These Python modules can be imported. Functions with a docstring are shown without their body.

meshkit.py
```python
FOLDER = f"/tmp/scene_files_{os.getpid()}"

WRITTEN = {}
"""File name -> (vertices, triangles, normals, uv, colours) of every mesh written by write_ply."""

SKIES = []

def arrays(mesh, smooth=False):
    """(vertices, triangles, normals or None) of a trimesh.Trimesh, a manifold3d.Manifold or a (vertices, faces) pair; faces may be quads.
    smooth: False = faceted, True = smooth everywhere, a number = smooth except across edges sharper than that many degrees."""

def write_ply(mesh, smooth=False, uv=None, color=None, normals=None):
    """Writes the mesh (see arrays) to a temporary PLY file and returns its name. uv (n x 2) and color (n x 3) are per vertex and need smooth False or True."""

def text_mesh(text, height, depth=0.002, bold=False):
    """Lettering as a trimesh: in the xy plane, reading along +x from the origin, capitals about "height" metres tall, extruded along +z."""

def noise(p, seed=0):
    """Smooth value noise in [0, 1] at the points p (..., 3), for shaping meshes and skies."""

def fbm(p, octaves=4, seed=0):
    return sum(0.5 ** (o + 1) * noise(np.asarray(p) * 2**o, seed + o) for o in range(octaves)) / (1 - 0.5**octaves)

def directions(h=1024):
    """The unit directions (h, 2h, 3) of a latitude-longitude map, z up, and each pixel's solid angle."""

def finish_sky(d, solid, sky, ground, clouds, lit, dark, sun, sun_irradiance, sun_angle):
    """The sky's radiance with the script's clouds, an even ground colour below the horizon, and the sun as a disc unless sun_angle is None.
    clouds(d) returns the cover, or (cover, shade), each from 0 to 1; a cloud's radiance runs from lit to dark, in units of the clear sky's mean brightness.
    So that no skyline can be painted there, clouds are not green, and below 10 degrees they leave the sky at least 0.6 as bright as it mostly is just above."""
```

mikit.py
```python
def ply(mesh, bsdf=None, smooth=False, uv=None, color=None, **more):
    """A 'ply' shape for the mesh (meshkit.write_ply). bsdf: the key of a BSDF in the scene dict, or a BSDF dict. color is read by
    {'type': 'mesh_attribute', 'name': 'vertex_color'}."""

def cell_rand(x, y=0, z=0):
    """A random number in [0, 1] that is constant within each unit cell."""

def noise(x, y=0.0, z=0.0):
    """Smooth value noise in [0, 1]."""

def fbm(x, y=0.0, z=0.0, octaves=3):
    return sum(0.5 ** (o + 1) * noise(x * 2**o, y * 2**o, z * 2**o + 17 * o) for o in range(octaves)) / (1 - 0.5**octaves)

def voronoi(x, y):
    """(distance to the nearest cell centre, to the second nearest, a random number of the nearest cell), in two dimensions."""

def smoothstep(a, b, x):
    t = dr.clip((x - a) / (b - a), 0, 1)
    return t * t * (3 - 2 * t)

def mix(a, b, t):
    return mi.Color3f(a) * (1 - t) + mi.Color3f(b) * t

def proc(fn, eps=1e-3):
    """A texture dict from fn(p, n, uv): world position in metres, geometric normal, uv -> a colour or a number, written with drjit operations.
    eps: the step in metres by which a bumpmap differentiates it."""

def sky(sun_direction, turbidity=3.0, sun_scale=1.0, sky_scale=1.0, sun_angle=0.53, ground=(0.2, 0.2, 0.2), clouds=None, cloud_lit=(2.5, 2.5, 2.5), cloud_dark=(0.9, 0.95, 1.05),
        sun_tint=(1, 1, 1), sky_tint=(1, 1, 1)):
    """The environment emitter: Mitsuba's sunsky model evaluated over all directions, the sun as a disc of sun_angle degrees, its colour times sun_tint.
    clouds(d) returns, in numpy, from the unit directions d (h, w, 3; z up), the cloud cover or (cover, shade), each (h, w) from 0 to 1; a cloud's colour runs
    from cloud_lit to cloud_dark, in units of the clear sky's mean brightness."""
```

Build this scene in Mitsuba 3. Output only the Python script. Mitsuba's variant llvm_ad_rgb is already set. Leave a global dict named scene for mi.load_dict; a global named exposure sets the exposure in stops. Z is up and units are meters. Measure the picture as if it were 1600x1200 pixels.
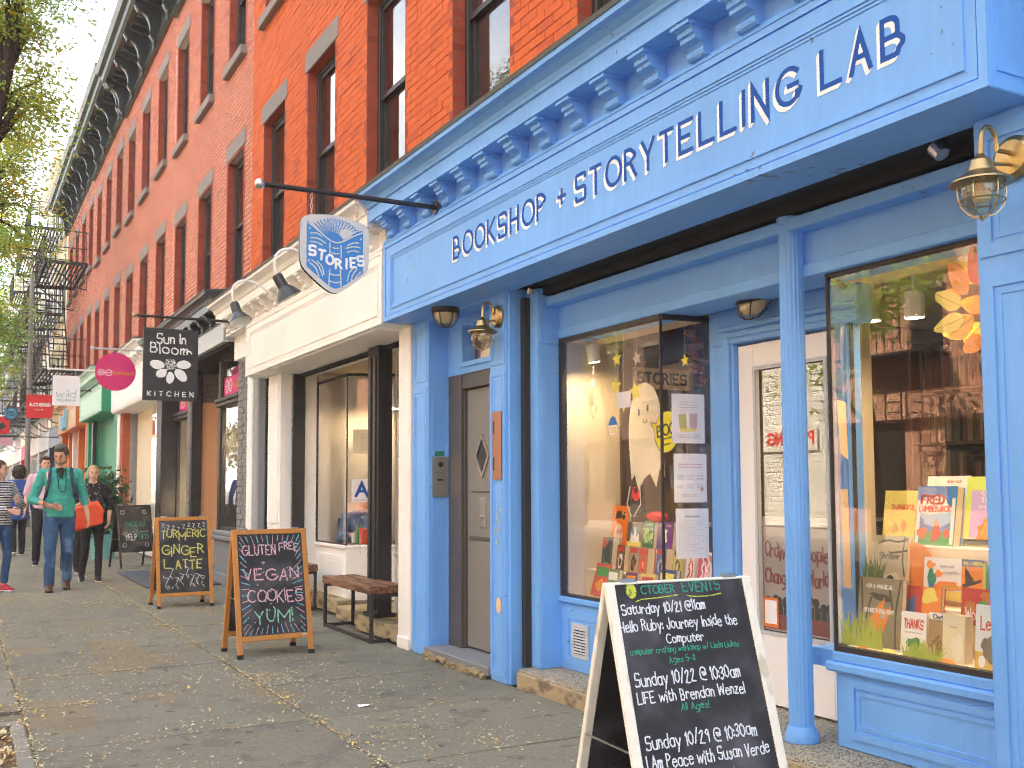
import math, random
import numpy as np
import trimesh, shapely, manifold3d as m3
from shapely import affinity
from shapely.geometry import Polygon, LineString, Point, box as sbox
from shapely.ops import unary_union
import drjit as dr
import mitsuba as mi
import mikit
from mikit import proc, noise, fbm, voronoi, cell_rand, smoothstep, mix
T = mi.ScalarTransform4f
scene, labels = {}, {}
R = random.Random(7)
NR = np.random.default_rng(11)

# ---------------------------------------------------------------- camera, sky, exposure
YAW, PITCH, ROLL, CAM_Z = math.radians(29.35), math.radians(3.87), math.radians(-0.31), 1.3
_f = np.array([math.sin(YAW)*math.cos(PITCH), math.cos(YAW)*math.cos(PITCH), math.sin(PITCH)])
_r = np.array([math.cos(YAW), -math.sin(YAW), 0.0]); _u = np.cross(_r, _f)
_up = -_r*math.sin(ROLL) + _u*math.cos(ROLL)
scene['camera'] = {'type': 'perspective', 'fov': math.degrees(2*math.atan(800/1590.)), 'fov_axis': 'x', 'near_clip': 0.05, 'far_clip': 2000.0,
    'principal_point_offset_x': -25/1600., 'principal_point_offset_y': -53/1200.,
    'to_world': T().look_at(origin=[0, 0, CAM_Z], target=[float(x) for x in np.array([0, 0, CAM_Z]) + _f], up=[float(x) for x in _up])}
def cloud_cover(d):
    import meshkit
    q = d/np.maximum(d[..., 2:], .12)
    return np.clip(.35 + 1.3*(meshkit.fbm(q*[1.3, 1.3, 0] + 4.0, 4, 2) - .35), 0, 1), .15*np.ones(d.shape[:2])
scene['sky'] = mikit.sky((0.62, 0.30, 0.66), turbidity=3.0, sky_scale=1.0, sun_scale=1.0, ground=(0.2, 0.2, 0.2), clouds=cloud_cover, cloud_lit=(2.5, 2.42, 2.25), cloud_dark=(1.2, 1.17, 1.1), sky_tint=(1.04, 1.0, .95), sun_tint=(1.0, 1.0, .97))
exposure = 4.08

# ---------------------------------------------------------------- naming
used = {}
def uniq(k):
    n = used.get(k, -1) + 1
    used[k] = n
    return k if n == 0 else f'{k}_{n:03d}'
def thing(name, label, cat, group=None):
    k = uniq(name)
    labels[k] = {'label': label, 'category': cat}
    if group: labels[k]['group'] = group
    return k
def mesh_dict(mesh, m, smooth=False, **kw):
    if isinstance(mesh, MB): mesh = mesh.get()
    return mikit.ply(mesh, m, smooth, **kw)
def part(name, parent, mesh, m, smooth=False, label=None, at=None, stuff=False):
    k = uniq(f'{parent}__{name}' if parent else name)
    d = mesh if isinstance(mesh, dict) and 'type' in mesh else mesh_dict(mesh, m, smooth)
    if at is not None: d = {**d, 'to_world': at}
    scene[k] = d
    if label or stuff:
        labels[k] = {}
        if label: labels[k]['label'] = label
        if stuff: labels[k]['kind'] = 'stuff'
    return k
def single(name, mesh, m, label, cat, group=None, smooth=False):
    k = part(name, None, mesh, m, smooth)
    labels[k] = {'label': label, 'category': cat}
    if group: labels[k]['group'] = group
    return k
def struct(name, mesh, m, label=None, smooth=False):
    k = part(name, None, mesh, m, smooth)
    labels[k] = {'kind': 'structure', 'label': label or name.replace('_', ' ')}
    return k
def place(x=0, y=0, z=0, rz=0, rx=0, ry=0, s=None):
    t = T().translate([x, y, z])
    if rz: t = t.rotate([0, 0, 1], rz)
    if ry: t = t.rotate([0, 1, 0], ry)
    if rx: t = t.rotate([1, 0, 0], rx)
    if s is not None: t = t.scale(s)
    return t

# ---------------------------------------------------------------- mesh builder
_sg = np.array([[a, b, c] for a in (-1, 1) for b in (-1, 1) for c in (-1, 1)], float)
BOXF = np.array([[0, 1, 3], [0, 3, 2], [4, 6, 7], [4, 7, 5], [0, 4, 5], [0, 5, 1], [2, 3, 7], [2, 7, 6], [0, 2, 6], [0, 6, 4], [1, 5, 7], [1, 7, 3]])
_cs, _ci = [], []
for s in _sg:
    for ax in range(3):
        _cs.append(s); v = np.ones(3); v[ax] = 0; _ci.append(v)
_cs, _ci = np.array(_cs), np.array(_ci)
def _chamf():
    v = _cs*(1 - 0.2*_ci)
    h = trimesh.Trimesh(v, process=False).convex_hull
    d = np.linalg.norm(h.vertices[:, None] - v[None], axis=2).argmin(1)
    return d[h.faces]
CHF = _chamf()
class MB:
    def __init__(s): s.v, s.f, s.n = [], [], 0
    def add(s, v, f=None, M=None):
        if f is None:
            if isinstance(v, MB): v = v.get()
            if hasattr(v, 'to_mesh'):
                m = v.to_mesh(); v, f = m.vert_properties[:, :3], m.tri_verts
            elif isinstance(v, tuple): v, f = v
            else: v, f = v.vertices, v.faces
        v = np.asarray(v, float); f = np.asarray(f, int)
        if f.shape[1] == 4: f = np.vstack([f[:, [0, 1, 2]], f[:, [0, 2, 3]]])
        if M is not None:
            M = np.asarray(M, float)
            v = v @ M[:3, :3].T + M[:3, 3]
            if np.linalg.det(M[:3, :3]) < 0: f = f[:, ::-1]
        s.v.append(v); s.f.append(f + s.n); s.n += len(v)
        return s
    def box(s, x0, x1, y0, y1, z0, z1, c=0, M=None):
        lo, hi = np.array([min(x0, x1), min(y0, y1), min(z0, z1)]), np.array([max(x0, x1), max(y0, y1), max(z0, z1)])
        h = (hi - lo)/2; m = (hi + lo)/2
        if c: return s.add(m + _cs*(h - np.minimum(c, h*0.45)*_ci), CHF, M)
        return s.add(m + _sg*h, BOXF, M)
    def tube(s, pts, r, n=8, caps=True, M=None):
        p = np.asarray(pts, float); r = np.broadcast_to(r, (len(p),))
        t = np.gradient(p, axis=0); t /= np.linalg.norm(t, axis=1, keepdims=True) + 1e-12
        a = np.cross(t[0], [0, 0, 1.0] if abs(t[0][2]) < .9 else [1.0, 0, 0]); ang = np.arange(n)*2*math.pi/n
        V = []
        for i in range(len(p)):
            a = a - t[i]*(a @ t[i]); a /= np.linalg.norm(a) + 1e-12
            b = np.cross(t[i], a)
            V.append(p[i] + r[i]*(np.cos(ang)[:, None]*a + np.sin(ang)[:, None]*b))
        V = np.vstack(V); F = []
        for i in range(len(p) - 1):
            for j in range(n):
                q = [i*n + j, i*n + (j+1) % n, (i+1)*n + (j+1) % n, (i+1)*n + j]
                F += [[q[0], q[1], q[2]], [q[0], q[2], q[3]]]
        if caps:
            k = len(V); V = np.vstack([V, p[:1], p[-1:]]); e = (len(p)-1)*n
            for j in range(n):
                F += [[k, (j+1) % n, j], [k+1, e + j, e + (j+1) % n]]
        return s.add(V, np.array(F), M)
    def lathe(s, prof, n=20, M=None):
        pr = np.asarray(prof, float); ang = np.arange(n)*2*math.pi/n; V, F = [], []
        for r, z in pr: V.append(np.stack([r*np.cos(ang), r*np.sin(ang), np.full(n, z)], 1))
        for i in range(len(pr) - 1):
            for j in range(n):
                q = [i*n + j, i*n + (j+1) % n, (i+1)*n + (j+1) % n, (i+1)*n + j]
                F += [[q[0], q[1], q[2]], [q[0], q[2], q[3]]]
        return s.add(np.vstack(V), np.array(F), M)
    def ext(s, poly, h, M=None):
        for g in getattr(poly, 'geoms', [poly]):
            if g.is_empty or g.geom_type != 'Polygon' or g.area < 1e-9: continue
            s.add(trimesh.creation.extrude_polygon(g, h, engine='earcut'), M=M)
        return s
    def prof_y(s, pts, y0, y1):
        """a moulding: profile points (x, z) run along y"""
        M = np.array([[1, 0, 0, 0], [0, 0, -1, y1], [0, 1, 0, 0], [0, 0, 0, 1.]])
        return s.ext(Polygon(pts).buffer(0), y1 - y0, M)
    def prof_x(s, pts, x0, x1):
        """profile points (y, z) run along x"""
        M = np.array([[0, 0, 1, x0], [1, 0, 0, 0], [0, 1, 0, 0], [0, 0, 0, 1.]])
        return s.ext(Polygon(pts).buffer(0), x1 - x0, M)
    def ell(s, c, r, sub=2, M=None):
        i = ICO[sub]
        return s.add(i.vertices*np.asarray(r) + np.asarray(c), i.faces, M)
    def get(s):
        if not s.v: return (np.zeros((0, 3)), np.zeros((0, 3), int))
        return (np.vstack(s.v), np.vstack(s.f))
ICO = {k: trimesh.creation.icosphere(subdivisions=k) for k in (1, 2, 3)}
def bx(*a, c=0): return MB().box(*a, c=c)
def mat4(x, y, z, o):
    """columns: the images of the three axes, and the origin"""
    M = np.eye(4); M[:3, 0], M[:3, 1], M[:3, 2], M[:3, 3] = x, y, z, o
    return M
def wall_M(x, y, z, out=0.0):
    """2-D drawing -> a surface that faces the street (-x): u runs towards -y (to the viewer's right), v up, w out of the wall"""
    return mat4([0, -1, 0], [0, 0, 1], [-1, 0, 0], [x - out, y, z])
def sign_M(x, y, z):
    """2-D drawing -> a surface that faces -y: u runs towards +x, v up"""
    return mat4([1, 0, 0], [0, 0, 1], [0, -1, 0], [x, y, z])
def frame2(w, h, t):
    return sbox(0, 0, w, h).difference(sbox(t, t, w - t, h - t))

# ---------------------------------------------------------------- one-stroke letters (x, y in base 36; base line 4, capitals up to c; '~' = smooth)
GL = dict(a.split('=', 1) for a in """A=042c44 1737|B=040c ~0c2c3b393828 0828 ~28384746353424 2404|C=~5a4b3c2c1b0a080615243445|D=040c ~0c2c3b4a4846352404|E=4c0c0444 0838|F=4c0c04 0838
G=~5a4b3c2c1b0a08061524344556 5655 5838|H=040c 444c 0848|I=040c|J=~3c3a3736352414050706|K=040c 4c07 1844|L=0c0444|M=040c376c64|N=040c444c|O=~3c2c1b0a08061524344556585a4b3c|P=040c ~0c2c3b4a392808
R=040c ~0c2c3b4a392808 2844|S=~4b4c2c0c0a0828484644240405|T=0c4c 2c24|U=~0c0a06152434464a4c|V=0c244c|W=0c143a546c|X=044c 0c44|Y=0c284c 2824|Z=0c4c0444|Q=~3c2c1b0a08061524344556585a4b3c 3654
0=~2c1b0a0806152435464849 ~494a3b2c|1=0a1c14|2=~0a1b2c3b3a2804 0444|3=~0b1c2c3b3a2918 ~18283736251405|4=2c0747 3a34|5=3c0c08 ~0819293837352405|6=~3b1c0a07051424353718 1807|7=0c3c14|8=~2c1b1a28393a3b2c ~281706152435374628|9=~3a2c1b0a19283a36 3634
@=~4757595849392938374758 ~5867696b4c2c0a06244464|a=~4839190706143445 4944|b=0c04 ~0819394746341405|c=~4839190706143445|d=~4839190706143445 4c44|e=0747 ~474839190706143445|f=~3b2c1b1a14 0929|g=~4839190706143445 ~4945422101|h=0c04 ~07192937 3734|i=0904 0b0c|j=~1915120100 1b1c
k=0c04 3906 1734|l=0c04|m=0904 ~07192928 2824 ~27394948 4844|n=0904 ~07192937 3734|o=~2919080614344547482919|p=0901 ~0819394746341405|q=~4839190706143445 4941|r=0904 ~07192938|s=~38291918273635241405|t=1b15 ~15243435 0939|u=~0906142434 4944 3445
v=092449|w=0914384469|x=0449 0944|y=0924 4911|z=09390434|:=0506 0809|!=0c07 0405|+=2a26 0848|/=043d|.=0405|-=0838|'=0c0a|,=0503|&=~440b1c2b190614244647|?=~0b1c2b291817 0405""".replace('\n', '|').split('|'))
GL = {k: v.split() for k, v in GL.items()}
def smooth_line(p, k=2):
    p = np.asarray(p, float)
    if len(p) < 3: return p
    closed = np.allclose(p[0], p[-1])
    for _ in range(k):
        a, b = p[:-1]*.75 + p[1:]*.25, p[:-1]*.25 + p[1:]*.75
        q = np.stack([a, b], 1).reshape(-1, p.shape[1])
        p = np.vstack([q, q[:1]]) if closed else np.vstack([p[:1], q[1:-1], p[-1:]])
    return p
ARC = {'O': (90, 450, 2.9, 2.9), 'C': (48, 312, 3.0, 3.0), 'G': (48, 338, 3.0, 3.0), 'Q': (90, 450, 2.9, 2.9)}
def strokes(text, h, sx=1.0, gap=1.6, jit=0.0, seed=0):
    """polylines of a line of writing, capitals h tall, and its width"""
    rr = np.random.default_rng(seed); x, out, u = 0.0, [], h/8
    for ch in text:
        if ch == ' ': x += 3.4*sx*u; continue
        g = GL.get(ch); w = 0; dy = rr.normal()*jit*u*1.2; rot = rr.normal()*jit*.05
        for tok in g:
            s = tok[0] == '~'; tk = tok.lstrip('~')
            p = np.array([[int(tk[i], 36), int(tk[i+1], 36) - 4] for i in range(0, len(tk), 2)], float)
            w = max(w, p[:, 0].max()); p = p + rr.normal(size=p.shape)*jit*.22
            if s and ch in ARC and tok is g[0]:
                a0, a1, cx_, rx_ = ARC[ch]; a = np.radians(np.linspace(a0, a1, 26)); p = np.stack([cx_ + rx_*np.cos(a), 4 + 4*np.sin(a)], 1) 
            elif s: p = smooth_line(p)
            p = p*u*[sx, 1]; p[:, 0] -= p[:, 1]*rot; out.append(p + [x, dy])
        x += (w*sx + gap)*u
    return out, x - gap*u
def ink(text, h, t, sx=1.0, gap=1.6, jit=0.0, seed=0, cap='round', align='l', width=None):
    """shapely shape of a line of writing with strokes t wide"""
    ls, w = strokes(text, h, sx, gap, jit, seed)
    if width: ls = [l*[width/w, 1] for l in ls]; w = width
    g = unary_union([LineString(l).buffer(t/2, cap_style=cap, join_style='round' if cap == 'round' else 'mitre', quad_segs=3) for l in ls])
    g = g.simplify(t*.03)
    if align == 'c': g = affinity.translate(g, -w/2)
    if align == 'r': g = affinity.translate(g, -w)
    return g
def lines_shape(ls, t): return unary_union([LineString(l).buffer(t/2, quad_segs=2) for l in ls])
def blob(x, y, rx, ry, seed=0, n=14, j=.18):
    r = np.random.default_rng(seed); a = np.linspace(0, 6.283, n, endpoint=False); k = 1 + r.normal(size=n)*j
    return Polygon(smooth_line(np.vstack([np.stack([x + rx*k*np.cos(a), y + ry*k*np.sin(a)], 1), [[x + rx*k[0], y]]])))

# ---------------------------------------------------------------- materials
def pr(color, rough=0.6, metal=0.0, spec=0.5, bump=None, **kw):
    c = {'type': 'rgb', 'value': list(color)} if isinstance(color, (tuple, list)) else proc(color)
    d = {'type': 'principled', 'base_color': c, 'roughness': rough if not callable(rough) else proc(rough), 'metallic': metal, 'specular': spec, **kw}
    if bump: d = {'type': 'bumpmap', 'arbitrary': proc(bump[0], eps=bump[2] if len(bump) > 2 else 2e-3), 'scale': bump[1], 'bsdf': d}
    return {'type': 'twosided', 'bsdf': d}
def plain(key, color, rough=0.6, metal=0.0, spec=0.5, **kw):
    scene[key] = pr(color, rough, metal, spec, **kw)
    return key
def paint_fn(base, chip=None, amt=0.10):
    def f(p, n, uv):
        v = fbm(p.x*2.3 + p.y*2.3, p.y*1.1 - p.x, p.z*1.7, 4)
        s = fbm(p.x*38 + p.y*38, p.z*3.0, p.y*7, 2)
        c = mi.Color3f(*base)*(1 - amt + 1.3*amt*v + .7*amt*s)
        if chip is not None:
            k = noise(p.x*60 + p.y*41, p.z*60, p.y*23)*noise(p.y*3.1 + p.x*3, p.z*2.3, 5.5)
            c = mix(c, mi.Color3f(*chip), smoothstep(.64, .69, k))
        return c
    return f
scene["m_blue"] = pr(paint_fn((.158, .388, .80), (.12, .19, .31), .16), .45, spec=.35, bump=(lambda p, n, uv: fbm(p.x*55 + p.y*55, p.z*55, p.y*13, 2), .0012))
scene['m_cream'] = pr(paint_fn((.80, .785, .74), (.42, .38, .30), .07), .5, spec=.4)
plain('m_green', (.04, .32, .18), .5)
plain('m_green_pale', (.50, .74, .60), .5); plain('m_green_dark', (.02, .16, .08), .5)
plain('m_orange', (.62, .17, .025), .5); plain('m_orange_pale', (.74, .45, .24), .5); plain('m_steel_dull', (.3, .3, .3), .5)
plain('m_white', (.80, .80, .78), .55); plain('m_beige', (.70, .60, .44), .7); plain('m_ceiling', (.50, .42, .30), .8)
plain('m_black', (.018, .018, .020), .4); plain('m_print_dark', (.20, .05, .04), .8); plain('m_poster', (.34, .29, .26), .7); plain('m_shade', (.030, .036, .042), .25); plain('m_black_matte', (.012, .012, .013), .8); plain('m_navy', (.02, .035, .085), .4)
plain('m_dark_frame', (.028, .024, .022), .45); plain('m_grey_metal', (.195, .187, .172), .5, spec=.5); plain('m_grey_frame', (.075, .07, .066), .5)
plain('m_iron', (.03, .026, .026), .65); plain('m_cornice', (.030, .040, .042), .30, spec=.7); plain('m_flash', (.06, .06, .055), .6)
plain('m_brass', (.46, .33, .16), .34, 1.0); plain('m_bronze', (.09, .075, .055), .42, .7); plain('m_steel', (.52, .50, .47), .34, 1.0); plain('m_copper', (.44, .20, .12), .55, .6)
plain('m_red', (.70, .02, .02), .5); plain('m_pink', (.62, .02, .16), .5); plain('m_yellow', (.78, .62, .03), .6); plain('m_leafyellow', (.56, .42, .10), .7)
plain('m_paper', (.78, .76, .78), .8); plain('m_paperwarm', (.80, .70, .50), .85); plain('m_ink', (.03, .03, .04), .8); plain('m_inkgrey', (.40, .39, .42), .8)
plain('m_letter_blue', (.018, .085, .36), .7, spec=.2); plain('m_letter_white', (.80, .81, .81), .6, spec=.3); plain('m_signblue', (.05, .22, .55), .5); plain('m_signgrey', (.56, .57, .55), .6)
plain('m_card', (.66, .50, .32), .85); plain('m_teal', (.16, .42, .42), .5); plain('m_slate', (.17, .18, .195), .7); plain('m_greyblue', (.46, .50, .52), .5)
plain('m_far_white', (.80, .79, .74), .7); plain('m_far_cream', (.76, .70, .50), .7); plain('m_greypaint', (.30, .31, .32), .6); plain('m_peach', (.72, .42, .22), .6)
plain('m_stone', (.215, .19, .175), .85); plain('m_room', (.40, .37, .33), .9); plain('m_brownwall', (.10, .062, .04), .8); plain('m_shelfwood', (.075, .04, .024), .6)
plain('m_rubber', (.015, .015, .015), .8); plain('m_rail', (.025, .024, .022), .7); plain('m_silver', (.7, .7, .7), .3, 1.0); plain('m_pipe_white', (.75, .75, .72), .35)
plain('m_skin', (.56, .30, .20), .55); plain('m_stubble', (.20, .145, .115), .8); plain('m_skin2', (.62, .37, .27), .55); plain('m_hair_dark', (.022, .016, .012), .6); plain('m_hair_brown', (.075, .036, .018), .6); plain('m_hair_blond', (.42, .27, .11), .6); plain('m_hair_grey', (.07, .062, .056), .65)
plain('m_orange_bag', (.85, .095, .03), .55); plain('m_brown_shoe', (.085, .038, .020), .5); plain('m_red_shoe', (.45, .02, .04), .6); plain('m_pink_shirt', (.68, .44, .52), .8); plain('m_blue_coat', (.03, .075, .30), .8); plain('m_black_cloth', (.014, .014, .018), .85)
def stripe(v): return dr.abs(v/.032 - dr.floor(v/.032) - .5) < .26
scene['m_tealshirt'] = pr(lambda p, n, uv: mi.Color3f(.055, .36, .30)*(.8 + .4*fbm(p.x*30, p.y*30, p.z*30, 3)), .9)
scene['m_denim'] = pr(lambda p, n, uv: mix(mi.Color3f(.035, .085, .19), mi.Color3f(.13, .24, .40), smoothstep(.50, .78, fbm(p.x*7 + 3, p.y*7, p.z*5, 3)))*(.85 + .3*noise(p.x*160, p.y*160, p.z*160)), .9)
scene['m_stripes'] = pr(lambda p, n, uv: dr.select(stripe(p.z + .006*noise(p.x*14, p.y*14, p.z*4) + .5*(p.x - .62)*smoothstep(.62, .72, p.x)), mi.Color3f(.03, .035, .07), mi.Color3f(.72, .71, .70)), .9)
scene['m_dots'] = pr(lambda p, n, uv: mix(mi.Color3f(.014, .014, .018), mi.Color3f(.40, .42, .48), smoothstep(.22, .16, voronoi(p.x*26 + p.y*9, p.z*26)[0])*smoothstep(.45, .6, voronoi(p.x*26 + p.y*9, p.z*26)[2])), .9)
scene['m_glass'] = {'type': 'thindielectric', 'int_ior': 1.7}
scene['m_lampglass'] = {'type': 'thindielectric', 'int_ior': 1.6, 'specular_transmittance': {'type': 'rgb', 'value': [.80, .76, .62]}}
plain('m_bulb', (.8, .74, .6), .5)

def brick_fn(a, b, c, ph=.0675, pl=.2125, mort=None):
    def f(p, n, uv):
        row = dr.floor(p.z/ph); off = dr.select(dr.abs(row - 2*dr.floor(row/2)) > .5, pl/2, 0.)
        q = (p.y + p.x*dr.abs(n.y) + off)/pl
        r = cell_rand(dr.floor(q), row, 3)
        col = mix(mi.Color3f(*a), mi.Color3f(*b), r)
        col = mix(col, mi.Color3f(*c), smoothstep(.84, .98, cell_rand(dr.floor(q), row, 9)))
        col *= .84 + .32*fbm(p.y*70, p.z*70, p.x*70, 3)
        col *= .90 + .2*fbm(p.y*1.3, p.z*.8, 3.3, 3)
        if mort is not None:
            fy, fz = q - dr.floor(q), p.z/ph - row
            m = dr.maximum(smoothstep(.045, .02, dr.minimum(fy, 1 - fy)), smoothstep(.12, .05, dr.minimum(fz, 1 - fz)))
            col = mix(col, mi.Color3f(*mort), m)
        return col
    return f
scene['m_brick'] = pr(brick_fn((.56, .112, .020), (.52, .098, .018), (.45, .082, .022)), .75, spec=.3)
scene['m_brick_red'] = pr(brick_fn((.43, .115, .058), (.38, .09, .045), (.30, .07, .04)), .8, spec=.3)
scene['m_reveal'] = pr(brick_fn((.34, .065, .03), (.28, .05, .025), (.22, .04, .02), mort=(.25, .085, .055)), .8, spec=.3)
scene['m_brick_far'] = pr(brick_fn((.48, .21, .13), (.40, .16, .10), (.30, .12, .08), mort=(.56, .48, .40)), .8, spec=.3)
plain('m_mortar', (.36, .075, .022), .9); plain('m_mortar_light', (.80, .68, .58), .9)
scene['m_greybrick'] = pr(lambda p, n, uv: mi.Color3f(.21, .20, .20)*(.6 + .8*fbm(p.x*30 + p.y*30, p.z*40, p.y*20, 3)), .8)
def concrete(p, n, uv):
    big = fbm(p.x*.9, p.y*.7, 2.0, 4); mid = fbm(p.x*5, p.y*5, 7.0, 4); fine = noise(p.x*210, p.y*210, 1.0); fine2 = noise(p.x*75, p.y*75, 4.0)
    slab = cell_rand(dr.floor((p.x - .38)/1.42 + 10), dr.floor((p.y - .19)/1.1), 2)
    c = mix(mi.Color3f(.122, .117, .094), mi.Color3f(.180, .170, .136), big*.7 + slab*.45)
    c = mix(c, mi.Color3f(.09, .09, .078), smoothstep(.55, .75, mid)*.5)
    c = mix(c, mi.Color3f(.20, .135, .058), smoothstep(.64, .74, fbm(p.x*1.7 + 4, p.y*1.4, 9.0, 4))*.32)
    k = fbm(p.x*11, p.y*11, 3.0, 2)
    c = mix(c, mi.Color3f(.06, .058, .052), smoothstep(.76, .84, k)*.4)
    gum = voronoi(p.x*2.6, p.y*2.6)
    c = mix(c, mi.Color3f(.055, .053, .048), smoothstep(.075, .055, gum[0]*(.7 + .9*noise(p.x*40, p.y*40, 2.0)))*smoothstep(.55, .6, gum[2])*.75)
    return c*(.74 + .26*fine + .26*fine2)
scene['m_concrete'] = pr(concrete, .88, spec=.3, bump=(lambda p, n, uv: fbm(p.x*90, p.y*90, 0, 3), .0025))
scene['m_curb'] = pr(lambda p, n, uv: mi.Color3f(.19, .18, .16)*(.7 + .6*fbm(p.x*12, p.y*12, p.z*12, 4)), .9)
scene['m_asphalt'] = pr(lambda p, n, uv: mi.Color3f(.055, .055, .056)*(.7 + .6*fbm(p.x*9, p.y*9, 0, 5)), .9)
scene['m_granite'] = pr(lambda p, n, uv: mix(mi.Color3f(.30, .27, .21), mi.Color3f(.09, .08, .07), smoothstep(.5, .68, noise(p.x*170, p.y*170, p.z*170)))*(.7 + .6*fbm(p.x*4, p.y*4, p.z*4, 3)), .85)
scene['m_stepedge'] = pr(lambda p, n, uv: mix(mi.Color3f(.34, .27, .16), mi.Color3f(.16, .13, .09), smoothstep(.45, .7, fbm(p.x*9, p.y*9, p.z*14, 4)))*(.75 + .5*noise(p.x*120, p.y*120, p.z*120)), .9)
scene['m_soil'] = pr(lambda p, n, uv: mix(mi.Color3f(.09, .06, .035), mi.Color3f(.18, .13, .08), fbm(p.x*14, p.y*14, 0, 4)), .95)
scene['m_wood'] = pr(lambda p, n, uv: mix(mi.Color3f(.56, .25, .06), mi.Color3f(.42, .165, .035), fbm(p.x*22 + p.y*9, p.y*30, p.z*5, 4)), .45, spec=.4)
scene['m_benchwood'] = pr(lambda p, n, uv: mix(mi.Color3f(.20, .095, .045), mi.Color3f(.075, .035, .02), smoothstep(.35, .65, fbm(p.x*45, p.y*5, p.z*45, 4)))*(.8 + .4*noise(p.x*90, p.y*30, p.z*90)), .6)
scene['m_whitewood'] = pr(lambda p, n, uv: mix(mi.Color3f(.76, .73, .62), mi.Color3f(.55, .50, .38), smoothstep(.62, .8, fbm(p.x*20, p.y*20, p.z*6, 3))), .5)
scene['m_board'] = pr(lambda p, n, uv: mi.Color3f(.020, .019, .022)*(1. + 3.5*smoothstep(.42, .8, fbm(p.x*6, p.y*6, p.z*5, 4))), .7)
def chalk(key, c):
    scene[key] = pr(lambda p, n, uv: mix(mi.Color3f(*c), mi.Color3f(.05, .05, .055), smoothstep(.60, .80, noise(p.x*160 + p.y*160, p.z*130, 3))*.6), .95, spec=.1)
plain('m_marker_white', (.62, .64, .68), .7); plain('m_marker_green', (.03, .30, .19), .7)
chalk('m_chalk_white', (.66, .68, .70)); chalk('m_chalk_green', (.04, .34, .22)); chalk('m_chalk_yellow', (.58, .55, .16)); chalk('m_chalk_pink', (.66, .40, .46)); chalk('m_chalk_blue', (.16, .46, .56)); chalk('m_chalk_lime', (.50, .55, .08)); chalk('m_chalk_mint', (.26, .56, .40))
scene['m_steelplate'] = pr(lambda p, n, uv: mi.Color3f(.10, .115, .14)*(.7 + .6*fbm(p.x*7, p.y*7, 0, 3)), .5, .5)
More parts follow.
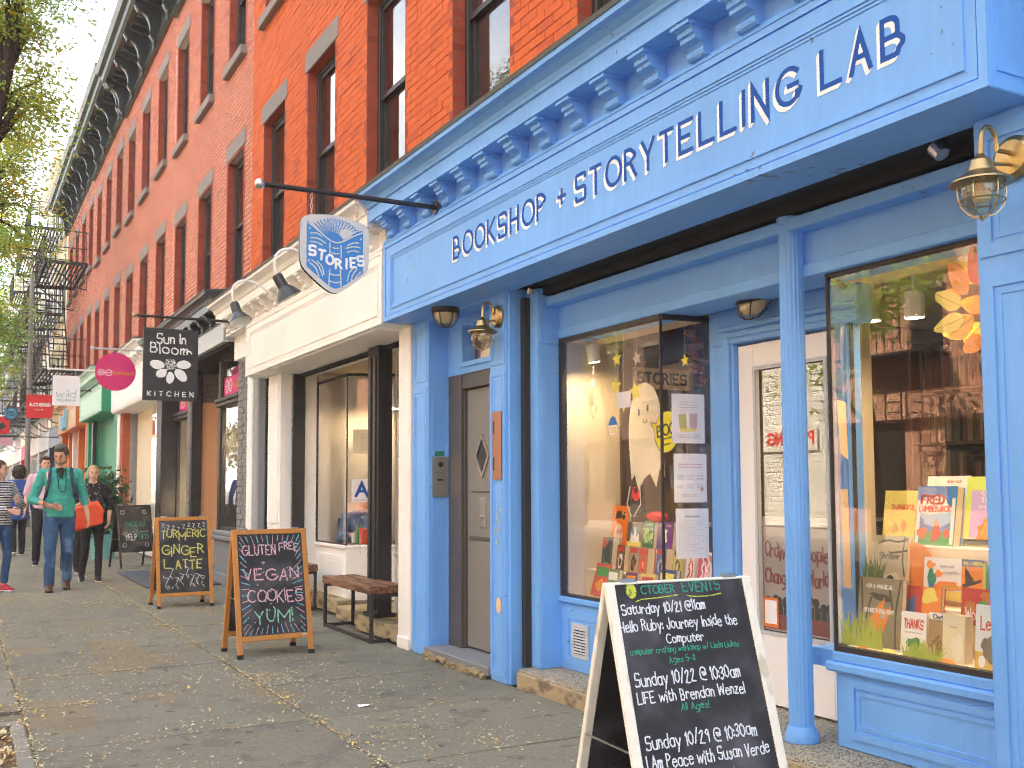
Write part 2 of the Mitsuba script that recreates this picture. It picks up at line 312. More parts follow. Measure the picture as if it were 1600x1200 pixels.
def bark(p, n, uv): return mi.Color3f(.045, .036, .028)*(.5 + fbm(p.x*14, p.y*14, p.z*3, 4))
scene['m_bark'] = pr(bark, .95)
def leafmat(key, a, b):
    scene[key] = {'type': 'principledthin', 'base_color': proc(lambda p, n, uv: mix(mi.Color3f(*a), mi.Color3f(*b), fbm(p.x*1.4, p.y*1.4, p.z*1.4, 3)*1.5 - .25)), 'roughness': .6, 'diff_trans': 1.1, 'spec_trans': 0.0}
leafmat('m_leaf', (.20, .40, .09), (.50, .56, .10)); leafmat('m_leaf_yellow', (.60, .40, .02), (.42, .40, .03))
plain('m_plant', (.022, .075, .02), .5); plain('m_dark_brick', (.12, .08, .065), .8)
scene['m_litter'] = pr(lambda p, n, uv: mix(mix(mi.Color3f(.50, .42, .22), mi.Color3f(.62, .56, .36), cell_rand(dr.floor(p.x*55), dr.floor(p.y*55), 1)), mi.Color3f(.34, .19, .07), smoothstep(.62, .66, cell_rand(dr.floor(p.x*55), dr.floor(p.y*55), 4))), .8)
def lampmat(power): return {'type': 'area', 'radiance': {'type': 'rgb', 'value': [power, power*.72, power*.40]}}

# ---------------------------------------------------------------- ground, road, sidewalk
struct('ground', bx(-400, 400, -300, 900, -.5, -.30), 'm_asphalt')
struct('road', bx(-10.6, -1.35, -80, 400, -.3, -.13), 'm_asphalt')
struct('far_pavement', bx(-14.6, -10.6, -80, 400, -.3, 0), 'm_curb')
struct('curb', MB().box(-1.35, -1.20, -40, 200, -.3, 0, c=.012), 'm_curb')
sw = struct('sidewalk', MB().box(-1.2, 3.6, 24.6, 200, -.2, -.004).box(-1.2, 3.6, -40, -.92, -.2, -.004).box(-1.2, .38, -.92, 3.4, -.2, -.004).box(.372, 3.6, -.92, 24.6, -.2, -.022).box(-1.2, .372, 6.5, 24.6, -.2, -.022), 'm_concrete', 'grey concrete sidewalk of large square slabs strewn with small dry leaves')
XS = [(.38, 1.80), (1.80, 3.22)]
for k in range(-1, 22):
    y0 = .18 + 1.1*k
    for i, (a, b) in enumerate([(-1.2, .38)] + XS):
        if i == 0 and y0 < 6.4: continue
        g = .0042; dz = NR.normal()*.0012
        v = MB().box(a + g, b - g, y0 + g, y0 + 1.1 - g, -.05, 0, c=.0045).get()
        t = NR.normal(size=2)*.0011
        vv = v[0].copy(); vv[:, 2] += dz + (vv[:, 0] - (a+b)/2)*t[0] + (vv[:, 1] - y0 - .55)*t[1]
        part('slab', sw, (vv, v[1]), 'm_concrete')
# tree pit
part('pit_kerb', sw, MB().box(-1.1, .372, 6.42, 6.497, -.1, .002, c=.008).box(.30, .372, 3.4, 6.42, -.1, .002, c=.008), 'm_curb')
b = trimesh.creation.box([1.5, 3.1, .1]).subdivide_to_size(.09)
v = b.vertices + [-.42, 4.87, -.085]; v[:, 2] += .03*np.sin(v[:, 0]*9 + v[:, 1]*5)*.5 + NR.normal(size=len(v))*.004
struct('tree_pit_soil', (v, b.faces), 'm_soil')
def flakes(n, px, py, pz, smin, smax, seed, asp=.42, tilt=.25):
    r = np.random.default_rng(seed)
    L = r.uniform(smin, smax, n); W = L*asp*r.uniform(.7, 1.4, n); a = r.uniform(0, 6.28, n)
    d = np.stack([np.cos(a), np.sin(a), r.normal(size=n)*tilt], 1)*L[:, None]/2
    e = np.stack([-np.sin(a), np.cos(a), r.normal(size=n)*tilt], 1)*W[:, None]/2
    c = np.stack([px, py, pz + .003 + np.abs(r.normal(size=n))*.003], 1); lift = np.array([0, 0, 1.])*(L*.12)[:, None]
    V = np.stack([c - d + lift, c - e*.9, c + d + lift*r.uniform(0, 1.6, (n, 1)), c + e], 1); V[..., 2] = np.maximum(V[..., 2], pz[:, None] + .0015)
    o = np.arange(n)[:, None]*4
    return V.reshape(-1, 3), np.concatenate([o + [0, 1, 2], o + [0, 2, 3]], 0)
def leaf_field():
    r = np.random.default_rng(5); X, Y = [], []
    n = 26000
    x, y = r.uniform(-1.15, 3.15, n), 3 + 20*r.random(n)**1.25
    import meshkit
    d = meshkit.fbm(np.stack([x*1.3, y*.8, 0*x], 1), 4, 3); w = np.clip((d - .38)*2.6, .05, 1)
    w *= np.where(x > 2.5, .45, 1.0); k = r.random(n) < w*.8
    X.append(x[k]); Y.append(y[k])
    for xj in (.38, 1.80):
        m = 1500; X.append(xj + r.normal(size=m)*.035*np.abs(r.normal(size=m))); yy = 3 + 15*r.random(m)**1.2; Y.append(yy)
    for q in range(11):
        m = 55; yj = 3.48 + 1.1*q; X.append(r.uniform(.4, 2.6, m)); Y.append(yj + r.normal(size=m)*.03)
    for cx, cy, m, s in ((2.05, 5.1, 70, .16), (2.45, 4.75, 60, .12), (1.35, 7.2, 60, .18), (1.0, 8.2, 220, .25), (.9, 13, 500, .5), (1.9, 7.05, 240, .14), (1.75, 12.6, 500, .35), (2.0, 4.3, 50, .2), (.75, 6.8, 60, .07)):
        X.append(cx + r.normal(size=m)*s); Y.append(cy + r.normal(size=m)*s)
    X, Y = np.concatenate(X), np.concatenate(Y); k = (X < 3.12)
    return X[k], Y[k]
lx, ly = leaf_field()
m = flakes(len(lx), lx, ly, np.full(len(lx), .0015), .013, .028, 6)
k = part('fallen_leaves', None, m, 'm_litter', stuff=True); labels[k] = {'kind': 'stuff', 'label': 'small dry yellow leaves scattered over the sidewalk', 'category': 'leaves'}
r_ = np.random.default_rng(8); n_ = 150
yx = np.where(r_.random(n_) < .5, r_.choice([.38, 1.80], n_) + r_.normal(size=n_)*.06, r_.uniform(.3, 2.6, n_)); yy = 3 + 13*r_.random(n_)**1.3
k = part('yellow_leaves', None, flakes(n_, yx, yy, np.full(n_, .004), 0.022, .038, 9, .5, .5), 'm_leafyellow'); labels[k] = {'kind': 'stuff', 'label': 'larger bright yellow leaves lying along the slab joints', 'category': 'leaves'}
n_ = 3200
k = part('pit_leaves', None, flakes(n_, r_.uniform(-1.1, .3, n_), r_.uniform(3.45, 6.4, n_), -.03 + .012*r_.random(n_), .02, .055, 10, .6, .6), 'm_litter'); labels[k] = {'kind': 'stuff', 'label': 'thick brown leaf litter lying in the tree pit', 'category': 'leaves'}
hm = thing('cellar_hatch', 'dark steel cellar hatch set into the sidewalk before the dark storefront', 'hatch')
part('leaf', hm, bx(2.22, 2.70, 14.1, 16.9, .0, .028, c=.006), 'm_steelplate'); part('leaf', hm, bx(2.705, 3.19, 14.1, 16.9, .0, .028, c=.006), 'm_steelplate')
part('handle', hm, MB().tube([[2.62, 15.3, .03], [2.62, 15.33, .045], [2.62, 15.47, .045], [2.62, 15.5, .03]], .008), 'm_iron')
single('paper_scrap', MB().add(np.array([[0, 0, .004], [.075, .01, .008], [.08, .05, .005], [.005, .045, .012]]), np.array([[0, 1, 2], [0, 2, 3], [2, 1, 0], [3, 2, 0]]), mat4([1, 0, 0], [0, 1, 0], [0, 0, 1], [2.12, 5.83, 0])), 'm_paper', 'small white scrap of paper lying on the sidewalk', 'litter')

# ---------------------------------------------------------------- brick walls, windows, cornices (the upper storeys)
XB = 3.25
OPEN_R = [.50, 2.35, 4.20, 6.00, 7.88, 9.73, 11.55] + [13.5 + 1.97*k for k in range(13)]
PH, PL = .0675, .2125
brick_v = [MB().box(-.1015, .1015, -.5, .5, 0, 1).get()]
def free(y0, y1, z, ops):
    segs = [(y0, y1)]
    for a, b, c, d in ops:
        if c - .001 < z < d + .001:
            segs = [s for (p, q) in segs for s in ((p, min(q, a)), (max(p, b), q)) if s[1] - s[0] > .02]
    return segs
def brick_wall(holder, name, y0, y1, z0, z1, ops, mat, mortar, nsingle, proud=.009, gap=.0035, label=None):
    """backing with openings (y0, y1, z0, z1) and every brick in front of it; the nsingle nearest are entries"""
    ys = sorted({y0, y1, *[o[0] for o in ops if o[1] > y0 and o[0] < y1], *[o[1] for o in ops if o[1] > y0 and o[0] < y1]})
    ys = [min(max(y, y0), y1) for y in ys]; back = MB()
    for a, b in zip(ys, ys[1:]):
        if b - a < .01: continue
        zz = z0
        for o in sorted([o for o in ops if o[0] < (a+b)/2 < o[1]], key=lambda o: o[2]):
            if o[2] > zz: back.box(XB + .004, XB + .13, a, b, zz, o[2])
            zz = o[3]
        if z1 > zz: back.box(XB + .004, XB + .13, a, b, zz, z1)
    w = part(name, holder, back, mortar, label=label)
    rr = np.random.default_rng(int(y0*10) + 100); bricks = []
    for row in range(int(math.ceil(z0/PH)), int(z1/PH)):
        off = PL/2 if row % 2 else 0.0
        for a, b in free(y0, y1, row*PH + PH/2, ops):
            i0 = math.floor((a + off)/PL)
            while i0*PL - off < b:
                p, q = max(i0*PL - off, a) + gap, min((i0 + 1)*PL - off, b) - gap
                i0 += 1
                if q - p > .02: bricks.append((p, q, row*PH + gap, row*PH + PH - gap))
    bricks = np.array(bricks); n = len(bricks)
    bricks += rr.normal(size=bricks.shape)*[.0012, .0012, .0008, .0008]
    xf = XB - proud + rr.normal(size=n)*(.0014 if nsingle else .0004) + .004
    vis = (bricks[:, 2] > 3.6) & (bricks[:, 3] < 8.5)
    d = np.hypot(bricks[:, 0], XB) + np.abs(bricks[:, 2] - 4.0)*1.2 + np.where(vis, 0, 100)
    order = np.argsort(d); one = order[:nsingle]; rest = order[nsingle:]
    lo = np.stack([xf, bricks[:, 0], bricks[:, 2]], 1); hi = np.stack([np.full(n, XB + .02), bricks[:, 1], bricks[:, 3]], 1)
    unit = mesh_dict((np.array(_sg)/2, BOXF), mat)
    for i in one:
        c, s = (lo[i] + hi[i])/2, hi[i] - lo[i]
        part('brick', w, unit, mat, at=T().translate(list(map(float, c))).scale(list(map(float, s))))
    if len(rest):
        cc, hh = (lo[rest] + hi[rest])/2, (hi[rest] - lo[rest])/2
        V = (cc[:, None] + _sg[None]*hh[:, None]).reshape(-1, 3)
        F = (BOXF[None] + (np.arange(len(rest))*8)[:, None, None]).reshape(-1, 3)
        part('brickwork', w, (V, F), mat, stuff=True)
    return w
def window(holder, yr, yl, z0, z1, dark='m_dark_frame', lint=.23, sill=True, near=False):
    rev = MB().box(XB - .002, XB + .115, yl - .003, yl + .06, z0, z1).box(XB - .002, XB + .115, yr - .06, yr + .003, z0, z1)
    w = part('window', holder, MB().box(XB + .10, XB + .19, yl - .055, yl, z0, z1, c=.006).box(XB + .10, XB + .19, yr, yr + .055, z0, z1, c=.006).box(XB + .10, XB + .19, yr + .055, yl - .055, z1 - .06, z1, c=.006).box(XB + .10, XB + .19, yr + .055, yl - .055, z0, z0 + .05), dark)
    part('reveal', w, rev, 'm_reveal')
    zm = z0 + (z1 - z0)*.52
    s1, s2 = MB(), MB()
    for s, xx, a, b in ((s1, XB + .115, zm - .02, z1 - .06), (s2, XB + .145, z0 + .05, zm + .02)):
        y0, y1 = yr + .056, yl - .056
        s.box(xx, xx + .028, y0, y0 + .045, a, b).box(xx, xx + .028, y1 - .045, y1, a, b).box(xx, xx + .028, y0 + .045, y1 - .045, a, a + .045).box(xx, xx + .028, y0 + .045, y1 - .045, b - .045, b)
    part('sash', w, s1, dark); part('sash', w, s2, dark)
    part('pane', w, MB().add(np.array([[XB + .128, yr + .09, zm + .02], [XB + .128, yl - .09, zm + .02], [XB + .128, yl - .09, z1 - .1], [XB + .128, yr + .09, z1 - .1]]), np.array([[0, 1, 2], [0, 2, 3]])), 'm_glass')
    part('pane', w, MB().add(np.array([[XB + .158, yr + .09, z0 + .09], [XB + .158, yl - .09, z0 + .09], [XB + .158, yl - .09, zm - .02], [XB + .158, yr + .09, zm - .02]]), np.array([[0, 1, 2], [0, 2, 3]])), 'm_glass')
    part('lintel', holder, bx(XB - .012, XB + .1, yr - .09, yl + .09, z1 + .001, z1 + lint, c=.006), 'm_stone')
    if sill: part('sill', holder, bx(XB - .085, XB + .12, yr - .07, yl + .07, z0 - .13, z0 - .001, c=.010), 'm_stone')
WIN_W = .93
def upper_floors(holder, y0, y1, dz, mat, mortar, nsingle, z0, z1, floors=((3.90, 5.85), (7.20, 9.05))):
    ops = []
    for yr in OPEN_R:
        if y0 - .01 <= yr and yr + WIN_W <= y1 + .01:
            for a, b in floors: ops.append((yr, yr + WIN_W, a + dz, b + dz))
    w = brick_wall(holder, 'wall', y0, y1, z0, z1, ops, mat, mortar, nsingle, proud=.0065 if nsingle else .003, gap=.0035 if nsingle else .0065)
    for o in ops: window(holder, *o)
    zf = [z0 - .1] + [b + dz + .45 for a, b in floors]
    for q, (a, b) in enumerate(zip(zf, zf[1:])):
        part('room', holder, MB().box(XB + 6, XB + 6.1, y0 + .12, y1 - .12, a, b).box(XB + .14, XB + 6, y0 + .02, y0 + .12, a, b).box(XB + .14, XB + 6, y1 - .12, y1 - .02, a, b).box(XB + .14, XB + 6, y0 + .12, y1 - .12, a - .06, a).box(XB + .14, XB + 6, y0 + .12, y1 - .12, b, b + .06), 'm_room')
    part('roof', holder, bx(XB - .1, XB + 9, y0, y1, z1 + .9, z1 + 1.0), 'm_flash')
    part('parapet_wall', holder, bx(XB + .002, XB + .3, y0, y1, z1, z1 + .9), mat)
    part('party_wall', holder, bx(XB + .3, XB + 8.8, y0 + .002, y0 + .018, 3.4, z1 + .88), mat)
    part('back_wall', holder, bx(XB + 8.8, XB + 9, y0 + .003, y1 - .003, 0, z1 + .88), mat)
def big_cornice(holder, y0, y1, z, mat='m_cornice'):
    """bracketed roof cornice whose lower moulding sits at height z on the wall"""
    x = XB
    c = part('cornice', holder, MB().prof_y([(x, z + .98), (x - .70, z + .98), (x - .72, z + .93), (x - .66, z + .84), (x - .58, z + .80), (x - .56, z + .70), (x - .50, z + .66), (x - .02, z + .66), (x, z + .64)], y0, y1)
        .prof_y([(x, z + .05), (x - .05, z + .05), (x - .10, z + .02), (x - .11, z - .03), (x - .05, z - .07), (x, z - .07)], y0, y1).box(x - .02, x, y0, y1, z + .05, z + .66), mat)
    yy = y0 + .22
    prof = [(x - .02, z + .655), (x - .48, z + .655), (x - .50, z + .60), (x - .46, z + .52), (x - .36, z + .48), (x - .27, z + .40), (x - .22, z + .28), (x - .20, z + .16), (x - .22, z + .06), (x - .17, z - .02), (x - .10, z - .02), (x - .02, z + .0)]
    br = mesh_dict(MB().prof_y(prof, -.075, .075).prof_y([(a*1.0 - (.012 if 0 < i < 10 else 0), b) for i, (a, b) in enumerate(prof)], -.045, .045).lathe([(0, 0), (.07, 0), (.07, .17), (0, .17)], 12, mat4([1, 0, 0], [0, 0, 1], [0, 1, 0], [x - .40, -.085, z + .55]))
        .lathe([(.001, -.20), (.03, -.17), (.035, -.12), (.02, -.08), (.045, -.04), (.05, .02), (.0, .02)], 10, mat4([1, 0, 0], [0, 1, 0], [0, 0, 1], [x - .13, 0, z - .03])), mat, 40)
    md = mesh_dict(MB().prof_y([(x - .02, z + .655), (x - .40, z + .655), (x - .42, z + .58), (x - .30, z + .54), (x - .12, z + .50), (x - .02, z + .44)], -.05, .05), mat)
    k = 0
    while yy < y1 - .15:
        if k % 4 == 0: part('bracket', c, br, mat, at=place(0, yy, 0))
        else: part('modillion', c, md, mat, at=place(0, yy, 0))
        yy += .36; k += 1
    return c
def small_cornice(holder, y0, y1, mat, z=3.245, flash=True, x=2.95, step=.345, start=None):
    """shop cornice with its scroll brackets, on top of a fascia whose top is at z"""
    c = part('cornice', holder, MB().prof_y([(3.3, z), (x + .03, z), (x + .03, z + .17), (x - .13, z + .17), (x - .13, z + .265), (x - .145, z + .27), (x - .15, z + .285), (x - .165, z + .31), (x - .20, z + .335), (x - .235, z + .345), (x - .24, z + .375), (3.3, z + .42)], y0, y1).prof_y([(x + .031, z), (x - .005, z), (x + .005, z + .03), (x + .031, z + .045)], y0, y1), mat)
    part('coping', c, MB().prof_y([(x - .246, z + .372), (x - .25, z + .40), (3.26, z + .45), (3.26, z + .42)], y0 - .01, y1 + .01), 'm_flash')
    pts = [(x + .03, z + .17), (x - .105, z + .17), (x - .11, z + .148), (x - .088, z + .143), (x - .088, z + .118), (x - .072, z + .113), (x - .07, z + .095), (x - .03, z + .085), (x - .005, z + .06), (x - .02, z + .045), (x - .018, z + .03), (x + .005, z + .022), (x + .03, z + .03)]
    br = mesh_dict(MB().prof_y(pts, -.055, .055).prof_y([(x - .12, z + .169), (x - .12, z + .15), (x + .02, z + .15), (x + .02, z + .169)], -.068, .068).lathe([(0, 0), (.024, 0), (.024, .125), (0, .125)], 10, mat4([1, 0, 0], [0, 0, 1], [0, 1, 0], [x - .008, -.0625, z + .048])), mat)
    yy = y1 - .2 if start is None else start
    while yy > y0 + .08:
        part('bracket', c, br, mat, at=place(0, yy, 0)); yy -= step
    return c
def fascia(holder, y0, y1, z0, z1, mat, x=2.95, back=3.25, border=.12, side=.16):
    w, h = y1 - y0, z1 - z0
    f = part('fascia', holder, MB().box(x + .012, back, y0, y1, z0, z1, c=.004), mat)
    M = wall_M(x + .012, y1, z0)
    part('frame', f, MB().ext(frame2(w, h, .035), .012, M).ext(sbox(.042, .042, w - .042, h - .042).difference(sbox(side, border*.8, w - side*.62, h - border)), .007, M), mat)
    a, b, c_, d = side, border*.8, w - side*.62, h - border
    mo = MB()
    for t, e in ((0, .016), (.014, .010), (.028, .005)):
        mo.ext(sbox(a - .012 + t, b - .012 + t, c_ + .012 - t, d + .012 - t).difference(sbox(a + .001 + t, b + .001 + t, c_ - .001 - t, d - .001 - t)), e, M)
    part('moulding', f, mo, mat)
    return f
def panel(holder, name, x, ya, yb, z0, z1, mat, border=.05, t=.012, label=None):
    """raised frame and inner field on a face that looks at the street (x), between ya (right) and yb (left)"""
    w, h = yb - ya, z1 - z0; M = wall_M(x, yb, z0)
    return part(name, holder, MB().ext(frame2(w, h, border), t, M).ext(sbox(border + .012, border + .012, w - border - .012, h - border - .012).difference(sbox(border + .03, border + .03, w - border - .03, h - border - .03)), t*.6, M), mat, label=label)
def quad(p): return MB().add(np.array(p, float), np.array([[0, 1, 2], [0, 2, 3]]))
def pane(holder, a, b, z0, z1, name='pane'):
    return part(name, holder, quad([[a[0], a[1], z0], [b[0], b[1], z0], [b[0], b[1], z1], [a[0], a[1], z1]]), 'm_glass')

# ---------------------------------------------------------------- the blue bookshop
A = thing('bookshop_building', 'orange brick building with the light blue bookshop front on its ground floor', 'building')
AY0, AY1 = 2.06, 7.60
upper_floors(A, AY0 - 2.2, AY1 + .02, 0, 'm_brick', 'm_mortar', 300, 3.45, 9.75)
small_cornice(A, AY0, AY1, 'm_blue', start=7.40)
FA = fascia(A, 2.12, AY1, 2.62, 3.245, 'm_blue')
part('side_panel', FA, MB().ext(frame2(.22, .50, .03), .006, mat4([1, 0, 0], [0, 0, 1], [0, -1, 0], [2.995, 2.12, 2.68])), 'm_blue')
# painted lettering with its white block shadow
M = wall_M(2.962, 0, 2.868, .0015)
def sign_line(words):
    g = []
    for t, ya, yb in words: g.append(affinity.translate(ink(t, .145, .0208, cap='square', gap=2.5, width=ya - yb - .022), -ya + .01, .006))
    return unary_union(g)
blue = sign_line([('BOOKSHOP', 6.31, 5.03), ('+', 4.905, 4.815), ('STORYTELLING', 4.715, 2.99), ('LAB', 2.875, 2.455)])
shadow = unary_union([affinity.translate(blue, -.0032*i, -.0034*i) for i in range(1, 6)]).difference(blue.buffer(.001))
part('lettering_shadow', FA, MB().ext(shadow.simplify(.0006), .0012, M), 'm_letter_white')
part('lettering', FA, MB().ext(blue, .0012, M), 'm_letter_blue', label='dark blue painted letters reading bookshop and storytelling lab')
# pilasters, post, lintel parts
pl = part('pilaster', A, MB().box(3.2, 3.40, 7.285, 7.585, 0, 2.62, c=.005), 'm_blue')
panel(A, 'pilaster_panel', 3.2, 7.30, 7.57, .06, 2.08, 'm_blue', .035, .007); panel(A, 'pilaster_panel', 3.2, 7.30, 7.57, 2.13, 2.58, 'm_blue', .035, .007)
part('post', A, MB().box(3.2, 3.34, 5.995, 6.225, 0, 2.62, c=.005).box(3.215, 3.34, 5.965, 5.996, 0, 2.62, c=.003), 'm_blue')
panel(A, 'post_panel', 3.2, 6.00, 6.215, .04, 2.08, 'm_blue', .028, .007); panel(A, 'post_panel', 3.2, 6.00, 6.215, 2.13, 2.58, 'm_blue', .028, .007)
part('pilaster', A, MB().box(3.2, 3.6, 1.90, 2.37, 0, 2.62, c=.005), 'm_blue')
panel(A, 'pilaster_panel', 3.2, 1.91, 2.355, .05, 2.05, 'm_blue', .05, .008); panel(A, 'pilaster_panel', 3.2, 1.91, 2.355, 2.11, 2.58, 'm_blue', .05, .008)
part('side_wall', A, bx(3.2, 9.5, -.2, 1.895, 0, 3.4), 'm_blue')
sh = part('shutter_housing', A, MB().box(3.26, 3.46, 2.375, 5.965, 2.63, 2.66).box(3.38, 3.46, 2.375, 5.965, 2.575, 2.63), 'm_black_matte', label='black slot of the rolled up shutter')
part('shutter_rail', A, MB().box(3.295, 3.36, 5.905, 5.955, .12, 2.57), 'm_rail', label='black steel shutter rail')
part('spotlight', A, MB().lathe([(0, 0), (.03, .0), (.036, .05), (.0, .06)], 12, mat4([1, 0, 0], [0, .8, -.6], [0, .6, .8], [3.30, 2.58, 2.575])), 'm_steel')
part('sensor', A, MB().lathe([(0, 0), (.02, .0), (.022, .04), (.0, .05)], 12, mat4([1, 0, 0], [0, .8, .6], [0, -.6, .8], [3.29, 5.82, 2.58])), 'm_steel')
part('soffit', A, MB().box(2.97, 3.30, 2.375, AY1, 2.632, 2.648).box(3.20, 3.46, 5.96, 7.30, 2.60, 2.64), 'm_blue')
hd = part('header', A, MB().box(3.50, 3.75, 2.37, 5.80, 2.345, 2.62, c=.003).box(3.40, 3.52, 2.372, 5.965, 2.50, 2.56, c=.004).box(3.485, 3.75, 2.37, 5.80, 2.285, 2.346, c=.004), 'm_blue')
part('recess_wall', A, MB().box(3.34, 3.545, 5.80, 5.96, .12, 2.62, c=.003).box(3.352, 3.5, 5.793, 5.801, .12, 2.24, c=.002).box(3.352, 3.5, 5.793, 5.801, 2.25, 2.5, c=.002), 'm_blue')
# fluted column on the step
ang = np.linspace(0, 2*math.pi, 97)[:-1]
rad = .059*(1 - .075*np.abs(np.sin(ang*9))**.7)
part('column', A, MB().ext(Polygon(np.stack([rad*np.cos(ang), rad*np.sin(ang)], 1)), 2.36, mat4([1, 0, 0], [0, 1, 0], [0, 0, 1], [3.455, 3.57, .19])).lathe([(0, .12), (.077, .12), (.077, .15), (.070, .165), (.062, .19), (0, .19)], 32, mat4([1, 0, 0], [0, 1, 0], [0, 0, 1], [3.455, 3.57, 0])).lathe([(0, 2.54), (.061, 2.54), (.065, 2.56), (.065, 2.60), (.070, 2.62), (0, 2.62)], 32, mat4([1, 0, 0], [0, 1, 0], [0, 0, 1], [3.455, 3.57, 0])), 'm_blue', 35, label='fluted blue iron column on the granite step')
st = part('step', A, MB().box(3.225, 4.9, 2.0, 5.90, 0, .118, c=.014), 'm_granite', label='speckled granite entrance step with a worn edge')
part('riser', st, MB().box(3.212, 3.24, 2.02, 5.885, -.02, .098, c=.006), 'm_stepedge')
# left bay: low wall, sill, frame, glass
bl = part('bay_wall', A, MB().box(3.52, 3.60, 4.68, 5.80, .12, .545), 'm_blue')
bq = MB(); bq.box(3.50, 3.56, 4.655, 5.80, .12, .55, c=.004).box(3.50, 3.86, 4.615, 4.68, .12, .55, c=.004).box(3.475, 3.60, 4.64, 5.80, .55, .585, c=.006).box(3.50, 3.88, 4.60, 4.68, .55, .585, c=.006)
part('bay_apron', A, bq, 'm_blue'); panel(A, 'bay_panel', 3.50, 4.76, 5.74, .16, .50, 'm_blue', .05, .008)
vent = part('vent', A, MB().ext(frame2(.19, .215, .025), .012, wall_M(3.498, 5.645, .21)), 'm_greyblue', label='small louvred vent grille in the blue bay wall')
part('backing', vent, bx(3.490, 3.499, 5.46, 5.64, .215, .42), 'm_black_matte')
lou = MB()
for i in range(9): lou.add(bx(-.002, .002, -.0825, .0825, -.0058, .0058).get()[0] @ np.array([[.7, 0, -.7], [0, 1, 0], [.7, 0, .7]]) + [3.485, 5.55, .245 + i*.0185], BOXF)
part('louvre', vent, lou, 'm_greyblue')
fr = MB().box(3.495, 3.535, 5.755, 5.80, .585, 2.285).box(3.495, 3.535, 4.675, 5.756, 2.255, 2.286).box(3.495, 3.535, 4.675, 5.756, .584, .603).box(3.497, 3.513, 4.672, 4.682, .6, 2.26)
fr.add((np.array([[3.50, 4.68, 2.255], [3.50, 4.655, 2.255], [3.86, 4.62, 2.255], [3.86, 4.65, 2.255], [3.50, 4.68, 2.286], [3.50, 4.655, 2.286], [3.86, 4.62, 2.286], [3.86, 4.65, 2.286]]), np.array([[0, 1, 2], [0, 2, 3], [4, 6, 5], [4, 7, 6], [0, 4, 5], [0, 5, 1], [1, 5, 6], [1, 6, 2], [2, 6, 7], [2, 7, 3], [3, 7, 4], [3, 4, 0]])))
fr.box(3.835, 3.865, 4.60, 4.655, .584, 2.256)
sw_ = part('shop_window', A, fr, 'm_dark_frame', label='left shop window with ghost and books behind it')
pane(sw_, (3.507, 5.756), (3.507, 4.68), .60, 2.257); pane(sw_, (3.512, 4.672), (3.84, 4.632), .60, 2.257)
# door
part('door_casing', A, MB().box(3.82, 3.92, 4.42, 4.63, .12, 2.345, c=.004).box(3.80, 3.83, 4.44, 4.50, .12, 2.20, c=.006).box(3.81, 3.92, 3.5, 4.60, 2.10, 2.345, c=.004).box(3.795, 3.83, 3.5, 4.50, 2.13, 2.165, c=.006).box(3.785, 3.83, 3.5, 4.515, 2.17, 2.20, c=.008).box(3.82, 3.92, 3.58, 3.66, .12, 2.345, c=.004), 'm_blue')
part('ceiling_porch', A, bx(3.5, 3.92, 2.37, 5.80, 2.346, 2.37), 'm_blue')
dr_ = part('door', A, MB().box(3.85, 3.895, 4.29, 4.415, .13, 2.085, c=.004).box(3.85, 3.895, 3.665, 3.74, .13, 2.085, c=.004).box(3.85, 3.895, 3.74, 4.29, 1.955, 2.085, c=.004).box(3.85, 3.895, 3.74, 4.29, .13, .50, c=.004), 'm_white', label='white shop door with a tall glass pane')
part('glazing_bead', dr_, MB().ext(frame2(.55, 1.455, .018), .008, wall_M(3.85, 4.29, .50)), 'm_greyblue')
pane(dr_, (3.87, 4.29), (3.87, 3.74), .50, 1.955)
po = part('poster', dr_, quad([[3.876, 4.27, .52], [3.876, 3.76, .52], [3.876, 3.76, 1.13], [3.876, 4.27, 1.13]]), 'm_poster', label='dark poster inside the lower half of the door glass')
Mp = wall_M(3.8745, 4.25, .55)
part('lettering', po, MB().ext(affinity.translate(ink('Ordinary People', .075, .010, jit=.5, seed=3, width=.46), .0, .36), .0006, Mp).ext(affinity.translate(ink('Change the World', .075, .010, jit=.5, seed=4, width=.46), .0, .23), .0006, Mp), 'm_print_dark')
hd_ = MB(); rr = np.random.default_rng(4)
for i in range(11): hd_.ext(Point(.02 + i*.045 + rr.normal()*.006, .13 + rr.normal()*.012).buffer(.024).union(sbox(i*.045, .06, .04 + i*.045, .12)), .0005, Mp)
part('crowd_print', po, hd_, 'm_black_matte'); part('red_band', po, MB().ext(sbox(-.015, -.02, .48, .06), .0007, Mp), 'm_print_dark')
nt = part('notice', dr_, MB().ext(sbox(0, 0, .115, .16), .0006, wall_M(3.8715, 4.265, .535, .003)), 'm_orange', label='orange bordered notice on the door glass')
part('sheet', nt, MB().ext(sbox(.012, .02, .103, .145), .0006, wall_M(3.8715, 4.265, .535, .004)), 'm_paper')
# right bay
br_ = MB().box(3.53, 3.60, 2.37, 3.42, .12, .455, c=.004).add((np.array([[3.53, 3.42, .12], [3.60, 3.42, .12], [3.92, 3.56, .12], [3.92, 3.60, .12], [3.53, 3.42, .455], [3.60, 3.42, .455], [3.92, 3.56, .455], [3.92, 3.60, .455]]), np.array([[0, 3, 7], [0, 7, 4], [4, 7, 6], [4, 6, 5], [1, 5, 6], [1, 6, 2], [0, 4, 5], [0, 5, 1], [2, 6, 7], [2, 7, 3], [0, 1, 2], [0, 2, 3]])))
part('bay_apron', A, br_, 'm_blue')
part('bay_sill', A, MB().box(3.495, 3.62, 2.37, 3.46, .455, .50, c=.010).box(3.515, 3.62, 2.37, 3.43, .50, .545, c=.006).box(3.55, 3.9, 3.40, 3.60, .46, .54), 'm_blue')
panel(A, 'bay_panel', 3.53, 2.40, 3.345, .17, .43, 'm_blue', .035, .010)
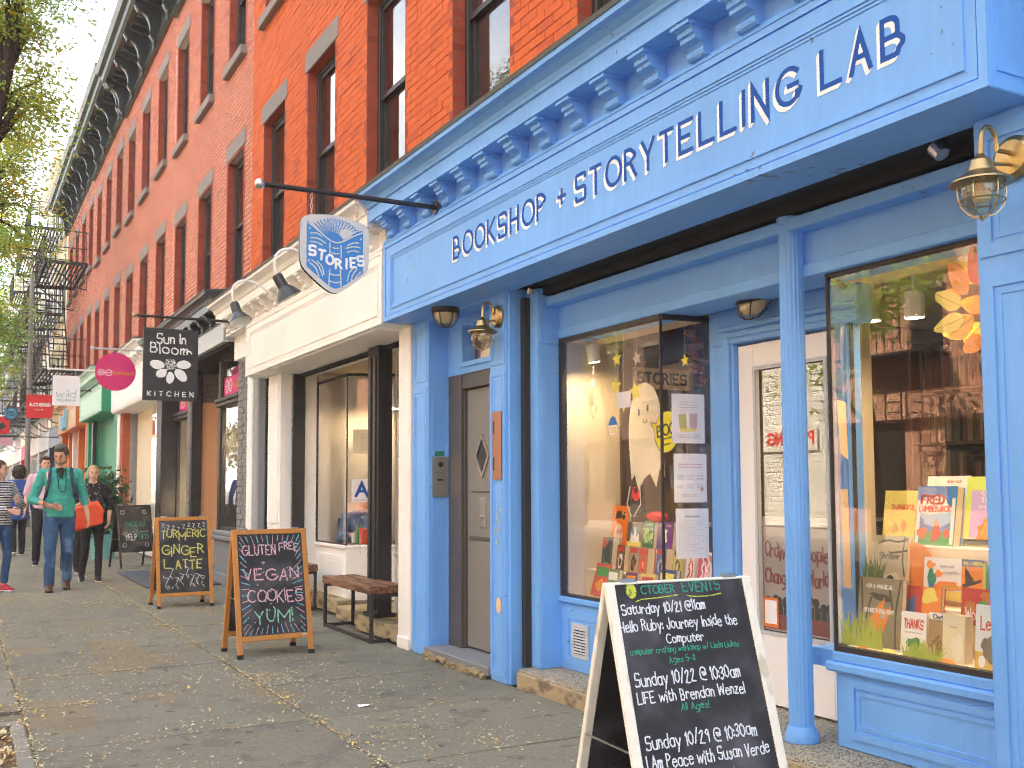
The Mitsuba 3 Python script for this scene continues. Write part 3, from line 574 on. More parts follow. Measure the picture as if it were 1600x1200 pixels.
fr = MB().box(3.525, 3.565, 2.37, 3.425, 2.268, 2.288).box(3.525, 3.565, 2.37, 3.425, .545, .570).box(3.527, 3.545, 3.415, 3.425, .57, 2.27).box(3.525, 3.565, 2.37, 2.385, .57, 2.27)
a_, b_ = np.array([3.545, 3.42]), np.array([3.86, 3.60])
for z0_, z1_ in ((2.262, 2.288), (.545, .570)): fr.tube([[a_[0], a_[1], (z0_+z1_)/2], [b_[0], b_[1], (z0_+z1_)/2]], .014, 4)
fr.box(3.84, 3.865, 3.575, 3.61, .55, 2.285)
sr_ = part('shop_window', A, fr, 'm_dark_frame', label='right shop window filled with picture books')
pane(sr_, (3.54, 3.415), (3.54, 2.385), .57, 2.268); pane(sr_, (3.548, 3.424), (3.85, 3.597), .57, 2.268)
for z0_, z1_, s_ in ((1.42, 1.70, 0), (.80, 1.28, 1)):
    part('cardboard', sr_, MB().add(np.array([[3.60 + .01*s_, 3.442, z1_], [3.74, 3.52, z1_], [3.765, 3.535, z0_], [3.63, 3.455, z0_ + .03], ]), np.array([[0, 1, 2], [0, 2, 3]])), 'm_card', label='strip of brown cardboard taped inside the window return')
# recessed grey street door
gd = part('street_door', A, bx(3.42, 3.465, 6.20, 7.035, .10, 2.045, c=.003), 'm_grey_metal', label='grey metal street door with a diamond window')
part('jamb', A, MB().box(3.2, 3.42, 7.27, 7.30, .0, 2.62), 'm_blue')
part('jamb_panel', A, MB().ext(frame2(.15, 1.9, .02), .006, mat4([1, 0, 0], [0, 0, 1], [0, -1, 0], [3.23, 7.27, .12])), 'm_blue')
part('jamb', A, MB().box(3.34, 3.50, 5.97, 6.05, .0, 2.62), 'm_blue')
part('door_frame', A, MB().box(3.37, 3.50, 7.04, 7.27, .07, 2.17, c=.003).box(3.395, 3.50, 7.03, 7.10, .07, 2.12, c=.003).box(3.38, 3.50, 6.05, 7.27, 2.05, 2.17, c=.003).box(3.38, 3.50, 6.05, 6.20, .07, 2.17), 'm_grey_frame')
tr = part('transom', A, MB().ext(sbox(0, 0, 1.24, .48).difference(sbox(.28, .09, .92, .36)), .10, wall_M(3.47, 7.28, 2.165)).ext(frame2(.72, .35, .035), .018, wall_M(3.37, 7.02, 2.215)), 'm_blue')
pane(tr, (3.43, 7.0), (3.43, 6.36), 2.25, 2.53)
part('wooden_panel', tr, bx(3.50, 3.52, 6.3, 7.1, 2.2, 2.55), 'm_peach')
pp = part('sheet', tr, bx(3.486, 3.488, 6.62, 6.93, 2.24, 2.50), 'm_paperwarm')
dm = Polygon([(0, -.165), (.115, 0), (0, .165), (-.115, 0)])
dw = part('diamond_window', gd, MB().ext(dm.difference(affinity.scale(dm, .80, .80)), .012, wall_M(3.42, 6.77, 1.53)), 'm_steel')
part('glazing', dw, MB().ext(affinity.scale(dm, .82, .82), .003, wall_M(3.42, 6.77, 1.53)), 'm_black')
part('plate', gd, MB().box(3.412, 3.42, 6.72, 6.82, 1.00, 1.22, c=.003).lathe([(0, 0), (.012, 0), (.012, .012), (0, .014)], 12, mat4([0, 0, 1], [0, 1, 0], [-1, 0, 0], [3.412, 6.77, 1.08])), 'm_steel')
part('mail_slot', gd, MB().box(3.408, 3.42, 6.55, 6.98, .905, .93, c=.003).box(3.413, 3.42, 6.60, 6.95, 1.26, 1.27), 'm_grey_frame')
part('doorstep', A, MB().box(3.17, 3.7, 6.22, 7.285, .02, .085, c=.008), 'm_slate', label='worn slate doorstep with a crumbling rusty front edge')
rg = MB(); rr = np.random.default_rng(2)
for i in range(150):
    s = rr.uniform(.006, .017); c_ = [3.172 - rr.uniform(0, .03), rr.uniform(6.25, 7.24), rr.uniform(.0, .045)]
    rg.add(ICO[1].vertices*(np.array([s, s*1.3, s])*(1 + .3*rr.normal(size=(len(ICO[1].vertices), 1)))) + c_, ICO[1].faces)
part('crumbled_edge', A, rg, 'm_stepedge')
rr = np.random.default_rng(33)
part('paint_scuff', A, MB().ext(unary_union([blob(.06 + rr.normal()*.022, rr.uniform(0, .28)**1.0, rr.uniform(.002, .006), rr.uniform(.004, .022), i, 7, .3).buffer(0) for i in range(34)]), .0007, wall_M(3.1935, 6.165, .92)), 'm_greyblue', label='patch of scratched worn paint on the post')
# things fixed to the front
ic = thing('intercom', 'steel intercom panel with a black camera eye on the blue door jamb', 'intercom')
Mj = mat4([1, 0, 0], [0, 0, 1], [0, -1, 0], [3.228, 7.27, 1.225])
part('panel', ic, MB().ext(sbox(0, 0, .132, .315), .018, Mj), 'm_steel')
part('lens', ic, MB().lathe([(0, .018), (.022, .018), (.020, .026), (0, .030)], 16, mat4([1, 0, 0], [0, 0, 1], [0, -1, 0], [3.294, 7.27, 1.478])), 'm_black')
part('display', ic, MB().ext(sbox(.038, .125, .085, .14), .020, Mj), 'm_black')
part('speaker', ic, MB().ext(unary_union([sbox(.035, .160 + i*.010, .1, .164 + i*.010) for i in range(4)]), .0185, Mj), 'm_grey_metal')
part('button', ic, MB().ext(unary_union([sbox(.03 + i*.02, .03 + j*.016, .043 + i*.02, .04 + j*.016) for i in range(4) for j in range(2)]), .0195, Mj), 'm_grey_metal')
single('sticker', MB().ext(sbox(0, 0, .08, .035), .002, mat4([1, 0, 0], [0, 0, 1], [0, -1, 0], [3.255, 7.27, 1.545])), 'm_green_dark', 'small dark green sticker above the intercom', 'sticker')
cp = thing('lock_plate', 'rusty copper coloured lock plate screwed to the blue post', 'plate')
part('plate', cp, MB().ext(sbox(0, 0, .125, .46), .006, wall_M(3.193, 6.165, 1.35)), 'm_copper')
part('slot', cp, MB().ext(unary_union([sbox(.008, .06, .03, .15), sbox(.008, .31, .03, .40)]), .0065, wall_M(3.193, 6.165, 1.35)), 'm_black')
part('screw', cp, MB().lathe([(0, 0), (.009, 0), (.006, .006), (0, .007)], 10, mat4([0, 0, 1], [0, 1, 0], [-1, 0, 0], [3.187, 6.10, 1.585])), 'm_brass')
single('blank_plate', MB().ext(affinity.scale(Point(0, 0).buffer(.035), 1, 1.5), .004, wall_M(3.193, 6.09, .51)), 'm_card', 'oval rusty hole in the paint low on the blue post', 'hole')
def wall_lantern(y, z, xc, label):
    t = thing('wall_lantern', label, 'lamp', 'brass cage wall lanterns on the blue front')
    def L(p, n=24): return MB().lathe(np.array(p)*.76, n, mat4([1, 0, 0], [0, 1, 0], [0, 0, 1], [xc, y, z]))
    part('wall_plate', t, MB().lathe([(0, 0), (.075, 0), (.078, .012), (.06, .028), (.0, .034)], 28, mat4([0, 0, 1], [0, 1, 0], [-1, 0, 0], [3.192, y - .01, z + .11])), 'm_brass', 30)
    part('arm', t, MB().tube([[xc + .04 + .04*math.cos(a), y - .005, z + .145 + .055*math.sin(a)] for a in np.linspace(0, math.pi, 12)] + [[xc, y, z + .08]], .0085, 8).tube([[3.17, y - .01, z + .085], [xc + .04, y, z + .072]], .0065, 8).tube([[3.17, y - .01, z + .125], [xc + .08, y - .005, z + .125], [xc + .08, y - .005, z + .146]], .0085, 8), 'm_brass', 40)
    part('hood', t, L([(.0, .135), (.016, .13), (.024, .12), (.045, .10), (.05, .08), (.056, .065), (.058, .052), (.10, .025), (.135, .004), (.137, -.004), (.130, -.004), (.055, .03), (0, .04)]), 'm_brass', 30)
    part('globe', t, L([(.086, .015), (.094, -.01), (.095, -.05), (.083, -.10), (.052, -.135), (.0, -.148)]), 'm_lampglass', 40)
    rb = MB()
    for k in range(6):
        a = k*math.pi/3 + .3; c_, s_ = math.cos(a), math.sin(a)
        rb.tube([[xc + .76*r*c_, y + .76*r*s_, z + .76*h] for r, h in ((.098, .01), (.102, -.05), (.090, -.108), (.056, -.146), (.004, -.158))], .0028, 5)
    for h, r in ((-.02, .1015), (-.085, .098)): rb.tube([[xc + .76*r*math.cos(a), y + .76*r*math.sin(a), z + .76*h] for a in np.linspace(0, 2*math.pi, 25)], .0028, 5)
    rb.lathe([(0, -.116), (.010, -.118), (.006, -.130), (0, -.132)], 10, mat4([1, 0, 0], [0, 1, 0], [0, 0, 1], [xc, y, z]))
    part('cage', t, rb, 'm_brass', 40)
    part('bulb', t, L([(0, .03), (.018, .03), (.020, -.02), (.040, -.05), (.036, -.08), (0, -.10)], 14), 'm_bulb', 40)
wall_lantern(2.21, 2.325, 3.02, 'brass cage wall lantern on the wide blue pilaster at the right edge')
wall_lantern(6.09, 2.345, 3.075, 'brass cage wall lantern on the narrow blue post beside the grey door')
def bulkhead(M, label):
    t = thing('bulkhead_lamp', label, 'lamp')
    part('base', t, MB().lathe([(0, 0), (.105, 0), (.108, .045), (.098, .055), (0, .055)], 24, M), 'm_bronze', 30)
    part('globe', t, MB().lathe([(.090, .055), (.088, .085), (.072, .125), (.04, .15), (0, .158)], 24, M), 'm_lampglass', 40)
    part('diffuser', t, MB().lathe([(.082, .056), (.076, .10), (.04, .135), (.0, .142)], 16, M), 'm_bulb', 40)
    g = MB()
    for k in range(3):
        a = k*math.pi/3 + .4
        g.tube([[r*math.cos(a), r*math.sin(a), h] for r, h in ((.100, .05), (.094, .09), (.076, .135), (.04, .162), (0, .168), (-.04, .162), (-.076, .135), (-.094, .09), (-.100, .05))], .0038, 6, M=M)
    g.tube([[.099*math.cos(a), .099*math.sin(a), .062] for a in np.linspace(0, 6.283, 25)], .005, 6, M=M)
    part('guard', t, g, 'm_bronze', 40)
bulkhead(mat4([1, 0, 0], [0, -1, 0], [0, 0, -1], [3.13, 6.80, 2.645]), 'caged bulkhead lamp under the blue soffit above the grey door')
bulkhead(mat4([.95, 0, .2], [0, -1, 0], [-.2, 0, -.95], [3.735, 4.13, 2.35]), 'caged bulkhead lamp on the wall above the white shop door')

# ---------------------------------------------------------------- inside the bookshop
def col(r, g, b, rough=.55):
    k = f'c_{int(r*999)}_{int(g*999)}_{int(b*999)}'
    if k not in scene: plain(k, (r, g, b), rough)
    return k
rm = part('shop_floor', A, bx(3.6, 9.4, 2.37, 6.0, .05, .115), 'm_brownwall')
part('shop_ceiling', A, MB().box(3.92, 9.4, 2.37, 6.0, 2.64, 2.7).box(3.56, 3.93, 2.37, 3.6, 2.29, 2.34).box(3.56, 3.93, 4.64, 6.0, 2.29, 2.34), 'm_ceiling')
part('shop_wall', A, MB().box(3.54, 4.10, 5.965, 5.995, .12, 2.3), 'm_beige')
part('shop_wall', A, MB().box(4.10, 9.4, 5.94, 5.995, .1, 2.66).box(9.3, 9.4, 2.37, 6, .1, 2.66).box(3.62, 9.4, 2.30, 2.38, .1, 2.66), 'm_brownwall')
part('display_platform', A, MB().box(3.54, 4.12, 4.70, 5.96, .12, .548, c=.004).box(3.80, 4.12, 4.72, 5.96, .548, .735, c=.003).box(3.94, 4.12, 4.74, 5.96, .735, .885, c=.003), 'm_paperwarm')
part('display_platform', A, MB().box(3.57, 4.30, 2.38, 3.46, .12, .555, c=.004).box(3.84, 4.30, 2.38, 3.54, .555, .748, c=.003).box(3.99, 4.30, 2.38, 3.56, .748, 1.012, c=.003), 'm_paperwarm')
part('wall_column', A, bx(4.55, 4.48, 4.08, 4.34, .12, 2.64), 'm_paperwarm')
part('chart_rail', A, MB().box(4.12, 9.2, 5.915, 5.94, 1.0, 1.03), 'm_beige')
# wooden sign on the far inside wall, of which the last letters show
si = single('wooden_sign', bx(4.20, 4.70, 5.925, 5.938, 2.0, 2.15), 'm_card', 'wooden name board hanging on the dark wall inside the bookshop', 'sign')
labels[si]['category'] = 'sign'
part('lettering', si, MB().ext(affinity.translate(ink('STORIES', .072, .018, gap=2.2, width=.43), .035, .04), .002, sign_M(4.20, 5.924, 2.0)), 'm_ink')
single('dark_screen', bx(4.80, 5.3, 5.90, 5.935, 1.62, 2.06), 'm_black', 'black screen mounted on the wall inside the bookshop', 'screen')
# bookcase deeper in the shop
bc = thing('bookcase', 'tall dark bookcase filled with rows of books inside the bookshop', 'bookcase')
cs = MB().box(5.78, 5.80, 3.0, 4.62, .12, 2.25); 
for yv in (3.0, 3.8, 4.6): cs.box(5.5, 5.78, yv, yv + .025, .12, 2.25)
for zv in (.15, .5, .85, 1.2, 1.55, 1.9, 2.23): cs.box(5.5, 5.78, 3.0, 4.62, zv, zv + .022)
part('case', bc, cs, 'm_shelfwood')
rr = np.random.default_rng(21); tones = ['m_brownwall', col(.10, .03, .03), col(.03, .05, .09), col(.16, .12, .07), col(.05, .07, .05), col(.22, .18, .13)]
bk = [MB() for _ in tones]
for zv in (.15, .5, .85, 1.2, 1.55, 1.9):
    y = 3.03
    while y < 4.56:
        w = rr.uniform(.012, .042)
        if abs(y + w/2 - 3.81) > .04: bk[rr.integers(len(tones))].box(5.53 + rr.uniform(0, .03), 5.76, y, y + w - .002, zv + .022, zv + .022 + rr.uniform(.2, .31))
        y += w + (rr.random() < .06)*.05
for b_, t_ in zip(bk, tones): part('book_row', bc, b_, t_, stuff=True)
# lamps
def track_lamp(x, y, z, power, label, r=.045, h=.13, tilt=0):
    t = thing('ceiling_spotlight', label, 'lamp')
    M = mat4([math.cos(tilt), 0, math.sin(tilt)], [0, 1, 0], [-math.sin(tilt), 0, math.cos(tilt)], [x, y, z])
    part('housing', t, MB().lathe([(r*.9, .0), (r, .002), (r, h), (r*.6, h + .012), (0, h + .012)], 20, M), 'm_white', 30)
    part('stem', t, MB().tube([[x - math.sin(tilt)*h, y, z + h], [x - math.sin(tilt)*h, y, 2.66]], .008), 'm_white')
    k = part('light_disc', t, MB().lathe([(.0, .012), (r*.86, .012)], 20, M), 'm_white')
    scene[k]['emitter'] = lampmat(power)
track_lamp(3.72, 5.70, 2.13, 52, 'white spotlight hanging inside the left shop window', .042, .12, .15)
track_lamp(4.20, 3.48, 2.14, 42, 'white cylinder spotlight glowing above the picture books', .05, .13)
track_lamp(3.80, 2.85, 2.24, 50, 'added unseen white spotlight above the right shop window display', .05, .04)  # added lamp with no known fixture here, brightens the book display
track_lamp(5.6, 5.0, 2.45, 30, 'added unseen white ceiling spotlight deep inside the bookshop', .06, .12)  # unseen extra lamp, put in to light the depth of the shop
# picture books
def tiltM(x, yl, z, tilt, yaw=0.0):
    c, s = math.cos(tilt), math.sin(tilt); cy, sy = math.cos(yaw), math.sin(yaw)
    return mat4([sy, -cy, 0], [s*cy, s*sy, c], [-c*cy, -c*sy, s], [x, yl, z])
def book(label, x, y0, y1, z0, z1, cover, art=(), depth=.018, tilt=.16, yaw=0.0, pages=True):
    w, h = y1 - y0, (z1 - z0)/math.cos(tilt)
    t = thing('picture_book', label, 'book')
    M = tiltM(x, y1, z0, tilt, yaw)
    part('cover', t, MB().ext(sbox(0, 0, w, h), .003, M).ext(sbox(0, 0, w, h), .003, M @ mat4([1, 0, 0], [0, 1, 0], [0, 0, 1], [0, 0, -depth])), cover)
    part('pages', t, MB().ext(sbox(.002, .003, w - .003, h - .003), depth - .004, M @ mat4([1, 0, 0], [0, 1, 0], [0, 0, 1], [0, 0, -depth + .0035])), 'm_paperwarm')
    for i, (nm, shp, m) in enumerate(art):
        g = affinity.scale(shp, w, h, origin=(0, 0))
        part(nm, t, MB().ext(g.intersection(sbox(.001, .001, w - .001, h - .001)), .0003*(i + 1), M @ mat4([1, 0, 0], [0, 1, 0], [0, 0, 1], [0, 0, .003])), m)
    return t
def tx(s, x, y, w, h, t, **k):   # writing in unit cover coordinates
    g = ink(s, 1.0, t, **k); a, b, c, d = g.bounds
    return affinity.translate(affinity.scale(affinity.translate(g, -a, 0), w/(c - a), h, origin=(0, 0)), x, y)
def specks(n, x0, y0, x1, y1, s, seed):
    r = np.random.default_rng(seed)
    return unary_union([affinity.rotate(affinity.scale(Point(a, b).buffer(s, quad_segs=2), 1, .6), c) for a, b, c in zip(r.uniform(x0, x1, n), r.uniform(y0, y1, n), r.uniform(0, 180, n))])
def tree_lines(pts, t): return unary_union([LineString(smooth_line(np.array(p))).buffer(t) for p in pts])
Y_, O_, W_, B_ = col(.80, .66, .12), col(.80, .26, .03), col(.80, .78, .72), col(.05, .22, .52)
gr_, rd_, dk_ = col(.06, .30, .05), col(.55, .05, .03), col(.06, .04, .03)
# right window, top shelf
book('tall white picture book standing behind the lumberjack book', 4.14, 3.185, 3.43, 1.015, 1.34, W_, [('print', tx('ONE DAY A BEAR', .45, .90, .35, .03, .2), rd_), ('print', blob(.48, .45, .14, .2, 2), rd_)], .035, .2)
book('yellow picture book titled thankful on the top shelf', 4.06, 3.39, 3.605, 1.02, 1.27, Y_, [('print', specks(90, .05, .08, .95, .92, .012, 3), col(.45, .30, .05)), ('print', blob(.35, .26, .10, .10, 5).union(blob(.58, .30, .08, .13, 6)), col(.55, .42, .10)), ('print', blob(.58, .32, .05, .11, 7), O_), ('lettering', tx('THANKFUL', .2, .62, .66, .10, .17, jit=.5), rd_)], .02, .17, .06)
book('blue picture book about a lumberjack facing the street on the top shelf', 4.03, 3.163, 3.385, 1.014, 1.292, B_, [('print', sbox(0, 0, 1, .22), gr_), ('print', blob(.5, .50, .45, .17, 4), col(.30, .55, .75)), ('print', blob(.48, .70, .42, .17, 8), W_), ('print', sbox(.02, .03, .11, .75).union(sbox(.90, .03, .98, .8)), W_), ('print', blob(.55, .22, .12, .14, 3).union(blob(.82, .2, .08, .08, 9)), rd_), ('print', blob(.54, .38, .06, .06, 9), col(.48, .42, .25)), ('print', blob(.18, .20, .12, .10, 11), col(.50, .14, .04)), ('lettering', tx('FRED', .10, .70, .62, .14, .24), col(.30, .03, .03)), ('lettering', tx('LUMBERJACK', .08, .57, .80, .09, .20), rd_), ('lettering', tx('&', .78, .74, .08, .06, .2), B_)], .05, .17)
book('lilac and lime picture book with an orange autumn tree at the window edge', 4.08, 2.90, 3.15, 1.02, 1.335, col(.60, .72, .14), [('print', sbox(.12, .10, 1, .80), col(.55, .40, .70)), ('print', blob(.62, .26, .38, .17, 3), O_), ('print', specks(26, .35, .14, .9, .40, .035, 4), col(.85, .42, .06)), ('print', sbox(0, 0, 1, .09), dk_), ('lettering', tx('ONE', .32, .73, .3, .06, .22), W_), ('lettering', tx('TWO', .32, .63, .34, .06, .22), W_), ('lettering', tx("can't", .28, .54, .45, .05, .18), W_)], .03, .17)
# middle shelf
book('muted brown picture book titled shelter beside the window edge', 3.90, 3.336, 3.532, .79, 1.056, col(.50, .42, .24), [('print', tree_lines([[(1, .95), (.7, .88), (.4, .93), (.1, .85)], [(1, .75), (.48, .68), (.45, .72)], [(.9, 1), (.85, .6), (.95, .3)]], .018), dk_), ('print', blob(.5, .2, .35, .14, 4), col(.68, .58, .34)), ('print', blob(.55, .22, .14, .07, 5), dk_), ('lettering', tx('Shelter', .16, .58, .62, .11, .14, jit=.4), dk_)], .025, .15)
pk = single('paper_pumpkin', MB().ext(blob(0, 0, .13, .17, 5, 12, .05), .004, wall_M(3.948, 3.30, .86)), O_, 'large orange paper pumpkin behind the books', 'paper decoration')
book('picture book with a boy carrying a pumpkin on the middle shelf', 3.92, 3.042, 3.25, .777, .965, W_, [('print', sbox(0, 0, 1, .22), Y_), ('print', blob(.62, .34, .42, .12, 3), O_), ('print', blob(.7, .30, .3, .06, 5), col(.60, .34, .05)), ('print', blob(.22, .50, .10, .22, 6), col(.04, .26, .16)), ('print', blob(.18, .82, .10, .10, 6), O_), ('print', blob(.40, .62, .08, .09, 6), O_), ('print', sbox(.15, .1, .28, .36), B_), ('lettering', tx('apples and', .42, .78, .36, .07, .14), col(.5, .45, .5)), ('lettering', tx('pumpkins', .52, .64, .40, .07, .14), col(.5, .45, .5))], .02, .12)
book('picture book with a black witch hat on an orange ground', 3.90, 2.919, 3.03, .785, .968, col(.14, .16, .30), [('print', sbox(0, 0, 1, .84), O_), ('print', Polygon([(.05, .40), (.95, .55), (.9, .48), (.1, .30)]), dk_), ('print', Polygon([(.2, .4), (.15, .85), (.6, .5)]), dk_), ('lettering', tx('HALLOWEEN', .06, .88, .88, .07, .2), Y_)], .02, .10)
for i, (c_, w_) in enumerate((((.48, .55, .10), .014), ((.10, .30, .20), .012), ((.60, .12, .05), .013), ((.55, .52, .44), .012), ((.08, .15, .35), .015))):
    book(('mustard', 'dark green', 'brick red', 'pale grey', 'navy')[i] + ' book seen spine on beside the witch hat book', 3.90, 2.903 - i*.015, 2.903 - i*.015 + w_, .785, .955 - .004*i, col(*c_), depth=.11, tilt=.05)
# lower row
book('brown picture book with an orange raincoat at the lower corner of the window', 3.73, 3.228, 3.481, .56, .868, col(.28, .24, .13), [('print', tree_lines([[(.1, 0), (.12, .5), (.04, 1)], [(.9, 0), (.86, .5), (.96, 1)], [(.8, .55), (.7, .9)], [(.2, .4), (.3, .7)]], .02), col(.10, .07, .03)), ('print', affinity.rotate(blob(.5, .72, .26, .05, 4), -8), col(.08, .07, .03)), ('print', blob(.50, .52, .10, .08, 3), dk_), ('print', Polygon([(.25, .35), (.42, .55), (.62, .72), (.60, .52), (.78, .60), (.62, .20), (.40, .12)]), O_), ('print', blob(.60, .46, .06, .05, 3), col(.48, .5, .4)), ('lettering', tx('ON A MAGICAL', .18, .84, .62, .06, .16), W_), ('lettering', tx('DO-NOTHING DAY', .14, .48, .70, .06, .16), W_)], .03, .12)
book('red picture book lying behind the small thanks book', 3.80, 3.066, 3.276, .648, .84, col(.55, .07, .03), [('print', Polygon([(.5, 1), (1, 1), (1, .1), (.62, .0), (.5, .5)]), O_), ('print', blob(.22, .45, .14, .3, 4), col(.12, .16, .34)), ('print', blob(.70, .8, .2, .18, 5), Y_), ('lettering', tx('Full', .38, .12, .24, .22, .14), W_)], .02, .15)
book('red picture book with autumn leaves and a pale title at the right edge', 3.80, 2.74, 2.957, .70, .855, col(.50, .045, .02), [('print', blob(.2, .48, .18, .18, 3).union(blob(.6, .8, .2, .16, 4)), col(.48, .16, .03)), ('print', blob(.5, .58, .12, .15, 8), gr_), ('print', blob(.85, .6, .14, .14, 6), Y_), ('lettering', tx('Wonder', .10, .16, .62, .30, .13), W_)], .02, .12)
book('small white book titled thanks in coloured capitals', 3.69, 3.055, 3.19, .556, .738, W_, [('lettering', tx('THANKS', .10, .62, .80, .2, .22, jit=.5), rd_), ('print', sbox(.15, .5, .85, .53), col(.5, .5, .5)), ('print', blob(.5, .26, .3, .14, 4), col(.05, .22, .06)), ('print', sbox(.42, .03, .58, .2), gr_)], .02, .10)
book('brown owl picture book beside the small thanks book', 3.70, 2.95, 3.05, .56, .748, col(.34, .22, .10), [('print', specks(60, .05, .05, .95, .48, .05, 4), col(.18, .10, .04)), ('print', sbox(0, .84, 1, 1), W_), ('lettering', tx('Owl', .2, .86, .5, .1, .2), dk_)], .02, .10)
book('thick cream board book at the front of the window', 3.66, 2.836, 2.945, .553, .755, col(.74, .66, .42), [('print', blob(.65, .35, .3, .25, 4), col(.80, .74, .56)), ('lettering', tx('Sweet', .35, .72, .3, .05, .2), col(.5, .45, .3))], .048, .08)
book('white picture book with a grey owl and red script title at the right edge', 3.63, 2.58, 2.766, .553, .812, col(.72, .76, .72), [('print', sbox(0, 0, 1, .28), col(.62, .42, .06)), ('print', blob(.35, .36, .22, .18, 4), col(.16, .14, .12)), ('print', blob(.48, .30, .2, .2, 6), col(.20, .17, .12)), ('print', Point(.18, .13).buffer(.09), W_), ('lettering', tx('Leaves', .12, .62, .78, .2, .13), rd_)], .02, .10)
# paper grass and paper leaves along the front edge
def grass(key_label, y0, y1, z0, z1, x, m, seed):
    r = np.random.default_rng(seed); g = [sbox(0, 0, y1 - y0, .03)]
    for i in range(46):
        u = r.uniform(0, y1 - y0); h = r.uniform(.5, 1)*(z1 - z0); l = r.normal()*.02
        g.append(Polygon([(u - .006, 0), (u + .006, 0), (u + l*.6 + .003, h*.6), (u + l*1.3, h), (u + l*.5 - .003, h*.6)]))
    single('paper_grass', MB().ext(unary_union([q.buffer(0) for q in g]), .002, wall_M(x, y1, z0)), m, key_label, 'paper decoration')
grass('lime paper grass at the lower left corner of the right shop window', 3.21, 3.44, .57, .735, 3.60, col(.42, .50, .04), 1)
grass('lime paper grass in front of the owl book', 2.90, 3.08, .555, .65, 3.585, col(.42, .50, .04), 2)
grass('dark green grass tuft behind the brown raincoat book', 3.40, 3.52, .80, .98, 3.82, col(.08, .15, .03), 3)
def leaf_shape(L, W): return Polygon(smooth_line(np.array([(0, 0), (.25*L, W*.5), (.6*L, W*.42), (L, 0), (.6*L, -W*.42), (.25*L, -W*.5), (0, 0)])))
for i, (u, z, L, a, m, lb) in enumerate(((2.92, .565, .13, 5, O_, 'orange paper leaf lying before the cream board book'), (3.34, .565, .09, 20, O_, 'small orange paper leaf in the lime paper grass'), (3.22, .562, .13, 3, Y_, 'yellow paper leaf lying on the window edge'))):
    single('paper_leaf', MB().ext(affinity.rotate(leaf_shape(L, .06), -a, origin=(0, 0)), .002, tiltM(3.58, u, z, .9)), m, lb, 'paper decoration')
gl = thing('paper_leaf_cluster', 'hanging cluster of big yellow and orange paper leaves at the top of the right window', 'paper decoration')
for i, (u, z, L, a, m) in enumerate(((2.74, 2.03, .17, 150, Y_), (2.72, 2.07, .20, 118, O_), (2.75, 2.07, .15, 172, col(.80, .50, .04)), (2.74, 1.99, .18, 192, Y_), (2.70, 1.99, .16, 208, col(.80, .45, .03)), (2.68, 2.10, .2, 100, rd_), (2.72, 1.94, .17, 180, Y_), (2.68, 1.90, .12, 205, O_), (2.70, 2.13, .16, 135, col(.62, .60, .10)), (2.67, 2.02, .14, 160, O_), (2.69, 1.96, .13, 215, Y_))):
    g = affinity.rotate(leaf_shape(L, .085), a, origin=(0, 0)); Mx = wall_M(3.60 + .006*i, u, z)
    k = part('leaf', gl, MB().ext(g, .0015, Mx), m)
    part('midrib', k, MB().ext(affinity.rotate(sbox(0, -.0015, L*.9, .0015), a, origin=(0, 0)), .0022, Mx), col(.5, .30, .03))
# left window: ghost, bubble, stars, posters, books
gs = thing('paper_ghost', 'tall white paper ghost with a ragged hem hanging in the left window', 'paper decoration')
gp = Polygon(smooth_line(np.array([(.03, .06), (.0, .33), (.02, .50), (.08, .63), (.17, .66), (.27, .62), (.33, .50), (.345, .30), (.36, .08)])).tolist() + [(.315, .13), (.28, .02), (.22, .10), (.16, .07), (.10, .0), (.06, .10)])
Mg = wall_M(3.82, 5.455, 1.275) @ np.diag([1.06, 1.05, 1., 1.])
part('sheet', gs, MB().ext(gp.buffer(0), .003, Mg), 'm_paperwarm')
part('eye', gs, MB().ext(affinity.scale(Point(.115, .475).buffer(.012), .7, 1.9), .004, Mg), 'm_ink'); part('eye', gs, MB().ext(affinity.scale(Point(.205, .495).buffer(.012), .7, 1.9), .004, Mg), 'm_ink')
part('mouth', gs, MB().ext(LineString(smooth_line(np.array([(.155, .425), (.165, .405), (.185, .405), (.195, .425)]))).buffer(.003), .004, Mg), 'm_ink')
bb = thing('speech_bubble', 'round yellow paper speech bubble reading boo beside the ghost', 'paper decoration')
Mb = wall_M(3.765, 5.125, 1.50)
bp = Polygon(smooth_line(np.array([(.03, .12), (.06, .21), (.13, .255), (.22, .25), (.27, .18), (.27, .08), (.20, .01), (.11, .0), (.05, .05), (.03, .12)]))).union(Polygon([(-.01, .20), (.06, .17), (.05, .12)]))
part('outline', bb, MB().ext(bp.buffer(.006), .0025, Mb), 'm_ink'); part('disc', bb, MB().ext(bp, .0035, Mb), col(.85, .72, .02))
part('lettering', bb, MB().ext(affinity.rotate(affinity.translate(ink('BOO!', .065, .011, width=.19), .06, .11), 6, origin=(.15, .14)), .0045, Mb).ext(affinity.rotate(sbox(.10, .085, .22, .092).union(sbox(.085, .05, .19, .057)), 8), .0045, Mb), 'm_ink')
def star(label, x, y, z, r, m, rot=0):
    a = np.arange(10)*math.pi/5 + math.pi/2 + rot
    rr_ = np.where(np.arange(10) % 2 == 0, r, r*.45)
    k = single('paper_star', MB().ext(Polygon(np.stack([rr_*np.cos(a), rr_*np.sin(a)], 1)), .003, wall_M(x, y, z)), m, label, 'paper decoration')
    part('thread', k, MB().tube([[x, y, z + r*.8], [x, y, 2.28]], .0008, 4), 'm_paper')
YS = col(.85, .74, .06)
star('small yellow paper star hanging at the upper left of the ghost', 3.66, 5.345, 2.11, .055, YS, .1)
star('salmon pink paper star hanging above the ghost', 3.62, 5.07, 2.08, .048, col(.48, .42, .30), .25)
star('yellow paper star hanging left of the ghost head', 3.66, 5.36, 1.94, .062, YS, -.1)
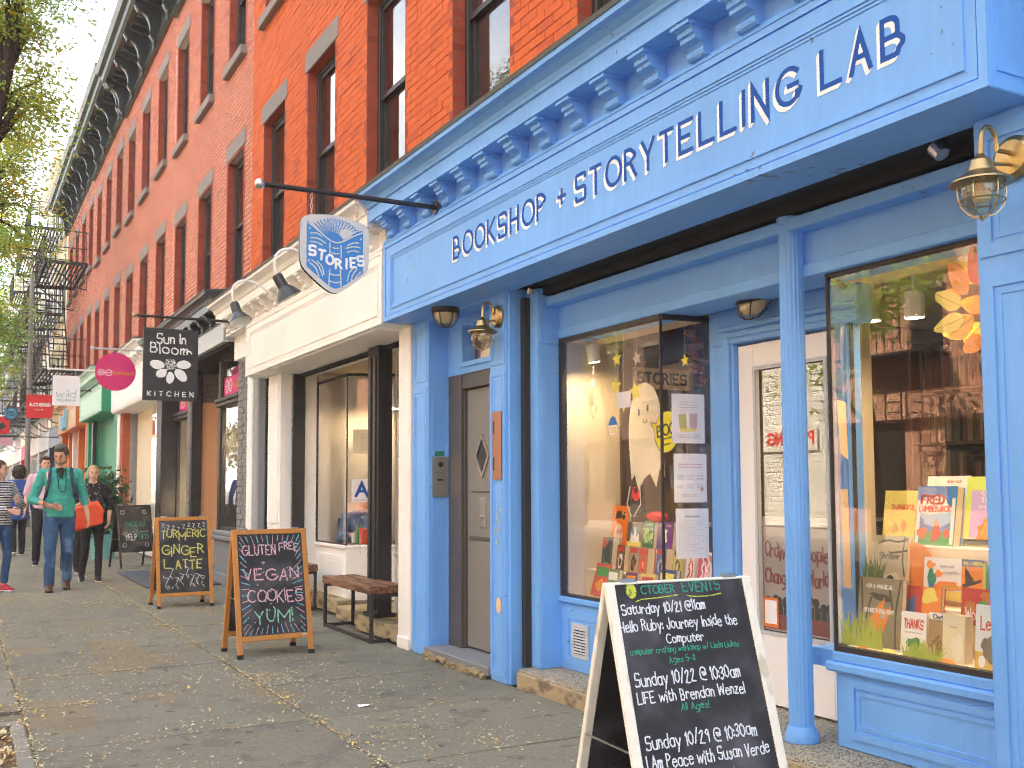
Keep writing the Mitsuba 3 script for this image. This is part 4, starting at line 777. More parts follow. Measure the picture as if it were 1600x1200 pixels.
star('yellow paper star touching the ghost head', 3.615, 5.085, 1.88, .07, YS, .2)
star('yellow paper star in the slanted pane beside the foil streamer', 3.82, 4.855, 2.055, .042, YS, .1)
star('pale green paper star low near the beige window side', 3.76, 5.77, 1.80, .052, col(.62, .66, .42), .3)
star('tiny pink paper star near the beige window side', 3.80, 5.85, 2.00, .034, col(.48, .55, .40), .1)
star('half hidden yellow star below the left paper star', 3.70, 5.33, 1.82, .05, YS, .5)
cu = thing('cupcake_decal', 'blue cupcake drawing stuck on the left shop window', 'decal')
Mc = wall_M(3.512, 5.235, 1.62)
part('icing', cu, MB().ext(Polygon([(.0, .055), (.03, .10), (.055, .11), (.08, .10), (.105, .055)]), .0006, Mc), B_)
part('wrapper', cu, MB().ext(LineString([(.008, .05), (.02, .002), (.085, .002), (.098, .05), (.008, .05)]).buffer(.003), .0006, Mc), 'm_paper')
nt = single('note', MB().ext(sbox(0, 0, .15, .10), .001, wall_M(3.60, 5.265, 1.785)), 'm_paper', 'blank white note hanging below the yellow stars', 'note')
fb = MB(); rr = np.random.default_rng(6); n = 26
for s in (0, 1):
    p = np.array([[4.20 + .03*math.sin(i*.9 + s), 5.27 - .004*i + .012*math.sin(i*1.7 + s*2), 2.38 - i*.0175] for i in range(n)]); w = .012 + .05*np.sin(np.linspace(.25, 2.9, n))**1.5
    a = rr.uniform(0, 3, n); d = np.stack([np.cos(a), np.sin(a)*.9, .1*a], 1)*w[:, None]
    V = np.stack([p - d, p + d], 1).reshape(-1, 3); F = []
    for i in range(n - 1): F += [[2*i, 2*i+1, 2*i+3], [2*i, 2*i+3, 2*i+2]]
    fb.add(V, np.array(F))
single('foil_streamer', fb, 'm_copper', 'crumpled copper foil streamer hanging behind the slanted pane', 'decoration')
# three sheets held on the slanted pane by suction cups
u_ = np.array([3.84 - 3.512, 4.632 - 4.672, 0]); u_ /= np.linalg.norm(u_); w_ = np.array([u_[1], -u_[0], 0])
for i, (z0_, z1_, lb) in enumerate(((1.545, 1.83, 'topmost sheet on the slanted pane, with two small pictures'), (1.205, 1.485, 'middle text sheet on the slanted pane of the left window'), (.885, 1.17, 'lowest sheet on the slanted pane, with a ruled box'))):
    t = thing('sheet', lb, 'poster'); o = np.array([3.512, 4.672, 0]) + u_*(.062 + .008*i) - w_*.004*0 + np.array([0, .008, 0]); o[2] = z0_; H = z1_ - z0_
    Mp = mat4(u_, [0, 0, 1], w_, o)
    part('page', t, MB().ext(sbox(0, 0, .218, H), .0008, Mp), 'm_paper')
    g = []
    if i == 0:
        part('picture', t, MB().ext(Polygon([(.05, .08), (.10, .075), (.095, .17), (.045, .165)]), .0012, Mp), col(.50, .46, .16)); part('picture', t, MB().ext(Polygon([(.12, .075), (.165, .08), (.17, .175), (.115, .17)]), .0012, Mp), col(.55, .36, .34)); part('picture', t, MB().ext(sbox(.055, .068, .16, .085), .0014, Mp), Y_)
        g = [sbox(.03, .05 - .010*j, .19, .053 - .010*j) for j in range(3)] + [sbox(.05, .205 + .016*j, .17, .208 + .016*j) for j in range(3)]
    elif i == 1:
        g = [sbox(.02 + .065*a, .155 - .009*b_, .07 + .065*a, .158 - .009*b_) for a in range(3) for b_ in range(4)] + [sbox(.02 + .065*a, .10 - .009*b_, .065 + .065*a, .103 - .009*b_) for a in range(3) for b_ in range(3)] + [sbox(.05, .045, .15, .048), sbox(.05, .034, .15, .037)]
        part('print', t, MB().ext(unary_union([sbox(.03, .215, .19, .222), sbox(.03, .198, .19, .204)]), .0012, Mp), col(.6, .40, .44)); part('seal', t, MB().ext(Point(.185, .075).buffer(.012), .0012, Mp), col(.55, .30, .2))
    else:
        g = [sbox(.02, .025, .20, .215).difference(sbox(.0215, .0265, .1985, .2135))] + [sbox(.03, .20 - .012*j, .19 - .03*(j % 3), .202 - .012*j) for j in range(14)] + [sbox(.06, .235, .16, .245)]
    part('print', t, MB().ext(unary_union(g), .0011, Mp), 'm_inkgrey')
    cups = MB()
    for uu in (.03, .19): cups.lathe([(0, 0), (.016, .0), (.008, .006), (.004, .012), (0, .013)], 12, mat4(u_, [0, 0, 1], w_, o + u_*uu + np.array([0, 0, H + .022])))
    part('suction_cup', t, cups, 'm_glass')
def sb_(label, x, y0, y1, z0, z1, c, art=(), depth=.03, tilt=.12): book(label, x, y0, y1, z0, z1, col(*c), art, depth, tilt, .0)
sb_('tall orange picture book with a black cat at the left of the window', 3.99, 5.745, 5.93, .89, 1.165, (.80, .20, .02), [('print', blob(.42, .78, .28, .10, 3).union(blob(.70, .76, .14, .09, 4)), dk_), ('print', blob(.45, .22, .30, .34, 5, j=.05), col(.80, .58, .46)), ('print', blob(.40, .36, .08, .07, 3).union(blob(.60, .37, .07, .07, 4)), col(.48, .2, .25)), ('print', Point(.66, .80).buffer(.035).union(Point(.80, .79).buffer(.03)), Y_)])
sb_('brown picture book with pale pointed shapes on the upper tier', 3.99, 5.573, 5.737, .89, 1.06, (.13, .10, .075), [('print', sbox(0, 0, 1, .22), Y_), ('print', blob(.48, .6, .3, .2, 5), col(.16, .26, .38)), ('print', Polygon([(.2, .2), (.3, .6), (.42, .42), (.55, .8), (.66, .42), (.8, .55), (.85, .2)]), W_)])
sb_('green patterned picture book on the upper tier', 3.99, 5.437, 5.559, .89, 1.08, (.05, .17, .05), [('print', sbox(.1, .8, .9, .95), col(.25, .4, .25)), ('print', blob(.5, .4, .3, .22, 6, j=.4), col(.45, .62, .08)), ('print', blob(.5, .42, .16, .12, 7), gr_), ('print', specks(24, .08, .08, .92, .7, .04, 4), col(.62, .68, .3))], .07)
sb_('purple picture book with a white ghost figure on the upper tier', 3.99, 5.235, 5.40, .89, 1.07, (.13, .04, .24), [('print', blob(.5, .42, .15, .26, 5).union(blob(.5, .66, .12, .08, 6)), W_), ('lettering', tx('Boo Club', .12, .82, .74, .1, .2), col(.48, .3, .45))], .06)
sb_('dark green picture book with a tree silhouette on the middle tier', 3.86, 5.741, 5.86, .737, .955, (.06, .09, .05), [('print', blob(.25, .85, .35, .2, 3), col(.5, .12, .06)), ('print', blob(.55, .5, .3, .35, 4), col(.03, .05, .03)), ('print', blob(.5, .15, .4, .12, 8), col(.12, .22, .12))], .06)
for i, (a, b, h, c, s) in enumerate(((5.591, 5.681, .91, (.16, .09, .06), 'brown book with a red band'), (5.431, 5.539, .908, (.42, .30, .18), 'tan book with a dark arched picture'), (5.335, 5.425, .905, (.48, .14, .06), 'rust coloured book with a red figure'), (5.144, 5.237, .912, (.12, .11, .28), 'violet book with a red title band'), (4.977, 5.066, .915, (.50, .44, .08), 'mustard book with a dark oval'))):
    sb_(s + ' on the middle tier of the left window', 3.86, a, b, .737, h, c, [('print', sbox(.08, .76, .92, .94), rd_ if i != 4 else dk_), ('print', blob(.5, .38, .28, .28, 20 + i), (W_, dk_, rd_, col(.4, .42, .6), dk_)[i]), ('print', blob(.5, .36, .15, .16, 30 + i), (dk_, col(.2, .1, .05), O_, dk_, col(.6, .5, .2))[i])], .06)
for i, (a, c, s) in enumerate(((4.87, (.70, .62, .56), 'red and white striped'), (4.748, (.60, .05, .06), 'bright red'), (4.70, (.62, .20, .22), 'pale red'))):
    sb_(s + ' book near the slanted pane', 3.87, a, a + .085, .737, .89, c, [('print', tree_lines([[(.3, .1), (.6, .3), (.3, .5), (.6, .7), (.4, .9)], [(.7, .1), (.9, .4), (.7, .7)]], .06), rd_ if i == 0 else W_)], .05)
for i, (a, b, z0_, z1_, c, s) in enumerate(((5.588, 5.765, .58, .787, (.62, .09, .04), 'red picture book leaning at the lower left corner of the window'), (5.447, 5.573, .58, .765, (.20, .24, .10), 'olive book on the lowest tier of the left window'), (5.25, 5.369, .58, .757, (.16, .06, .12), 'plum book on the lowest tier of the left window'), (4.859, 5.029, .58, .80, (.05, .07, .22), 'navy book on the lowest tier of the left window'), (5.06, 5.21, .58, .76, (.70, .5, .1), 'yellow book on the lowest tier of the left window'))):
    sb_(s, 3.71, a, b, z0_, z1_, c, [('print', sbox(.1, .62, .9, .90), (gr_, W_, O_, Y_, rd_)[i]), ('print', blob(.5, .34, .3, .2, 40 + i), (O_, dk_, W_, col(.2, .4, .6), W_)[i])], .03, .3 if i == 0 else .12)
sc = single('red_cushion', MB().ell([4.0, 5.40, 1.10], [.05, .10, .035], 3), 'm_red', 'small red cushion lying behind the upper row of books', 'cushion', smooth=True)

tg = thing('hanging_bag', 'red and black patterned bag with white cords hanging behind the left books', 'bag')
part('pouch', tg, MB().ext(Polygon([(0, .02), (.03, .20), (.07, .15), (.12, .21), (.14, .03), (.07, 0)]), .03, wall_M(3.97, 5.62, 1.10)), 'm_black'); part('red_panel', tg, MB().ext(Polygon([(.02, .13), (.035, .195), (.07, .145), (.115, .20), (.125, .12), (.07, .10)]), .032, wall_M(3.97, 5.62, 1.10)), 'm_red')
part('cord', tg, MB().tube([[3.93, 5.60, 1.30], [3.92, 5.625, 1.18], [3.92, 5.58, 1.10]], .004, 5).tube([[3.93, 5.49, 1.31], [3.92, 5.47, 1.18], [3.92, 5.55, 1.10]], .004, 5), 'm_paper')

# ---------------------------------------------------------------- the white restaurant next door
Bd = thing('restaurant_building', 'orange brick building with the cream white restaurant front beside the blue shop', 'building')
BY0, BY1 = 7.62, 13.08
upper_floors(Bd, BY0, BY1, 0, 'm_brick', 'm_mortar', 220, 3.45, 9.75)
small_cornice(Bd, BY0 + .01, BY1, 'm_cream', z=3.22, step=.36)
fascia(Bd, BY0 + .02, 12.05, 2.615, 3.22, 'm_cream', border=.11)
part('frieze', Bd, bx(3.06, 3.25, 12.05, BY1, 2.92, 3.22), 'm_cream')
part('pilaster', Bd, MB().box(3.19, 3.45, 7.625, 7.87, 0, 2.615, c=.012).box(3.18, 3.2, 7.625, 7.87, 0, .10, c=.01), 'm_cream')
part('pilaster', Bd, MB().box(3.19, 3.40, 11.40, 11.90, 0, 2.615, c=.006).box(3.175, 3.2, 11.44, 11.86, .9, 2.5, c=.004), 'm_white')
part('soffit', Bd, MB().box(3.0, 3.62, 7.87, 11.40, 2.60, 2.63).box(3.0, 3.3, 11.9, 12.05, 2.60, 2.63), 'm_white')
part('shutter_housing', Bd, bx(3.40, 3.46, 7.87, 11.42, 2.565, 2.60), 'm_black_matte')
for a, lb in ((8.70, None), (11.36, None)):
    part('iron_post', Bd, MB().box(3.33, 3.47, a, a + .26, .12, 2.60, c=.006).box(3.315, 3.335, a + .04, a + .10, .2, 2.5, c=.004).box(3.315, 3.335, a + .16, a + .22, .2, 2.5, c=.004).box(3.30, 3.50, a - .02, a + .28, .12, .17), 'm_black')
part('side_wall', Bd, bx(3.47, 3.62, 11.42, 11.62, .1, 2.62), 'm_cream')
BE = col(.70, .66, .54)
def shop_bay(holder, x, ya, yb, xr, yr, zs, zt, mat, fmat, glass=True, left=False):
    """bay with a low panelled wall: front from ya (right) to yb (left) at x, return to (xr, yr) on its right (or left) end"""
    e = (x, yb) if left else (x, ya)
    low = MB().box(x, x + .06, ya, yb, .1, zs, c=.003)
    p, q = np.array(e), np.array([xr, yr]); n = np.array([-(q - p)[1], (q - p)[0]]); n = n/np.linalg.norm(n)*.02*(1 if left else -1)
    quadp = [p, q, q + n, p + n]
    P = np.array([[*a, z] for z in (.1, zs) for a in quadp]); low.add(P, np.array([[0, 1, 5], [0, 5, 4], [3, 7, 6], [3, 6, 2], [4, 5, 6], [4, 6, 7], [1, 2, 6], [1, 6, 5], [0, 4, 7], [0, 7, 3]]))
    k = part('bay_wall', holder, low, mat)
    part('bay_sill', holder, MB().box(x - .03, x + .08, ya - .01, yb + .01, zs, zs + .035, c=.006).tube([[*p, zs + .018], [*q, zs + .018]], .026, 4), mat)
    panel(holder, 'bay_panel', x, ya + .12, yb - .12, .22, zs - .08, mat, .05, .010)
    L = np.linalg.norm(q - p); d = np.array([*(q - p)/L, 0]); nn = np.array([d[1], -d[0], 0])
    if nn[1] > 0: nn = -nn
    ux = d if not left else d
    part('bay_panel', holder, MB().ext(frame2(L - .24, zs - .32, .05), .01, mat4(ux, [0, 0, 1], np.cross(ux, [0, 0, 1]), [*(p + (q-p)/L*.12 - n/np.linalg.norm(n)*.002), .22])), mat)
    fr = MB().box(x, x + .03, ya, yb, zt - .03, zt).box(x, x + .03, ya, yb, zs + .03, zs + .05).box(x, x + .025, yb - .025 if not left else ya, yb if not left else ya + .025, zs, zt).tube([[*p, zs], [*p, zt]], .009, 4).tube([[*q, zs], [*q, zt]], .015, 4).tube([[*p, zt - .015], [*q, zt - .015]], .014, 4)
    w = part('shop_window', holder, fr, fmat)
    if glass: pane(w, (x + .012, ya), (x + .012, yb), zs + .04, zt - .02); pane(w, tuple(p), tuple(q), zs + .04, zt - .02)
    return w
w = shop_bay(Bd, 3.62, 10.36, 11.44, 4.30, 10.02, .655, 2.52, 'm_white', 'm_dark_frame')
shop_bay(Bd, 3.62, 7.87, 8.98, 4.30, 9.20, .655, 2.60, 'm_cream', 'm_cream', left=True)
part('interior_wall', Bd, MB().box(3.65, 6, 11.45, 11.5, .1, 2.62).box(5.9, 6.0, 7.7, 11.45, .1, 2.62).box(3.65, 6, 7.64, 7.70, .1, 2.62), col(.60, .56, .48))
part('interior_ceiling', Bd, bx(3.62, 9, 7.66, 11.5, 2.63, 2.68), 'm_ceiling'); part('interior_floor', Bd, bx(3.62, 9, 7.66, 11.5, .04, .12), 'm_brownwall')
part('door', Bd, MB().box(4.28, 4.33, 9.22, 9.34, .12, 2.15).box(4.28, 4.33, 9.90, 10.02, .12, 2.15).box(4.28, 4.33, 9.34, 9.90, 2.02, 2.15).box(4.28, 4.33, 9.34, 9.90, .12, .5), 'm_cream')
stp = part('step', Bd, MB().box(3.24, 4.4, 7.87, 9.02, 0, .135, c=.012).box(3.35, 4.4, 9.02, 9.9, 0, .125, c=.012), 'm_stepedge', label='worn stone step before the restaurant door')
part('step', Bd, MB().box(3.46, 3.64, 10.2, 11.42, 0, .14, c=.012), 'm_stepedge')
tb = single('window_table', MB().box(3.72, 4.35, 10.36, 10.82, .66, .70, c=.004).box(3.98, 4.04, 10.56, 10.62, .1, .66), 'm_shelfwood', 'small dark table inside the restaurant window', 'table')
for y, z, c, s, r in ((10.55, .70, col(.05, .25, .08), 'green bottle on the restaurant window table', .028), (10.42, .70, col(.62, .08, .04), 'red box on the restaurant window table', .05), (10.68, .70, 'm_paper', 'white cup on the restaurant window table', .035)):
    if 'box' in s: single('box', bx(3.80, 3.90, y - .06, y + .06, z, z + .16, c=.004), c, s, 'box')
    else: single('bottle' if 'bottle' in s else 'cup', MB().lathe([(0, 0), (r, 0), (r, .12), (r*.35, .17), (r*.35, .22), (0, .22)] if 'bottle' in s else [(0, 0), (r*.8, 0), (r, .10), (r*.9, .10), (r*.7, .01)], 14, mat4([1, 0, 0], [0, 1, 0], [0, 0, 1], [3.82, y, z])), c, s, 'bottle' if 'bottle' in s else 'cup', smooth=40)
pl_ = thing('pendant_lamp', 'lit white pendant lamp over the restaurant window table', 'lamp')
part('cord', pl_, MB().tube([[4.3, 10.9, 2.3], [4.3, 10.9, 2.64]], .006, 5), 'm_black')
part('shade', pl_, MB().lathe([(.16, 0), (.15, .04), (.06, .14), (0, .15)], 20, mat4([1, 0, 0], [0, 1, 0], [0, 0, 1], [4.3, 10.9, 2.2])), 'm_white', 30)
k = part('bulb', pl_, MB().ell([4.3, 10.9, 2.22], [.045, .045, .045], 2), 'm_white', True); scene[k]['emitter'] = lampmat(28)
# grade card and menus on the slanted return of the restaurant window
ur = np.array([4.30 - 3.62, 10.02 - 10.36, 0]); ur /= np.linalg.norm(ur); wr = np.cross(ur, [0, 0, 1])
gc = thing('grade_card', 'white card with a big blue letter A in the restaurant window', 'sign')
Mg = mat4(ur, [0, 0, 1], wr, np.array([3.62, 10.36, 1.145]) + ur*.05 + wr*.006)
part('card', gc, MB().ext(sbox(0, 0, .215, .245), .001, Mg), 'm_paper'); part('lettering', gc, MB().ext(affinity.translate(ink('A', .13, .032, cap='square', width=.115), .05, .07), .0018, Mg), 'm_letter_blue')
part('rule', gc, MB().ext(sbox(.02, .02, .195, .028), .0018, Mg), 'm_inkgrey')
nt = single('menu_sheet', MB().ext(sbox(0, 0, .30, .26), .001, mat4(ur, [0, 0, 1], wr, np.array([3.62, 10.36, 1.66]) + ur*.06 + wr*.006)), 'm_paperwarm', 'pale menu sheet above the letter A card', 'menu')
part('print', nt, MB().ext(unary_union([sbox(.08, .04 + .02*i, .22, .044 + .02*i) for i in range(9)]), .0016, mat4(ur, [0, 0, 1], wr, np.array([3.62, 10.36, 1.66]) + ur*.06 + wr*.006)), 'm_inkgrey')
for z0, h, lb in ((1.56, .17, 'white sheet high in the right restaurant window'), (.78, .21, 'white sheet of large print low in the right restaurant window')):
    nt = single('menu_sheet', MB().ext(sbox(0, 0, .20, h), .001, wall_M(3.628, 8.97, z0)), 'm_paper', lb, 'menu')
    part('print', nt, MB().ext(unary_union([sbox(.02, h - .04 - .028*i, .17 - .02*(i % 2), h - .026 - .028*i) for i in range(int(h/.034))]), .0016, wall_M(3.628, 8.97, z0)), 'm_ink')
def gooseneck(y, label, lean):
    t = thing('gooseneck_lamp', label, 'lamp', 'gooseneck lamps over the cream fascia')
    pts = [[2.98, y, 3.30], [2.80, y, 3.33]] + [[2.60 - .17*math.sin(a)*1.0, y, 3.33 + .10*math.sin(a*1.0) + .02] for a in np.linspace(.2, 1.2, 4)]
    pts = [[2.97, y, 3.27], [2.85, y, 3.33], [2.72, y, 3.42], [2.60, y, 3.46], [2.50, y, 3.44], [2.44, y, 3.37], [2.44, y, 3.27], [2.46, y, 3.20]]
    part('arm', t, MB().tube(smooth_line(np.array(pts)), .013, 8), 'm_pipe_white', 40)
    ax = np.array(lean)/np.linalg.norm(lean); e1 = np.cross([0, 1, 0], ax); e1 /= np.linalg.norm(e1)
    M = mat4(e1, np.cross(ax, e1), ax, np.array([2.46, y, 3.20]) - ax*.22)
    part('shade', t, MB().lathe([(.118, 0), (.120, .004), (.09, .06), (.056, .10), (.050, .115), (.048, .21), (.038, .23), (0, .23)], 28, M), 'm_shade', 30)
    part('inner', t, MB().lathe([(.116, .002), (.086, .056), (.045, .095), (0, .095)], 28, M), 'm_white', 30)
gooseneck(10.55, 'gooseneck lamp with black shade nearest the corner of the cream fascia', (-.22, .38, .9))
gooseneck(8.95, 'gooseneck lamp with black shade half hidden by the hanging book sign', (-.5, .05, .85))

# ---------------------------------------------------------------- dark shop front (pink signs)
Cb = thing('dark_shop_building', 'red brick building whose ground floor has a black cornice and pink shop signs', 'building')
CY0, CY1 = 13.10, 18.55
upper_floors(Cb, CY0, CY1, .05, 'm_brick_red', 'm_mortar_light', 0, 3.5, 9.75)
big_cornice(Cb, CY0, CY1, 9.80)
small_cornice(Cb, CY0 + .0, CY1 - .1, 'm_cornice', z=3.42, x=2.92, step=.5)
part('fascia', Cb, bx(2.93, 3.3, CY0 + .03, CY1 - .1, 3.17, 3.42, c=.004), 'm_greyblue')
part('ceiling', Cb, bx(3.0, 4.6, CY0 + .03, CY1 - .05, 3.12, 3.17), 'm_black_matte')
part('brick_pier', Cb, bx(3.2, 3.7, 13.1, 13.42, 0, 3.15, c=.01), 'm_greybrick'); part('brick_pier', Cb, bx(3.2, 3.7, 16.55, 16.75, 0, 3.15, c=.01), 'm_greybrick')
part('brick_pier', Cb, bx(3.2, 3.3, 12.85, 13.09, 0, 2.92, c=.005), 'm_greybrick')
for yb in (12.84, 13.1, 16.55):
    g = MB()
    for r_i in range(36): g.box(3.188, 3.205, yb + .01 + (.08 if r_i % 2 else 0), yb + (.30 if yb == 13.1 else .22 if yb < 13 else .19), .05 + r_i*.085, .12 + r_i*.085, c=.008)
    part('rough_brick', Cb, g, 'm_greybrick')
part('white_strip', Cb, bx(3.17, 3.3, 12.60, 12.84, 0, 2.92, c=.01), 'm_white'); part('downpipe', Cb, bx(3.18, 3.3, 12.38, 12.59, 0, 2.92, c=.02), 'm_greypaint'); part('side_door', Cb, bx(3.30, 3.4, 11.92, 12.37, 0, 2.6), 'm_dark_frame')
for (ya, yb, nm) in ((13.42, 14.72, 'right'), (16.75, 18.05, 'left')):
    w = part('shop_window', Cb, MB().box(3.28, 3.33, ya, ya + .05, .72, 3.12).box(3.28, 3.33, yb - .05, yb, .72, 3.12).box(3.28, 3.33, ya, yb, .72, .77).box(3.18, 3.36, ya - .03, yb + .03, 2.50, 2.56, c=.012).box(3.2, 3.34, ya, yb, 2.44, 2.5, c=.01), 'm_dark_frame')
    pane(w, (3.305, ya), (3.305, yb), .77, 2.45); pane(w, (3.305, ya), (3.305, yb), 2.56, 3.10)
    part('sign_film', w, quad([[3.300, ya + .05, 2.58], [3.300, yb - .05, 2.58], [3.300, yb - .05, 2.86], [3.300, ya + .05, 2.86]]), 'm_pink')
    Mf = wall_M(3.2985, yb - .1, 2.60)
    ring = unary_union([affinity.translate(Point(0, 0).buffer(.09).difference(Point(0, 0).buffer(.072)), .13, .13), affinity.translate(Point(0, 0).buffer(.09).difference(Point(0, 0).buffer(.072)), .33, .13), sbox(.08, .122, .18, .138), sbox(.122, .08, .138, .18), sbox(.28, .122, .38, .138)])
    part('sign_rings', w, MB().ext(ring, .001, Mf), 'm_paper'); part('lettering', w, MB().ext(affinity.translate(ink('Babeland', .10, .018, width=.62), .46, .09), .001, Mf), 'm_orange')
    part('pedestal', Cb, MB().box(3.16, 3.5, ya - .02, yb + .02, .0, .16, c=.01).box(3.20, 3.5, ya, yb, .16, .60, c=.01).box(3.14, 3.5, ya - .03, yb + .03, .60, .66, c=.015).box(3.17, 3.5, ya, yb, .66, .72, c=.01), 'm_slate')
    part('display_back', Cb, bx(4.1, 4.14, ya, yb, .7, 2.5), 'm_beige')
part('black_column', Cb, MB().box(3.02, 3.30, 18.06, 18.52, 0, 3.15, c=.01).box(3.0, 3.3, 18.02, 18.54, 3.0, 3.16, c=.01), 'm_black')
part('dark_post', Cb, bx(3.26, 3.36, 14.72, 14.86, 0, 3.12, c=.008), 'm_dark_frame'); part('dark_post', Cb, bx(3.2, 3.36, 16.42, 16.55, 0, 3.12, c=.008), 'm_dark_frame')
part('side_wall', Cb, bx(3.34, 4.5, 14.74, 14.80, .05, 3.1), 'm_black'); part('side_wall', Cb, bx(3.34, 3.95, 16.50, 16.56, .05, 2.66), 'm_peach')
pd = part('door', Cb, MB().box(3.92, 3.97, 14.8, 16.5, .1, 2.66, c=.003), 'm_peach', label='peach coloured door leaf in the dark recess')
part('header', Cb, bx(3.9, 4.0, 14.8, 16.5, 2.66, 3.1), 'm_black'); part('step', Cb, bx(3.2, 4.4, 14.75, 16.5, 0, .10, c=.01), 'm_slate')
part('knob', pd, MB().ell([3.90, 16.2, 1.1], [.03, .03, .03], 2).box(3.9, 3.92, 16.17, 16.23, 1.05, 1.25), 'm_brass'); part('knob', pd, MB().ell([3.90, 16.2, 2.2], [.03, .03, .03], 2), 'm_brass')
rr = np.random.default_rng(17)
for i, (y, z, h, c, s) in enumerate(((13.62, .75, 1.05, (.70, .05, .06), 'red packaged goods hanging in a tall strip'), (13.80, .75, .35, (.80, .50, .10), 'stack of orange and yellow boxes low'), (13.98, .75, .22, (.20, .55, .70), 'turquoise box'), (14.2, .75, .5, (.55, .40, .60), 'lilac boxes'))):
    g = MB()
    for j in range(int(h/.11)): g.box(3.55 + .02*rr.random(), 3.65, y - .07, y + .07 - .02*rr.random(), z + j*.11, z + j*.11 + .095, c=.004)
    single('display_goods', g, col(*c), s + ' in the dark shop right window', 'goods')
def glow_lamp(x, y, z, power, label):
    t = thing('window_bulb', label, 'lamp')
    part('cord', t, MB().tube([[x, y, z + .05], [x, y, 2.5]], .005, 5), 'm_black'); k = part('bulb', t, MB().ell([x, y, z], [.035, .035, .045], 2), 'm_white', True); scene[k]['emitter'] = lampmat(power)
glow_lamp(3.6, 13.75, 2.0, 60, 'glowing bulb high in the window with red goods'); glow_lamp(3.55, 17.0, 1.05, 60, 'glowing bulb low in the left window of the dark shop')

# ---------------------------------------------------------------- white, green and orange fronts farther on
def plain_shop(nm, label, y0, y1, dz, brick, mort, front, fy0, fy1, z0, z1, cor=None, zc=3.8, letters=None, infill=None, frame=None, step=.5):
    b = thing('shop_building', label, 'building')
    upper_floors(b, y0, y1, dz, brick, mort, 0, z1 - .05, 9.75 + dz)
    big_cornice(b, y0, y1, 9.80 + dz)
    fascia(b, fy0, fy1, z0, z1, front[0], border=.09, side=.14)
    part('fascia_end', b, bx(2.953, 3.3, fy0 - .012, fy0 + .0, z0, z1), front[1])
    if cor: small_cornice(b, fy0, fy1, cor, z=z1, step=step)
    part('pilaster', b, MB().box(3.18, 3.6, y0 + .02, y0 + .42, 0, z0, c=.01), frame or front[1]); part('pilaster', b, MB().box(3.18, 3.6, y1 - .42, y1 - .02, 0, z0, c=.01), frame or front[1])
    part('soffit', b, bx(2.97, 3.7, fy0, fy1, z0 - .03, z0 - .002), front[1])
    if fy0 - y0 > .1: part('frieze', b, bx(3.16, 3.3, y0 + .02, fy0, z0, z1), front[1])
    if y1 - fy1 > .1: part('frieze', b, bx(3.16, 3.3, fy1, y1 - .02, z0, z1), front[1])
    return b
D = plain_shop('D', 'red brick building with a plain white fascia between the dark and the green shops', 18.57, 24.78, .18, 'm_brick_red', 'm_mortar_light', ('m_white', 'm_white'), 19.2, 24.0, 2.98, 3.62, 'm_white', step=.45, frame='m_white')
part('shutter', D, MB().box(3.45, 3.5, 18.99, 23.58, .55, 2.95).box(3.40, 3.5, 19.0, 19.9, .72, 2.5, c=.01).box(3.40, 3.46, 21.3, 21.42, .1, 2.95), 'm_beige')
w = part('shop_window', D, MB().box(3.38, 3.42, 19.95, 21.3, 2.3, 2.36).box(3.38, 3.42, 20.5, 20.56, .72, 2.95), 'm_beige'); pane(w, (3.39, 19.95), (3.39, 21.3), .7, 2.9)
part('bay_wall', D, bx(3.3, 3.5, 19.0, 23.58, 0, .55, c=.01), 'm_white')
part('brick_pier', D, bx(3.15, 3.3, 23.6, 23.98, 0, 2.95), 'm_brick_red')
E_ = plain_shop('E', 'brick building with the mint green shop front', 24.8, 30.88, .34, 'm_brick_red', 'm_mortar_light', ('m_green_pale', 'm_green'), 25.75, 30.6, 3.16, 3.82, 'm_green_pale', step=.4, frame='m_green')
part('infill', E_, MB().box(3.45, 3.5, 24.46, 30.7, 0, 3.12).box(3.40, 3.46, 26.2, 26.35, 0, 3.12).box(3.38, 3.46, 24.5, 26.0, 0, .6, c=.01), 'm_green'); part('post', E_, bx(3.2, 3.3, 29.6, 29.9, 0, 3.12), 'm_black')
part('green_lattice', E_, MB().box(2.9, 2.95, 25.8, 30.5, 3.83, 4.02), 'm_green_dark')
F_ = plain_shop('F', 'brick building with the bright orange shop front', 30.9, 38.9, .5, 'm_brick_red', 'm_mortar_light', ('m_orange_pale', 'm_orange'), 31.6, 37.4, 3.12, 3.80, 'm_orange_pale', step=.6, frame='m_orange')
part('infill', F_, MB().box(3.45, 3.5, 31.5, 38.5, 0, 3.1), 'm_orange'); part('post', F_, bx(3.2, 3.4, 33.2, 33.5, 0, 3.1), 'm_orange'); part('post', F_, MB().box(3.2, 3.4, 36.2, 36.6, 0, 3.1), 'm_orange'); part('post', F_, bx(3.22, 3.4, 35.0, 35.3, 0, 3.1), 'm_white')
lt = MB()
for i, ch in enumerate('aul'): lt.ext(affinity.translate(ink(ch, .52, .11), .0 + i*.62, 0), .10, wall_M(2.94, 35.4, 3.20))
part('raised_letters', F_, lt, col(.30, .62, .80))
